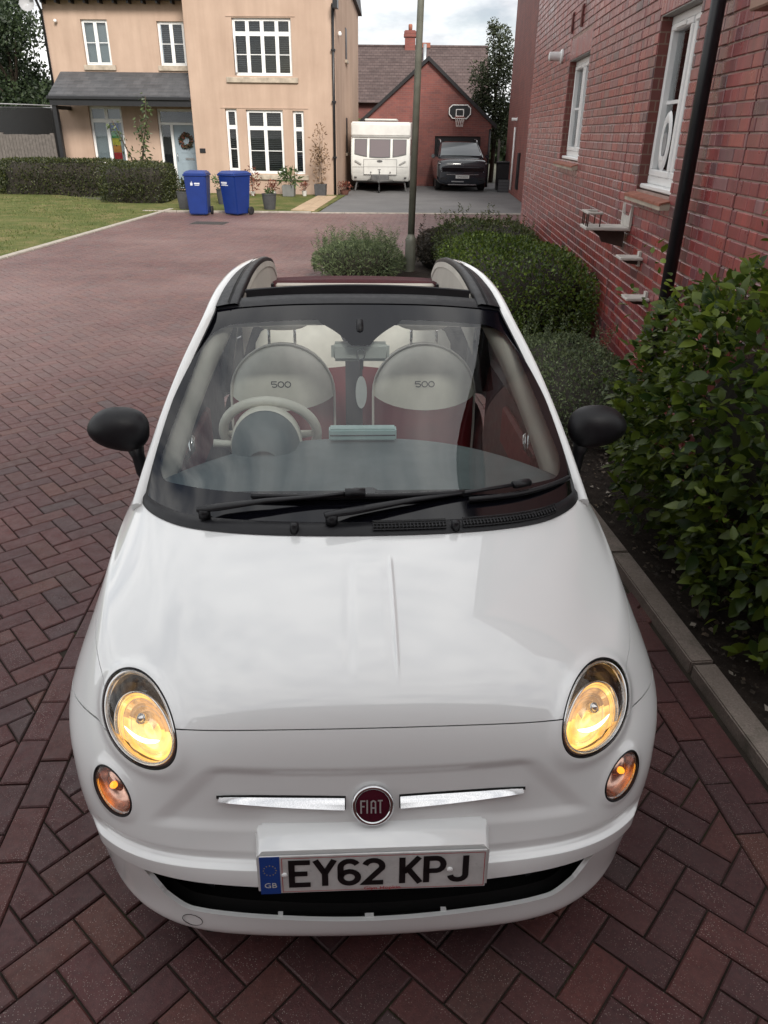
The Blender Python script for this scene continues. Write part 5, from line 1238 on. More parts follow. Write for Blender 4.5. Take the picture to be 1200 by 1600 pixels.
for sg in (1, -1):
    C_ = spl(RAIL, 120); G = []
    for i, p in enumerate(C_):
        s = p[1]; inw = .019 if s < 1.62 else .019
        up = np.array([.35, -.35, .86]) if s < 1.62 else np.array([.25, 0, .97])
        out_ = np.array([1, 0, -.1]); prof = [(-.030, -.012), (-.020, .001), (-.010, .005), (0, .004), (.006, -.004), (.008, -.020), (.004, -.040)]
        G.append([((p[0]+a*1.0)*sg, p[1]-(b*.5 if s < 1.62 else 0), p[2]+b*(.9 if s < 1.62 else 1)-a*.25) for a, b in prof])
    pil = MB().grid(G).add(G[0], [tuple(range(7))]).build('pillar', M_white, CAR, sharp=50)
    MB().grid([[((r[0][0])-sg*.004, r[0][1], r[0][2]-.001), ((r[0][0]+sg*.004), r[0][1], r[0][2]+.002)] for r in G[:52]]).build('glass_seal', M_black, pil)
    # black rail top from the header back, beige lining inside
    Rr = [p for p in C_ if 1.66 < p[1] < 3.0]; inner = lambda s: np.interp(s, [1.62, 1.75, 1.95, 2.2, 2.5, 2.8, 3.1], [.452, .446, .441, .436, .428, .42, .42])
    prof = []
    for p in Rr:
        a = p[0]-.028; b = inner(p[1]); prof.append([(sg*a, p[1], p[2]-.006), (sg*(a*.97+b*.03), p[1], p[2]+.004), (sg*(a*.5+b*.5), p[1], p[2]+.012), (sg*(b+.012), p[1], p[2]+.016), (sg*b, p[1], p[2]+.012), (sg*b, p[1], p[2]-.012)])
    rl = MB().grid(prof).build('roof_rail', M_black, CAR, smooth=True)
    MB().grid([[(sg*(p[0]*.35+inner(p[1])*.65), p[1], p[2]+.018) , (sg*(p[0]*.30+inner(p[1])*.70), p[1], p[2]+.018)] for p in Rr]).build('guide_slot', M_gap, rl)
    MB().grid([[(sg*b, p[1], p[2]-z) for z in (.010, .03, .10, .20)] for p in Rr if p[1] > 1.7 for b in [inner(p[1])-.001]]).build('rail_lining', simple('ivory_lining', (.50, .47, .42), .8, .08, 6), rl, smooth=True)
    MB().grid([[(sg*(inner(p[1])-.004), p[1], p[2]-.004), (sg*(inner(p[1])-.004), p[1], p[2]-.030)] for p in Rr if p[1] > 1.72]).build('piping', simple('ivory_piping', (.62, .59, .53), .6), rl)
    # side glass, quarter panel behind it
    bel = ev(CTRL, [12], np.linspace(7.8, 12.5, 90))[0]
    gs = [p for p in C_ if 1.10 < p[1] < 2.75]
    sgl = MB().grid([[(sg*(p[0]-.006), p[1], p[2]-.012), (sg*(np.interp(p[1], bel[:, 1], bel[:, 0])-.015), p[1]+.0, .95)] for p in gs]).build('side_window', M_sideglass, CAR, smooth=True)
    MB().tube([(sg*.60, 2.12, .95), (sg*.505, 2.12, 1.46)], .028, 6).build('window_post', M_black, sgl)
    gs = [p for p in C_ if p[1] > 2.70]
    MB().grid([[(sg*p[0], p[1], p[2]), (sg*(p[0]*.5+.5*np.interp(p[1], [2.5, 3.0, 3.32], [.745, .69, .575])), p[1]+.02, p[2]*.55+.955*.45), (sg*np.interp(p[1], [2.5, 3.0, 3.32], [.745, .69, .575]), p[1]+.01, .955)] for p in gs]).build('rear_pillar', M_white, CAR, smooth=True)
# header panel and wind deflector
G = []
for x in np.linspace(-1, 1, 41):
    q = glass(x*.99, 1.0); G.append([(q[0], q[1]-.002, q[2]+.003), (q[0], q[1]+.03, q[2]+.016), (q[0]*.985, q[1]+.07, q[2]+.024), (q[0]*.98, q[1]+.10, q[2]+.014), (q[0]*.98, q[1]+.10, q[2]-.03)])
hd = MB().grid(G).build('header_panel', M_black, CAR, smooth=True)
mbd = []
for x in np.linspace(-1, 1, 31):
    w_ = .432*x; s0 = 1.775+.01*x*x; z0 = 1.481-.022*x*x; mbd.append([(w_, s0+.006, z0-.040), (w_, s0-.006, z0-.038), (w_, s0-.004, z0-.003), (w_, s0+.003, z0), (w_, s0+.010, z0-.004), (w_, s0+.008, z0-.040)])
MB().grid(mbd).build('wind_deflector', M_black, CAR, sharp=50)
for sg in (-1, 1): MB().tube([(sg*.43, 1.79, 1.452), (sg*.40, 1.86, 1.40), (sg*.37, 1.98, 1.38)], .009, 6).build('deflector_arm', M_black, CAR, smooth=True)
MB().box(-.43, .43, 1.745, 1.80, 1.395, 1.425).build('roof_motor_cover', M_black, CAR, bevel=.01)
for sg in (-1, 1): MB().hexa([(sg*.17, 1.83, 1.385), (sg*.41, 1.83, 1.385), (sg*.41, 1.86, 1.385), (sg*.17, 1.86, 1.385)], [(sg*.22, 1.83, 1.425), (sg*.40, 1.83, 1.425), (sg*.40, 1.86, 1.425), (sg*.22, 1.86, 1.425)]).build('sun_visor', simple('ivory_visor', (.45, .42, .38), .8), CAR)
M_canvas = simple('maroon_canvas', (.060, .012, .016), .9, .15, 60, bump=.3, bscale=500)
fold = []
for k, (s, z) in enumerate(((2.74, 1.22), (2.725, 1.27), (2.725, 1.322), (2.75, 1.333), (2.88, 1.318), (2.93, 1.305), (2.99, 1.312), (3.06, 1.29), (3.12, 1.22), (3.22, 1.06), (3.27, .96))):
    fold.append([(x*.47*(1-.03*(k > 6)), s+.015*x*x, z-.018*x*x) for x in np.linspace(-1, 1, 25)])
MB().grid(fold).build('folded_roof', M_canvas, CAR, smooth=True)
MB().box(-.40, .40, 2.685, 2.715, 1.21, 1.322).build('roof_liner', simple('ivory_lining', (.5, .47, .42)), CAR, bevel=.008); MB().box(-.46, -.41, 2.68, 2.72, 1.24, 1.32).box(.41, .46, 2.68, 2.72, 1.24, 1.32).build('roof_bow', M_black, CAR)

# ---- cabin
M_ivory = simple('ivory_leather', (.68, .65, .57), .5, .07, 12, bump=.15, bscale=250); M_red = simple('red_leather', (.15, .012, .016), .5, .15, 12, bump=.15, bscale=250)
M_dash = simple('grey_dashboard', (.125, .150, .155), .6, .12, 8, bump=.2, bscale=500); M_trim = simple('dark_trim', (.035, .035, .040), .6, .1, 10)
G = []
for x in np.linspace(-1, 1, 61):
    a = abs(x); w_ = .675*x; sb = float(glass(x*.97, .0)[1])-.01; zb = .952-.012*a; se = 1.425-.30*a**2.6; ze = 1.000-.030*a*a
    G.append([(w_, sb, zb), (w_, sb+.05, zb+.012), (w_, sb+.25*(se-sb)+.03, zb+.25*(ze-zb)+.008), (w_, sb+.6*(se-sb), zb+.65*(ze-zb)+.008), (w_, se-.04, ze), (w_, se-.01, ze-.010), (w_, se, ze-.04), (w_, se+.02, .86), (w_, se-.10, .70)])
db = MB().grid(G).build('dashboard', M_dash, CAR, smooth=True)
for a, b in ((-.50, -.03), (.03, .50)): MB().box(a, b, .995-.03, 1.01-.03, .972, .982).build('demister_slot', M_gap, db)
MB().hexa([(-.05, .93, .965), (.05, .93, .965), (.05, .99, .976), (-.05, .99, .976)], [(-.03, .935, .985), (.03, .935, .985), (.03, .985, .990), (-.03, .985, .990)]).build('centre_speaker', M_trim, db)
# instrument hood
G = []
for s, rr, zc in ((1.25, .06, .945), (1.265, .095, .955), (1.30, .116, .966), (1.36, .124, .974), (1.40, .124, .978), (1.405, .118, .978)):
    G.append([(-.345+rr*math.cos(R(a)), s+(.02*math.sin(R(a)) if s > 1.3 else 0), zc+rr*1.05*math.sin(R(a))) for a in np.linspace(-10, 190, 25)])
ih = MB().grid(G).build('instrument_hood', M_dash, CAR, smooth=True)
MB().grid([[(-.345+rr*math.cos(R(a)), s+.02*math.sin(R(a)), .978+rr*1.05*math.sin(R(a))) for a in np.linspace(-10, 190, 25)] for s, rr in ((1.372, .123), (1.378, .129), (1.420, .129), (1.43, .122), (1.43, .10))]).build('hood_rim', M_ivory, ih, smooth=True)
MB().lathe([(.098, 0), (.001, .005)], 24, (-.345, 1.415, 1.0), (0, 1, .3)).build('dial', M_trim, ih)
# steering wheel
SC = Vector((-.343, 1.53, .968)); sn = Vector((0, .88, .475)).normalized(); sx_ = Vector((1, 0, 0)); sy_ = sn.cross(sx_).normalized(); sy_ = sy_ if sy_.z > 0 else -sy_
sw = MB().tube([SC+sx_*((.178)*math.cos(t*math.pi/24))+sy_*(.178*math.sin(t*math.pi/24)) for t in range(49)], .0185, 10, cap=False).build('steering_wheel', M_ivory, CAR, smooth=True)
MB().lathe([(.001, -.03), (.06, -.028), (.075, -.01), (.07, .012), (.001, .02)], 24, SC, sn, cap=False).build('wheel_hub', M_ivory, sw, smooth=True)
for a in (0, 180, 270): d = sx_*math.cos(R(a))+sy_*math.sin(R(a)); MB().tube([SC+d*.05-sn*.015, SC+d*.168], [.03, .017], 8, flat=.4, up=sn).build('spoke', M_ivory, sw, smooth=True)
MB().tube([SC-sn*.02, SC-sn*.22], .035, 10).build('column', M_trim, sw, smooth=True)
MB().tube([SC-sn*.06+sx_*-.05, SC-sn*.06+sx_*-.21+Vector((0, 0, .01))], [.011, .016], 8).build('stalk', M_ivory, sw, smooth=True)
# front seats
def dome(hw, zt, zb):
    """outline of a backrest: round top, slightly waisted base"""
    pts = [(hw*.90, zb), (hw*.97, zb+.12), (hw, zb+.25)]; zc = zt-hw*.92
    pts += [(hw*math.cos(R(a)), zc+hw*.92*math.sin(R(a))) for a in range(0, 181, 10)]
    return pts+[(-hw, zb+.25), (-hw*.97, zb+.12), (-hw*.90, zb)]
def seat(w0, name_zt=1.195):
    hw, zt, zb = .222, name_zt, .60; rec = lambda z: 1.885+(z-.60)*.20
    ol = dome(hw, zt, zb); n = len(ol)
    bound = lambda x: .955+.045*(x/hw)**2-.02
    def face(pred, mat, nm, par):
        # filled front and back by rings shrinking to the middle line
        cx, cz = 0, .93; V, F = [], []; ks = [1, .97, .9, .78, .6, .4, .2, .02]
        def pt(k, i, side):
            x, z = ol[i]; x2, z2 = cx+(x-cx)*k, cz+(z-cz)*k; b = (1-k**4)*.050+.022*(1-k**12)
            return (w0+x2, rec(z2)+(-b if side > 0 else b+.02), z2)
        m = MB()
        for side in (1, -1):
            for k0, k1 in zip(ks[:-1], ks[1:]):
                for i in range(n):
                    q = [pt(k0, i, side), pt(k0, (i+1) % n, side), pt(k1, (i+1) % n, side), pt(k1, i, side)]
                    zc_ = sum(p[2] for p in q)/4; xc = sum(p[0] for p in q)/4-w0
                    m.add(q, [(0, 1, 2, 3)])
        return m
    m = face(None, None, None, None); V = np.array(m.V)
    st_ = empty('front_seat', (0, 0, 0)); 
    bpy.data.objects.remove(st_)
    res = []
    for sgn, mat, nm in ((1, M_ivory, 'front_seat'), (-1, M_red, 'lower_backrest')):
        Sx = Sheet(np.zeros((2, 2, 3))); Sx.V = V.copy(); Sx.F = [list(f) for f in m.F]
        Sx.trim(lambda P: sgn*(P[:, 2]-bound(P[:, 0]-w0)))
        us = sorted({i for f in Sx.F for i in f}); mp_ = {a: b for b, a in enumerate(us)}
        bmx = MB(); bmx.V = [tuple(Sx.V[i]) for i in us]; bmx.F = [tuple(mp_[i] for i in f) for f in Sx.F]
        me = bpy.data.meshes.new(nm); me.from_pydata(bmx.V, [], bmx.F); bm = bmesh.new(); bm.from_mesh(me); bmesh.ops.remove_doubles(bm, verts=bm.verts, dist=1e-5); bmesh.ops.recalc_face_normals(bm, faces=bm.faces); bm.to_mesh(me); bm.free()
        me.materials.append(mat); me.polygons.foreach_set('use_smooth', [True]*len(me.polygons)); res.append(mesh_obj(nm, me, CAR if sgn > 0 else res[0]))
    st_ = res[0]
    MB().tube([(w0+x, rec(z)-.010, z) for x, z in ol], .006, 6).build('piping', simple('ivory_piping', (.62, .59, .53)), st_, smooth=True)
    # cushion
    MB().grid([[(w0+x*.235, s, z+.02*math.sin((x+1)*1.57)) for x in np.linspace(-1, 1, 13)] for s, z in ((1.33, .42), (1.34, .50), (1.40, .545), (1.6, .535), (1.88, .50))]).build('cushion', M_red, st_, smooth=True)
    # headrest on two posts
    hr = []
    for i in range(13):
        a = -90+15*i; k = math.cos(R(a)); hr.append([(w0+.135*k**.6*math.cos(R(b)) if k > 0 else w0, 2.045+.042*k**.6*math.sin(R(b)) if k > 0 else 2.045, 1.305+.062*math.sin(R(a))) for b in range(0, 361, 20)])
    h_ = MB().grid(hr).build('headrest', M_ivory, st_, smooth=True)
    for x in (-.055, .055): MB().tube([(w0+x, 2.03, 1.17), (w0+x, 2.04, 1.27)], .006, 8).build('headrest_post', M_chrome, h_, smooth=True)
    mb = MB(); z0 = 1.045; x = -.048
    F3 = lambda a, b: (w0+a, rec(z0+b)-.0735, z0+b)
    for q, chx in enumerate('500'):
        for s_ in GLYPH[chx]: stroke(mb, [(x+p[0]*.050, (p[1]-.5)*.026) for p in s_], .0042, F3)
        x += .029
    mb.build('stitched_logo', simple('logo_thread', (.05, .05, .05), .7), st_, recalc=False)
seat(-.325); seat(.287)
# rear bench
for w0 in (-.29, .27):
    G = []
    for i in range(11):
        t = i/10; z = .55+.58*t; hw = .235*(1 if t < .75 else math.sqrt(max(.02, 1-((t-.75)/.25)**2*.75))); G.append([(w0+hw*x, 2.62+.12*t-.05*(1-x*x)*(1-abs(2*t-1)**6), z) for x in np.linspace(-1, 1, 11)])
    rs = MB().grid(G[6:]).build('rear_seat', M_ivory, CAR, smooth=True); MB().grid(G[:7]).build('lower_backrest', M_red, rs, smooth=True)
    MB().box(w0-.11, w0+.11, 2.72, 2.80, 1.13, 1.23).build('headrest', M_ivory, rs, bevel=.035, seg=3, smooth=True)
MB().box(-.55, .55, 2.15, 2.68, .30, .56).build('rear_cushion', M_red, CAR, bevel=.04, seg=2); MB().box(-.60, .60, 2.76, 3.15, .55, 1.05).build('rear_bulkhead', M_trim, CAR)
MB().box(-.06, .08, 1.45, 2.3, .25, .52).build('centre_tunnel', M_trim, CAR, bevel=.02)
# door trims, pulls
for sg in (1, -1):
    dt = MB().grid([[(sg*(.70-.02*abs(t-.5)), s, z) for z in (.35, .55, .75, .88, .945)] for t, s in ((0, 1.12), (.3, 1.4), (.6, 1.8), (1, 2.6))]).build('door_trim', M_trim, CAR)
    MB().box(min(sg*.66, sg*.69), max(sg*.66, sg*.69), 1.45, 2.05, .72, .90).build('trim_panel', M_red, dt, bevel=.012)
    ch_ = MB().tube([(sg*.655, 1.44, .90), (sg*.63, 1.45, .93), (sg*.635, 1.47, .97), (sg*.655, 1.49, .985)], [.008, .014, .016, .008], 8).build('door_pull', M_chrome, dt, smooth=True)
    MB().grid([[(sg*(p[0]-.025), p[1]+.035, p[2]-.030), (sg*(p[0]-.060), p[1]+.035, p[2]-.022), (sg*(p[0]-.092), p[1]+.060, p[2]-.040), (sg*(p[0]-.085), p[1]+.10, p[2]-.075)] for p in spl(RAIL, 80) if .99 < p[1] < 1.75]).build('pillar_trim', simple('ivory_lining', (.5, .47, .42)), dt, smooth=True)
MB().grid([[(x, 1.60+.02*(x/.52)**2+d, 1.372-.018*(x/.52)**2+z) for x in np.linspace(-.52, .52, 21)] for d, z in ((-.01, -.004), (.03, .006), (.10, .012), (.14, .004))]).build('header_trim', simple('ivory_lining', (.5, .47, .42)), CAR, smooth=True)
# rear-view mirror on the screen, gadget on the dash
rvm = MB().box(-.105, .108, 1.505, 1.545, 1.252, 1.322).build('rear_view_mirror', simple('mirror_casing', (.50, .52, .48), .5), CAR, bevel=.014, seg=3, sharp=40)
MB().tube([(0, 1.545, 1.32), (0, 1.53, 1.365), (0, 1.57, 1.385)], .014, 8).build('mirror_stem', M_black, rvm, smooth=True)
dg = tag(empty('dash_gadget', CAR.matrix_basis @ Vector((.006, 1.365, 1.006)), -R(.8)), 'pale teal box standing on centre of car dashboard', 'gadget')
MB().box(-.122, .122, -.02, .03, .0, .045).build('case', simple('pale_teal', (.36, .50, .49), .5), dg, bevel=.006, seg=2); MB().box(-.118, .118, -.022, -.019, .020, .024).build('seam', M_trim, dg)
kr = tag(empty('hanging_charm', CAR.matrix_basis @ Vector((.004, 1.50, 1.255)), -R(.8)), 'key charm with pale oval tag hanging from car mirror', 'ornament')
MB().tube([(.014*math.sin(t*.393), -.004, .030+.020*math.cos(t*.393)) for t in range(17)], .0022, 6, cap=False).build('ring', M_chrome, kr, smooth=True); MB().box(-.008, .008, -.007, -.001, -.028, .012).build('clasp', M_chrome, kr, bevel=.002); MB().tube([(0, -.004, -.028), (0, -.004, -.055)], .002, 5).build('cord', M_trim, kr)
MB().prism([(.021*math.cos(t*.2618), -.115+.062*math.sin(t*.2618)) for t in range(24)], 'y', -.006, -.002).build('tag', simple('charm_white', (.62, .62, .60), .4), kr)

# ---- door mirrors
for sg in (1, -1):
    G = []; cw, cs, cz = .828, 1.262, 1.092
    for i in range(19):
        a = -90+10*i; k = max(0.0, math.cos(R(a)))**.66; zz = math.sin(R(a)); row = []
        for j in range(28):
            b = 2*math.pi*j/28; x = math.copysign(abs(math.cos(b))**.85, math.cos(b)); y = math.copysign(abs(math.sin(b))**.85, math.sin(b))
            wx = .103*k*x*(1-.10*zz*x); taper = 1-.22*(x*.5+.5)*k
            row.append((sg*(cw+wx), cs+(.075 if y < 0 else .030)*k*y, cz+.076*zz*taper+.012*x*k*(1 if zz < 0 else .3)))
        G.append(row)
    mr = MB().grid(G, closed_u=True).build('door_mirror', M_black, CAR, smooth=True)
    MB().lathe([(.001, 0), (.9, 0)], 24, (0, 0, 0), (0, 1, 0), cap=False).build('mirror_glass', M_chrome, mr)
    mg = [q for q in mr.children if q.name.startswith('mirror_glass')][0]; mg.location = (sg*cw, cs+.031, cz); mg.scale = (.085, .085, .062)
    MB().tube([(sg*(cw-.045), cs-.005, cz-.055), (sg*(cw-.055), cs-.012, cz-.10), (sg*(cw-.065), cs-.02, cz-.15), (sg*(cw-.085), cs-.02, cz-.185)], [.042, .028, .030, .034], 12, flat=.75).build('mirror_stalk', M_black, mr, smooth=True)
# ---- wheels
for s0 in (.715, 3.015):
    for sg in (1, -1):
        wh = MB().lathe([(.17, -.08), (.25, -.085), (.283, -.07), (.288, -.03), (.288, .03), (.283, .07), (.25, .085), (.17, .08)], 36, (sg*.655, s0, .288), (1, 0, 0), cap=False).build('wheel', M_rubber, CAR, smooth=True)
        MB().lathe([(.172, .07), (.165, .05), (.05, .035), (.001, .045)], 28, (sg*.655, s0, .288), (sg, 0, 0), cap=False).build('rim', simple('alloy', (.5, .5, .51), .3, .1, metal=.9), wh, smooth=True)
        for q in range(5): a = R(72*q); MB().tube([(sg*.712, s0+.04*math.cos(a), .288+.04*math.sin(a)), (sg*.725, s0+.165*math.cos(a), .288+.165*math.sin(a))], .018, 6).build('spoke', MATS['alloy'], wh)
        MB().lathe([(.333, -.14), (.333, .06)], 24, (sg*.60, s0, .29), (1, 0, 0), cap=False).build('arch_liner', M_gap, wh)
# ------------------------------------------------------------------ plants
def leaf_cloud(P, Nn, size, asp, mat, name, parent, fold=.18, align=.55, up=.35, jit=.35):
    """one small folded leaf at every point, pointing outwards along Nn"""
    n = len(P); D = Nn*align+RNG.normal(0, 1, (n, 3))*(1-align); D[:, 2] += up*RNG.uniform(-.2, 1, n); D /= np.linalg.norm(D, axis=1, keepdims=True)+1e-9
    T = np.cross(D, RNG.normal(0, 1, (n, 3))); T /= np.linalg.norm(T, axis=1, keepdims=True)+1e-9; B = np.cross(D, T)
    s = size*RNG.uniform(1-jit, 1+jit, n)[:, None]; wd = s*asp*.5
    v0 = P; v2 = P+D*s; m = P+D*s*.45; v1 = m+T*wd+B*s*fold*asp; v3 = m-T*wd+B*s*fold*asp
    V = np.stack([v0, v1, v2, v3], 1).reshape(-1, 3); k = np.arange(n)*4
    Lp = np.stack([k, k+1, k+2, k, k+2, k+3], 1).ravel(); r = RNG.uniform(0, 1, n)
    return fast_mesh(name, V, Lp, 3, mat, parent, np.repeat(r, 2))
def box_surface(c, h, n, bulge=4.0, depth=.16, bottom=False, lump=.06):
    """points near the skin of a soft box (superellipsoid) with uneven outline"""
    d = RNG.normal(0, 1, (n*2, 3)); d /= np.linalg.norm(d, axis=1, keepdims=True)
    if not bottom: d = d[d[:, 2] > -.35]
    d = d[:n]; h = np.array(h); r = (np.abs(d[:, 0])**bulge+np.abs(d[:, 1])**bulge+np.abs(d[:, 2])**bulge)**(-1/bulge)
    Q = d*r[:, None]; lp = np.zeros(len(Q))
    for _ in range(7):
        k = RNG.normal(0, 2.6, 3); lp += np.sin(Q@(k*h*2)+RNG.uniform(0, 6.3))
    k = 1-depth*RNG.uniform(0, 1, len(Q))**1.7+lump*lp/2.6
    Nn = np.sign(Q)*np.abs(Q)**(bulge-1)/h; Nn /= np.linalg.norm(Nn, axis=1, keepdims=True)
    return np.array(c)+Q*h*k[:, None], Nn
def core(c, h, name, parent, mat, k=.80, bulge=4):
    G = []
    for i in range(11):
        a = -60+15*i; row = []
        for j in range(20):
            b = 2*math.pi*j/20; d = np.array([math.cos(R(a))*math.cos(b), math.cos(R(a))*math.sin(b), math.sin(R(a))]); r = (np.abs(d)**bulge).sum()**(-1/bulge); q = d*r*k*(1+.06*math.sin(5*b+i)); row.append(np.array(c)+q*np.array(h))
        G.append(row)
    return MB().grid(G, closed_u=True).build(name, mat, parent, smooth=True)
M_twig = simple('twig_dark', (.022, .018, .012), .95, .3, 20)
L_hedge = leaf_mat('hedge_leaf', (.024, .054, .010), (.150, .215, .032), .45)
L_grey = leaf_mat('grey_green_leaf', (.050, .076, .034), (.175, .22, .105), .6)
L_big = leaf_mat('shrub_leaf', (.018, .044, .008), (.125, .170, .020), .42, .4)
L_dark = leaf_mat('dark_hedge_leaf', (.016, .024, .008), (.070, .080, .022), .5)
L_tree = leaf_mat('tree_leaf', (.014, .026, .012), (.050, .075, .030), .5, .25)
L_tree2 = leaf_mat('olive_tree_leaf', (.024, .034, .016), (.085, .105, .052), .5, .3)
def stems(base, tips, r, name, parent, mat=None):
    m = MB()
    for b, t in zip(base, tips): b, t = Vector(b), Vector(t); m.tube([b, b.lerp(t, .5)+Vector((random.gauss(0, .04), random.gauss(0, .04), 0)), t], [r, r*.7, r*.3], 5)
    return m.build(name, mat or simple('bark', (.055, .040, .028), .9, .3, 20), parent, smooth=True)
def shrub(name, label, cat, c, h, n, size, asp, mat, bulge=4.0, parts=1, spikes=0, smat=None, **k):
    o = tag(empty(name, (c[0], c[1], 0)), label, cat); cc = (0, 0, c[2])
    P, Nn = box_surface(cc, h, n, bulge, **{q: v for q, v in k.items() if q in ('depth', 'lump', 'bottom')})
    leaf_cloud(P, Nn, size, asp, mat, 'foliage', o, align=k.get('align', .5), up=k.get('up', .35)); core(cc, h, 'inner_twigs', o, M_twig, k.get('core', .80), bulge)
    stems([(random.gauss(0, h[0]*.15), random.gauss(0, h[1]*.15), 0) for _ in range(5)], [(random.uniform(-.5, .5)*h[0], random.uniform(-.5, .5)*h[1], c[2]) for _ in range(5)], .015, 'stem', o)
    if spikes:   # thin upright shoots standing out of the top
        P = []; Nn = []
        for _ in range(spikes):
            x, y = random.uniform(-.9, .9)*h[0], random.uniform(-.9, .9)*h[1]; l = random.uniform(.10, .30); lx, ly = random.gauss(0, .25), random.gauss(0, .25); z0 = c[2]+h[2]*math.sqrt(max(.1, 1-.5*(x/h[0])**2-.5*(y/h[1])**2))*.9
            for q in range(26): t = q/25; P.append((x+lx*l*t, y+ly*l*t, z0+l*t)); a = q*2.4; Nn.append((math.cos(a), math.sin(a), .5))
        tag(leaf_cloud(np.array(P), np.array(Nn), size*.9, asp*.8, smat or mat, 'shoots', o, align=.8), kind='stuff')
    return o
shrub('box_hedge', 'dense green clipped shrub against brick wall behind the car', 'shrub', (1.98, 8.55, .44), (.70, 1.60, .50), 17000, .034, .62, L_hedge, 3.6)
shrub('spreading_shrub', 'olive green loose shrub behind clipped shrub near lamp post', 'shrub', (2.42, 12.3, .38), (.86, 1.35, .42), 7000, .042, .5, leaf_mat('olive_leaf', (.032, .052, .016), (.130, .160, .050), .5), 2.6, spikes=26)
shrub('lavender_bush', 'grey green feathery bush at foot of lamp post', 'shrub', (.36, 12.0, .22), (.66, .75, .28), 7500, .055, .22, L_grey, 2.3, spikes=150, align=.6, lump=.12)
shrub('purple_bush', 'dark purplish bush just right of lamp post foot', 'shrub', (1.72, 12.75, .28), (.42, .4, .36), 2600, .045, .5, leaf_mat('purple_leaf', (.028, .024, .020), (.085, .070, .050), .5), 2.4, spikes=10)
shrub('cotoneaster_shrub', 'low grey green small leaved shrub beside right door mirror', 'shrub', (1.92, 5.7, .20), (.42, 1.15, .29), 11000, .026, .5, L_grey, 2.8, spikes=46, lump=.1)
# big broad-leaved shrub in the foreground right
sh = tag(empty('broadleaf_shrub', (2.08, 3.05, 0)), 'large broad leaved green shrub at right edge beside parking bay', 'shrub')
def leafmesh(nm, wv):
    pts = []; n = 7
    for i in range(n):
        t = i/(n-1); w_ = .5*math.sin(math.pi*t**.82)**.85*(1+.05*math.sin(i*2+wv)); pts.append((t, w_, -.16*t*t+.03*math.sin(3*t+wv)))
    V = []; F = []
    for t, w_, z in pts: V += [(-w_*.56, t, z+.14*w_), (0, t, z), (w_*.56, t, z+.14*w_)]
    for i in range(n-1):
        for q in (0, 1): F.append((3*i+q, 3*i+q+1, 3*i+4+q, 3*i+3+q))
    me = bpy.data.meshes.new(nm); me.from_pydata(V, [], F); a = me.attributes.new('rnd', 'FLOAT', 'FACE'); a.data.foreach_set('value', [.0]*len(F))
    me.materials.append(L_big); me.polygons.foreach_set('use_smooth', [True]*len(F)); return me, np.array(V), F
LM = [leafmesh('leaf', .3), leafmesh('leaf', 1.7), leafmesh('leaf', 3.1)]
hsh = (.57, 1.16, .79); P, Nn = box_surface((0, 0, .72), hsh, 13500, 2.7, depth=.36, lump=.10, bottom=True)
D = Nn*.55+RNG.normal(0, .42, P.shape); D[:, 2] += RNG.uniform(-.35, .55, len(P)); D /= np.linalg.norm(D, axis=1, keepdims=True)
tocam = np.array([-2.0, -3.15, 1.3]); facing = (Nn@(tocam/np.linalg.norm(tocam)))
sz = RNG.gamma(7, .0080, len(P)).clip(.024, .095)
wv_ = P+np.array([2.08, 3.05, 0]); keepm = (wv_[:, 0] > KX(3)+.02-.10*(P[:, 2] > .25)) & (P[:, 2] > .12)
wallx = 2.2+(wv_[:, 1]-4.3)*.1228; keepm &= ~((wv_[:, 1] > 3.35) & (wv_[:, 0] > wallx-.07)); P, Nn, D, sz, facing = P[keepm], Nn[keepm], D[keepm], sz[keepm], facing[keepm]
# shoots reaching out
ex, exD = [], []
for q in range(110):
    i = RNG.integers(len(P)); 
    if facing[i] < .1: continue
    d = Nn[i]*.7+np.array([0, 0, .7]); d /= np.linalg.norm(d); l = random.uniform(.14, .42)
    for t in range(8): ex.append(P[i]+d*l*t/7); exD.append(d*.4+np.array([random.gauss(0, .6), random.gauss(0, .6), random.gauss(.1, .4)]))
exD = np.array(exD); exD /= np.linalg.norm(exD, axis=1, keepdims=True)
P = np.concatenate([P, np.array(ex)]); D = np.concatenate([D, exD]); sz = np.concatenate([sz, RNG.uniform(.03, .06, len(ex))]); facing = np.concatenate([facing, np.full(len(ex), .95)])
okx = ((P+np.array([2.08, 3.05, 0]))[:, 0] < 2.2+((P[:, 1]+3.05)-4.3)*.1228-.05) | (P[:, 1]+3.05 < 3.35); P, D, sz, facing = P[okx], D[okx], sz[okx], facing[okx]
order = np.argsort(-(facing+.4*RNG.uniform(0, 1, len(P)))*sz); single = set(order[:290].tolist())
def frame(d):
    d = Vector(d); n_ = Vector((random.gauss(0, .5), random.gauss(0, .5), 1)); x = d.cross(n_).normalized(); z = x.cross(d).normalized(); return Matrix((x, d, z)).transposed()
V, F, A = [], [], []
for i in range(len(P)):
    m = frame(D[i]); me, lv, lf = LM[i % 3]
    if i in single:
        o = mesh_obj('leaf', me, sh); o.matrix_local = Matrix.Translation(Vector(P[i])) @ m.to_4x4() @ Matrix.Scale(float(sz[i]), 4)
    else:
        mm = np.array(m); k = len(V); V += (lv@mm.T*sz[i]+P[i]).tolist(); F += [tuple(k+q for q in f) for f in lf]; A += [random.random()]*len(lf)
o = build('leaf_mass', V, F, L_big, sh, smooth=True, attr=A); tag(o, kind='stuff')
core((0, 0, .72), hsh, 'inner_twigs', sh, M_twig, .50, 2.7)
stems([(random.gauss(0, .12), random.gauss(0, .3), 0) for _ in range(14)], [(random.uniform(-.9, .8)*hsh[0], random.uniform(-.95, .95)*hsh[1], random.uniform(.5, 1.4)) for _ in range(14)], .011, 'stem', sh)

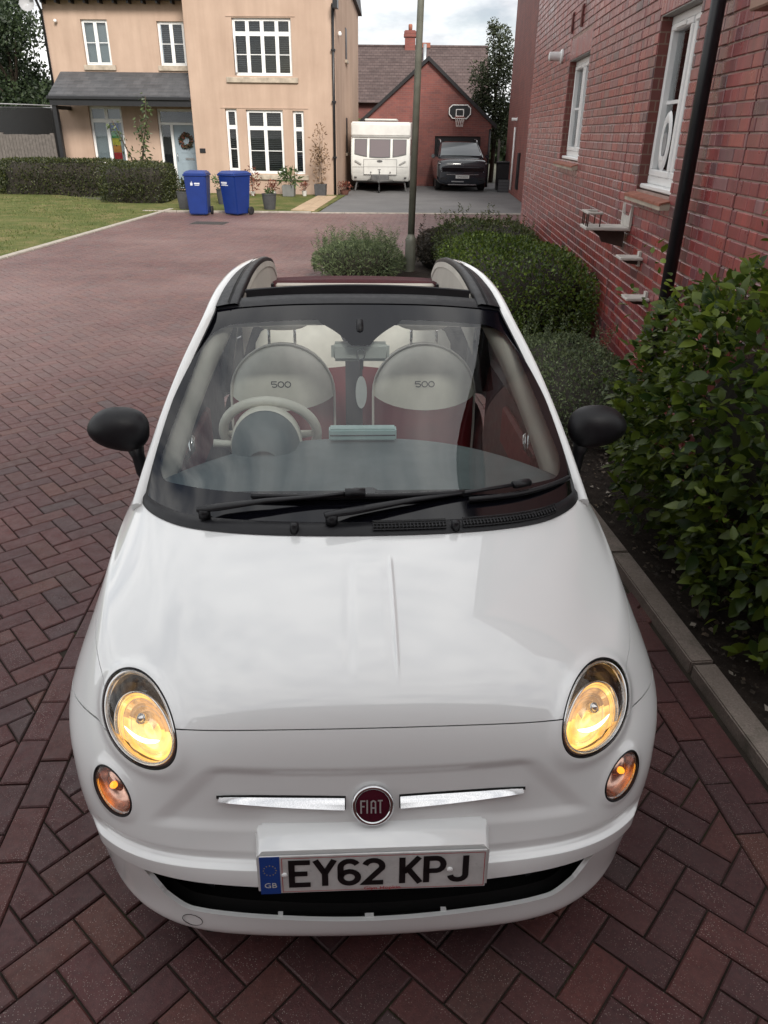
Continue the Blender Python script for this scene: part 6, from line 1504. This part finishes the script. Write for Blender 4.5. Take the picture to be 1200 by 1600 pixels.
def tree(name, label, c, ht, tr, blobs, n, size, mat, asp=.6, parent=None):
    o = tag(empty(name, (c[0], c[1], 0)), label, 'tree')
    tm = MB().tube([(0, 0, -.1), (.05, .02, ht*.3), (-.04, .05, ht*.6), (.05, 0, ht*.85)], [tr, tr*.8, tr*.55, tr*.25], 8); 
    P, Nn = [], []
    for bx, by, bz, rx, ry, rz in blobs:
        tm.tube([(0, 0, ht*.25+bz*.25), (bx*.5, by*.5, bz*.75), (bx, by, bz)], [tr*.45, tr*.3, tr*.1], 5)
        m = int(n*rx*rz/sum(b[3]*b[5] for b in blobs)); p, q = box_surface((bx, by, bz), (rx, ry, rz), m, 2.0, depth=.75, lump=.16, bottom=True); P.append(p); Nn.append(q)
    tm.build('trunk', simple('bark', (.055, .04, .028)), o, smooth=True)
    leaf_cloud(np.concatenate(P), np.concatenate(Nn), size, asp, mat, 'crown', o, align=.3, up=.1)
    return o
def blobs(k, rx, ry, z0, z1, r0, r1): return [(random.uniform(-rx, rx), random.uniform(-ry, ry), random.uniform(z0, z1), *(lambda r: (r, r, r*.8))(random.uniform(r0, r1))) for _ in range(k)]
tree('ash_tree', 'slim leafy tree beside garage, seen against the sky', (7.55, 38.5), 6.0, .12, [(0, 0, 5.6, .55, .55, .75), (-.5, 0, 4.3, .75, .7, .8), (.35, .2, 4.6, .7, .7, .9), (-.1, 0, 3.2, .85, .8, .8), (.5, .1, 2.9, .7, .7, .7), (-.65, .2, 3.4, .5, .5, .5), (.2, 0, 2.0, .8, .8, .7), (-.35, 0, 6.2, .25, .25, .35), (-.8, 0, 2.7, .5, .5, .6)], 11500, .13, L_tree2, .45)
tree('dark_tree', 'tall dark tree at left edge behind the fence', (-18.5, 44), 8.5, .25, blobs(22, 2.6, 2, 1.5, 9.5, 1.1, 1.8), 20000, .2, L_tree)
tree('shaggy_tree', 'dark broad tree left of cream house behind netting', (-14.6, 40.5), 7.5, .22, blobs(18, 1.5, 1.6, 1.2, 7.4, .8, 1.4), 15000, .18, L_tree)
tree('garden_tree', 'small green tree between cream house and garage', (.75, 38.2), 3.2, .07, [(0, 0, 2.6, .5, .5, .7), (.3, .2, 2.1, .5, .5, .6), (-.3, 0, 2.2, .4, .4, .5)], 1100, .11, leaf_mat('lime_leaf', (.03, .05, .015), (.10, .14, .035)))
n_ = 12000; wx = RNG.uniform(-75, 75, n_); P = np.stack([wx, 66+RNG.normal(0, 2.5, n_)+.05*np.abs(wx), np.abs(RNG.normal(0, 1, n_))*.1+RNG.uniform(0, 1, n_)**.8*(4.2+1.5*np.sin(wx*.31)+1.2*np.sin(wx*.83+1))], 1)
tag(leaf_cloud(P, RNG.normal(0, 1, (n_, 3)), 1.1, .7, L_tree, 'far_woodland', None, align=.2), 'distant belt of dark trees beyond the houses', 'woodland', kind='stuff')
# hedges and young tree in front of the cream house
shrub('garden_hedge', 'long clipped dark hedge in front of cream house porch', 'hedge', (-9.0, 28.2, .30), (2.2, .62, .78), 13000, .065, .6, L_dark, 9.0, lump=.03, core=.86)
shrub('garden_hedge', 'nearer square hedge block left of the blue bins', 'hedge', (-6.05, 26.0, .30), (1.0, 1.35, .78), 10000, .06, .6, L_dark, 9.0, lump=.03, core=.86)
yt = tag(empty('young_tree', (-6.35, 27.6, 0)), 'thin young tree with drooping leaves before front door', 'tree')
pts_ = [[(0, 0, 0), (.1, 0, 1.2), (.35, 0, 2.2), (.42, 0, 2.95)], [(0, 0, .3), (-.3, .1, 1.2), (-.75, .1, 2.25)], [(0, 0, .6), (.2, 0, 1.6), (.15, 0, 2.3)]]
m = MB(); P = []; Nn = []
for b in pts_:
    m.tube(b, [.03-.02*i/len(b) for i in range(len(b))], 5); b = [np.array(q) for q in b]
    for i in range(len(b)-1):
        for t in np.linspace(0, 1, 44):
            p = b[i]+(b[i+1]-b[i])*t
            if p[2] > .9: P.append(p+RNG.normal(0, .09, 3)); Nn.append((random.gauss(0, 1), random.gauss(0, 1), -.6))
m.build('trunk', simple('bark', (.055, .04, .028)), yt, smooth=True); leaf_cloud(np.array(P), np.array(Nn), .17, .38, leaf_mat('young_leaf', (.03, .05, .018), (.10, .135, .05)), 'crown', yt, align=.6, up=-.3)

# ------------------------------------------------------------------ street lamp post
lp = tag(empty('lamp_post', (1.2, 12.25, 0)), 'grey green steel lamp post rising behind the car', 'lamp post'); lp.rotation_euler = (0, R(.9), 0)
M_post = simple('post_paint', (.15, .155, .125), .5, .2, 6)
MB().lathe([(.083, 0), (.083, .50), (.078, .54), (.058, .575), (.054, .60)], 20, cap=True).build('base_sleeve', M_post, lp, smooth=True, sharp=35)
MB().lathe([(.0535, .58), (.046, 4.0), (.040, 6.2)], 20).build('shaft', M_post, lp, smooth=True)
MB().box(-.035, .035, -.0845, -.080, .15, .42).build('access_door', M_post, lp, bevel=.002)
MB().box(-.07, .07, -.55, .05, 6.18, 6.28).build('lantern', M_post, lp, bevel=.03)

# ------------------------------------------------------------------ wheelie bins
M_bin = simple('bin_blue', (.008, .030, .17), .42, .1, 5); M_mark = simple('bin_print', (.62, .64, .70), .5, 0)
def bin_(loc, rz, label, lines):
    o = tag(empty('wheelie_bin', loc, rz), label, 'wheelie bin', 'blue bins by the road edge')
    B = lambda x0, x1, y0, y1, z: [(x0, y0, z), (x1, y0, z), (x1, y1, z), (x0, y1, z)]
    MB().hexa(B(-.235, .235, -.24, .22, .03), B(-.285, .285, -.33, .30, .97)).build('body', M_bin, o, bevel=.025, seg=2, sharp=40)
    MB().hexa(B(-.30, .30, -.345, .315, .955), B(-.305, .305, -.35, .32, 1.0)).build('rim', M_bin, o, bevel=.008)
    MB().hexa(B(-.30, .30, -.36, .33, 1.001), B(-.24, .24, -.27, .26, 1.075)).build('lid', M_bin, o, bevel=.02, seg=2, sharp=40)
    MB().tube([(-.25, .36, 1.0), (.25, .36, 1.0)], .018, 8).build('handle', M_bin, o, smooth=True)
    for s in (-1, 1): MB().lathe([(.05, -.02), (.10, -.025), (.105, 0), (.10, .025), (.05, .02)], 20, (s*.27, .25, .105), (1, 0, 0)).build('wheel', M_rubber, o, smooth=True)
    for k, (x0, x1, z0, z1) in enumerate(lines):
        y = lambda z: -.24-.09*(z-.03)/.94-.004; MB().add([(x0, y(z0), z0), (x1, y(z0), z0), (x1, y(z1), z1), (x0, y(z1), z1)], [(0, 1, 2, 3)]).build('printed_mark', M_mark, o, recalc=False)
bin_((-3.52, 21.45, 0), -R(2), 'blue wheelie bin nearest the hedge, seen square on', [(-.13, -.07, .735, .80), (-.10, -.085, .80, .83), (-.03, .11, .765, .80), (-.02, .10, .735, .75)])
bin_((-2.56, 21.55, 0), -R(36), 'blue wheelie bin turned to show its side, right one', [(-.20, .0, .775, .815), (-.20, .03, .725, .745), (-.18, -.02, .755, .768)])

# ------------------------------------------------------------------ garden strip in front of the cream house
sheet('garden_strip', [(-5.2, 22.31), (-.45, 22.31), (.45, 28.7), (-5.0, 29.2)], .02, M_lawn, 'narrow strip of garden grass before cream house', 'lawn', .05)
pth = tag(empty('slab_path', (-.55, 25.2, .024), -PH), 'sandy slab path along edge of tarmac drive', 'path', kind='structure')
for k in range(8):
    for q in range(2):
        s_ = MB().box(-.33+q*.34, .0+q*.34, -2.6+k*.69, -1.93+k*.69, -.02, .012+random.uniform(0, .006)).build('paving_slab', simple('sandstone', (.40, .29, .19), .9, .2, 3), pth, bevel=.006)
M_pot = simple('pot_slate', (.055, .055, .058), .75, .2, 9); M_pot2 = simple('pot_pale', (.55, .53, .50), .6)
L_redp = leaf_mat('red_plant_leaf', (.10, .02, .02), (.26, .09, .05)); L_pl = leaf_mat('pot_plant_leaf', (.03, .055, .018), (.10, .15, .05)); L_dry = leaf_mat('dry_plant_leaf', (.16, .10, .06), (.33, .22, .14), .8)
def planter(x, y, r, h, label, leafm, ph, pr, n, size=.09, square=False, mat=None, asp=.45):
    o = tag(empty('potted_plant', (x, y, .02), random.uniform(0, 1) if not square else -PH), label, 'potted plant')
    if square: MB().hexa([(-r*.9, -r*.9, 0), (r*.9, -r*.9, 0), (r*.9, r*.9, 0), (-r*.9, r*.9, 0)], [(-r, -r, h), (r, -r, h), (r, r, h), (-r, r, h)]).build('pot', mat or M_pot, o, bevel=.01)
    else: MB().lathe([(r*.78, 0), (r*.95, h*.6), (r, h*.93), (r*1.06, h*.94), (r*1.06, h), (r*.95, h), (r*.93, h*.93)], 20, cap=True).build('pot', mat or M_pot, o, smooth=True, sharp=40)
    P, Nn = box_surface((0, 0, h+ph*.5), (pr, pr, ph*.55), n, 2.0, depth=.9, lump=.15, bottom=True); leaf_cloud(P, Nn, size, asp, leafm, 'foliage', o, align=.4)
    stems([(random.gauss(0, r*.2), random.gauss(0, r*.2), h*.8) for _ in range(4)], [(random.gauss(0, pr*.4), random.gauss(0, pr*.4), h+ph*.9) for _ in range(4)], .008, 'stem', o)
planter(-4.15, 22.9, 0.218, 0.462, 'dark pot half hidden left of first blue bin', L_dark, .35, .22, 160)
planter(-3.30, 24.6, 0.202, 0.420, 'dark pot of greenery between the blue bins', L_pl, .45, .30, 260)
planter(-1.80, 22.95, 0.202, 0.420, 'dark grey round pot on grass right of bins', L_pl, .10, .15, 60)
planter(-1.50, 27.9, 0.210, 0.353, 'grey pot of spiky green plant under the ground floor window', L_pl, .50, .32, 170, .22, True, simple('pot_grey', (.16, .16, .155), .8), .22)
planter(-.42, 28.25, 0.202, 0.378, 'square dark planter with dry climbing twigs by house corner', L_dry, 1.75, .30, 420, .10, True)
planter(-2.75, 28.0, 0.084, 0.134, 'small red leaved plant in white pot before cream wall', L_redp, .75, .28, 190, .09, False, M_pot2)
planter(-2.05, 28.2, 0.084, 0.134, 'low reddish plant in white pot near window', L_redp, .35, .25, 130, .08, False, M_pot2)
planter(-.98, 28.1, 0.084, 0.168, 'small red flowering plant in pale pot by path', L_redp, .35, .2, 110, .07, False, M_pot2)
planter(.42, 28.95, 0.168, 0.151, 'low red flowering plant at foot of cream house corner', L_redp, .28, .28, 150, .08, False, simple('pot_brown', (.12, .05, .035), .8))
# ------------------------------------------------------------------ touring caravan
CV = tag(empty('touring_caravan', (1.80, 30.75, 0), -PH), 'white touring caravan parked beside cream house', 'caravan')
M_cv = simple('caravan_white', (.66, .66, .63), .4, .10, 3); M_cvl = simple('caravan_line', (.10, .10, .10), .6); M_cvw = NM('caravan_window'); M_cvw.base((.15, .125, .13)); M_cvw.set(rough=.12, spec=.6); M_cvw = M_cvw.m
hw = 1.10
prof = [(.22, .36), (.02, .62), (-.02, 1.10), (.06, 1.50), (.16, 1.86), (.10, 1.90), (.12, 2.30), (.20, 2.37), (5.2, 2.42), (5.35, 2.2), (5.35, .40)]
cb = MB().prism(prof, 'x', -hw, hw).build('body', M_cv, CV, bevel=.035, seg=3, sharp=40)
def cvy(z): return float(np.interp(z, [.36, .62, 1.10, 1.50, 1.86], [.22, .02, -.02, .06, .16]))
def front(name, poly, d, mat, parent=CV):
    return MB().add([(x, cvy(z)-d, z) for x, z in poly], [tuple(range(len(poly)))]).add([(x, cvy(z)-d+.02, z) for x, z in poly], [tuple(range(len(poly)))[::-1]]).build(name, mat, parent, recalc=False)
for x0, x1 in ((-.97, -.50), (-.41, .37), (.46, .97)):
    zb = lambda x: 1.17+.13*abs(x)**2; n = 8; pl = [(x0+(x1-x0)*i/n, zb(x0+(x1-x0)*i/n)) for i in range(n+1)]+[(x1, 1.80), (x0, 1.80)]
    f = front('window', pl, .026, M_cvl); q = [(x+(.03 if x < (x0+x1)/2 else -.03), z+(.03 if z < 1.5 else -.03)) for x, z in pl]; front('pane', q, .030, M_cvw, f)
MB().box(-.62, .60, .22, 1.4, 2.40, 2.47).build('roof_light', M_cv, CV, bevel=.03, seg=2, sharp=40)
front('locker_lid', [(-.62, .60), (.62, .60), (.62, 1.12), (-.62, 1.12)], .024, M_cv); mb = MB()
stroke(mb, [(-.62, .60), (.62, .60), (.62, 1.12), (-.62, 1.12)], .012, lambda x, z: (x, cvy(z)-.0255, z), True); mb.build('lid_seam', M_cvl, CV, recalc=False)
mb = MB(); stroke(mb, [(-1.05, .86), (1.05, .88)], .010, lambda x, z: (x, cvy(z)-.026, z)); mb.build('trim_line', simple('caravan_grey', (.32, .32, .31), .6), CV, recalc=False)
mb = MB(); stroke(mb, [(-1.09, 1.875), (1.09, 1.875)], .018, lambda x, z: (x, .09, z)); mb.build('panel_seam', M_cvl, CV, recalc=False)
front('maker_badge', [(.11*math.cos(t*.4488)-.02, 1.06+.04*math.sin(t*.4488)) for t in range(14)], .032, M_cvl)
for s in (-1, 1): front('grab_handle', [(s*.70, .96), (s*.74, .93), (s*.97, 1.05), (s*.93, 1.09)], .04, simple('caravan_grey', (.32, .32, .31))) ; front('marker_lamp', [(s*.90, .46), (s*.99, .47), (s*.99, .52), (s*.90, .51)], .03, M_cvl)
for x in (-.35, -.02, .38): MB().lathe([(.025, 0), (.02, .03)], 10, (x, cvy(.68)-.025, .68), (0, -1, 0)).build('catch', M_cvl, CV)
# A-frame, jockey wheel, hitch
for s in (-1, 1): MB().tube([(s*.55, .4, .38), (0, -.75, .40)], .045, 6).build('hitch_bar', M_cvl, CV)
MB().box(-.33, .33, -.15, .12, .34, .60).build('gas_cover', M_cvl, CV, bevel=.02); MB().tube([(.0, -.55, .10), (0, -.55, .78)], .02, 8).build('jockey_post', M_cvl, CV, smooth=True); MB().lathe([(.10, -.03), (.10, .03)], 16, (0, -.55, .10), (1, 0, 0)).build('jockey_wheel', M_rubber, CV, smooth=True); MB().tube([(-.06, -.55, .79), (.06, -.55, .79)], .015, 6).build('winder', M_cvl, CV)
for s in (-1, 1):
    MB().lathe([(.18, -.09), (.30, -.09), (.32, 0), (.30, .09), (.18, .09)], 24, (s*.98, 2.9, .32), (1, 0, 0)).build('wheel', M_rubber, CV, smooth=True)
    MB().tube([(s*.9, .35, .40), (s*.98, .30, .02)], .03, 6).build('corner_steady', M_cvl, CV)
for y0, y1 in ((.7, 1.5), (2.6, 3.4)): MB().box(hw+.003, hw+.02, y0, y1, 1.25, 1.8).build('side_window', M_cvw, CV, bevel=.03)
MB().box(-.9, .9, .4, 5.2, .30, .36).build('chassis', M_cvl, CV)

# ------------------------------------------------------------------ black SUV in front of the garage
SU = tag(empty('parked_suv', (5.02, 31.25, 0), -PH*.4), 'black SUV parked facing the road before the garage', 'car')
M_suv = simple('suv_paint', (.012, .015, .022), .25, .1, 5, coat=1.0, coatr=.04); M_suvg = NM('suv_glass'); M_suvg.base((.16, .18, .19)); M_suvg.set(rough=.1, spec=.6); M_suvg = M_suvg.m
def loft(name, secs, mat, parent, n=28, p=5.0, sharp=None):
    """sections (y, half width, z0, z1) of soft rectangles"""
    G = []
    for y, h, z0, z1, *k in secs:
        row = []
        for j in range(n):
            b = 2*math.pi*j/n; cx, cz = math.cos(b), math.sin(b); r = (abs(cx)**p+abs(cz)**p)**(-1/p); tw = (k[0] if k else 0)*(.5+.5*cz*r); row.append((h*cx*r*(1-tw), y, (z0+z1)/2+(z1-z0)/2*cz*r))
        G.append(row)
    m = MB().grid(G, closed_u=True); a = len(m.V)
    m.F.append(tuple(range(n))[::-1]); m.F.append(tuple(range(a-n, a)))
    return m.build(name, mat, parent, smooth=True, sharp=sharp)
bd_ = loft('body', [(.0, .86, .32, .92), (.03, .93, .27, 1.03), (.09, .96, .24, 1.10), (.30, .975, .22, 1.15), (1.15, .985, .22, 1.20), (2.6, .99, .22, 1.23), (4.6, .97, .24, 1.22), (4.95, .90, .34, 1.12)], M_suv, SU, 32, 6)
loft('cabin', [(1.02, .88, 1.10, 1.19), (1.25, .88, 1.10, 1.33, .05), (1.55, .87, 1.10, 1.50, .10), (1.90, .86, 1.10, 1.665, .15), (2.25, .85, 1.10, 1.735, .17), (3.4, .84, 1.10, 1.75, .17), (4.5, .83, 1.10, 1.71, .15), (4.85, .80, 1.10, 1.55, .12)], M_suv, SU, 32, 6)
MB().grid([[(x*k, y-.02, z+.035+.012*(1-x*x)) for x in np.linspace(-1, 1, 13)] for y, z, k in ((1.06, 1.205, .80), (1.24, 1.335, .775), (1.54, 1.505, .735), (1.88, 1.660, .695))]).build('windscreen', M_suvg, SU, smooth=True)
for s in (-1, 1):
    MB().tube([(s*.735, 1.95, 1.70), (s*.74, 2.2, 1.80), (s*.74, 4.2, 1.81), (s*.73, 4.5, 1.74)], .022, 6).build('roof_rail', simple('suv_silver', (.55, .56, .58), .25, .05, metal=.8), SU, smooth=True)
    MB().grid([[(s*(.90-.16*t), .99+.95*t-.01, 1.19+.52*t), (s*(.86-.15*t), .98+.95*t, 1.20+.525*t)] for t in (0, .33, .66, 1)]).build('pillar_highlight', M_suv, SU)
    l = MB().hexa([(s*.80, -.005, .70), (s*.90, .04, .66), (s*.90, .08, .66), (s*.80, .04, .70)], [(s*.86, .05, 1.0), (s*.93, .10, 1.0), (s*.93, .16, 1.0), (s*.86, .12, 1.0)]).build('headlight', simple('suv_lamp', (.78, .80, .82), .2, .05), SU)
    MB().hexa([(s*1.0, 1.10, 1.14), (s*1.16, 1.12, 1.15), (s*1.16, 1.24, 1.15), (s*1.0, 1.24, 1.14)], [(s*1.0, 1.10, 1.28), (s*1.14, 1.13, 1.29), (s*1.14, 1.24, 1.29), (s*1.0, 1.24, 1.28)]).build('door_mirror', M_suv, SU, bevel=.03, seg=2)
    for y in (.95, 4.05):
        w_ = MB().lathe([(.22, -.11), (.36, -.115), (.375, 0), (.36, .115), (.22, .11)], 28, (s*.86, y, .375), (1, 0, 0)).build('wheel', M_rubber, SU, smooth=True); MB().lathe([(.24, .115), (.10, .09), (.001, .10)], 24, (s*.86, y, .375), (s, 0, 0), cap=False).build('rim', simple('alloy', (.5, .5, .51)), w_, smooth=True)
    MB().box(min(s*.60, s*.86), max(s*.60, s*.86), -.012, .02, .42, .50).build('bumper_vent', M_dark, SU)
MB().box(-.80, .80, -.012, .02, .70, .86).build('front_panel', M_gloss, SU, bevel=.01); MB().box(-.62, .62, -.020, .0, .60, .615).build('trim_strip', MATS['suv_silver'], SU); MB().box(-.55, .55, .01, .30, .235, .262).build('skid_plate', MATS['suv_silver'], SU)
nps = MB().box(-.26, .26, -.030, -.010, .47, .585).build('number_plate', simple('plate_far', (.62, .62, .60), .4), SU)
text_obj('plate_letters', 'GM20 KOV', .088, M_letter, nps, (0, -.0325, .527), (R(90), 0, 0), .001, sx=1.0)
text_obj('maker_letters', 'KIA', .075, MATS['suv_silver'], SU, (0, .075, 1.02), (R(70), 0, 0), .004, sx=1.7)
mb = MB(); mb.box(-.42, .06, -.014, -.006, .34, .38); mb.build('lower_strip', simple('suv_grey', (.25, .25, .26), .5), SU)
# dark bin and crate beside it
bb = tag(empty('black_bin', (6.75, 31.9, 0), -PH), 'black wheelie bin between SUV and timber fence', 'wheelie bin')
MB().hexa([(-.24, -.24, .05), (.24, -.24, .05), (.24, .24, .05), (-.24, .24, .05)], [(-.29, -.32, 1.0), (.29, -.32, 1.0), (.29, .30, 1.0), (-.29, .30, 1.0)]).build('body', M_dark, bb, bevel=.02); MB().box(-.31, .31, -.35, .33, 1.001, 1.07).build('lid', M_dark, bb, bevel=.02)
cr2 = tag(empty('storage_crate', (6.72, 31.35, 0), -PH), 'low dark slatted crate on ground in front of black bin', 'crate')
for k in range(4): MB().box(-.26, .26, -.2, -.185, .02+k*.11, .11+k*.11).build('slat', simple('crate_grey', (.07, .07, .075), .8), cr2)
MB().box(-.26, .26, -.184, .2, .0, .44).build('box', M_dark, cr2)
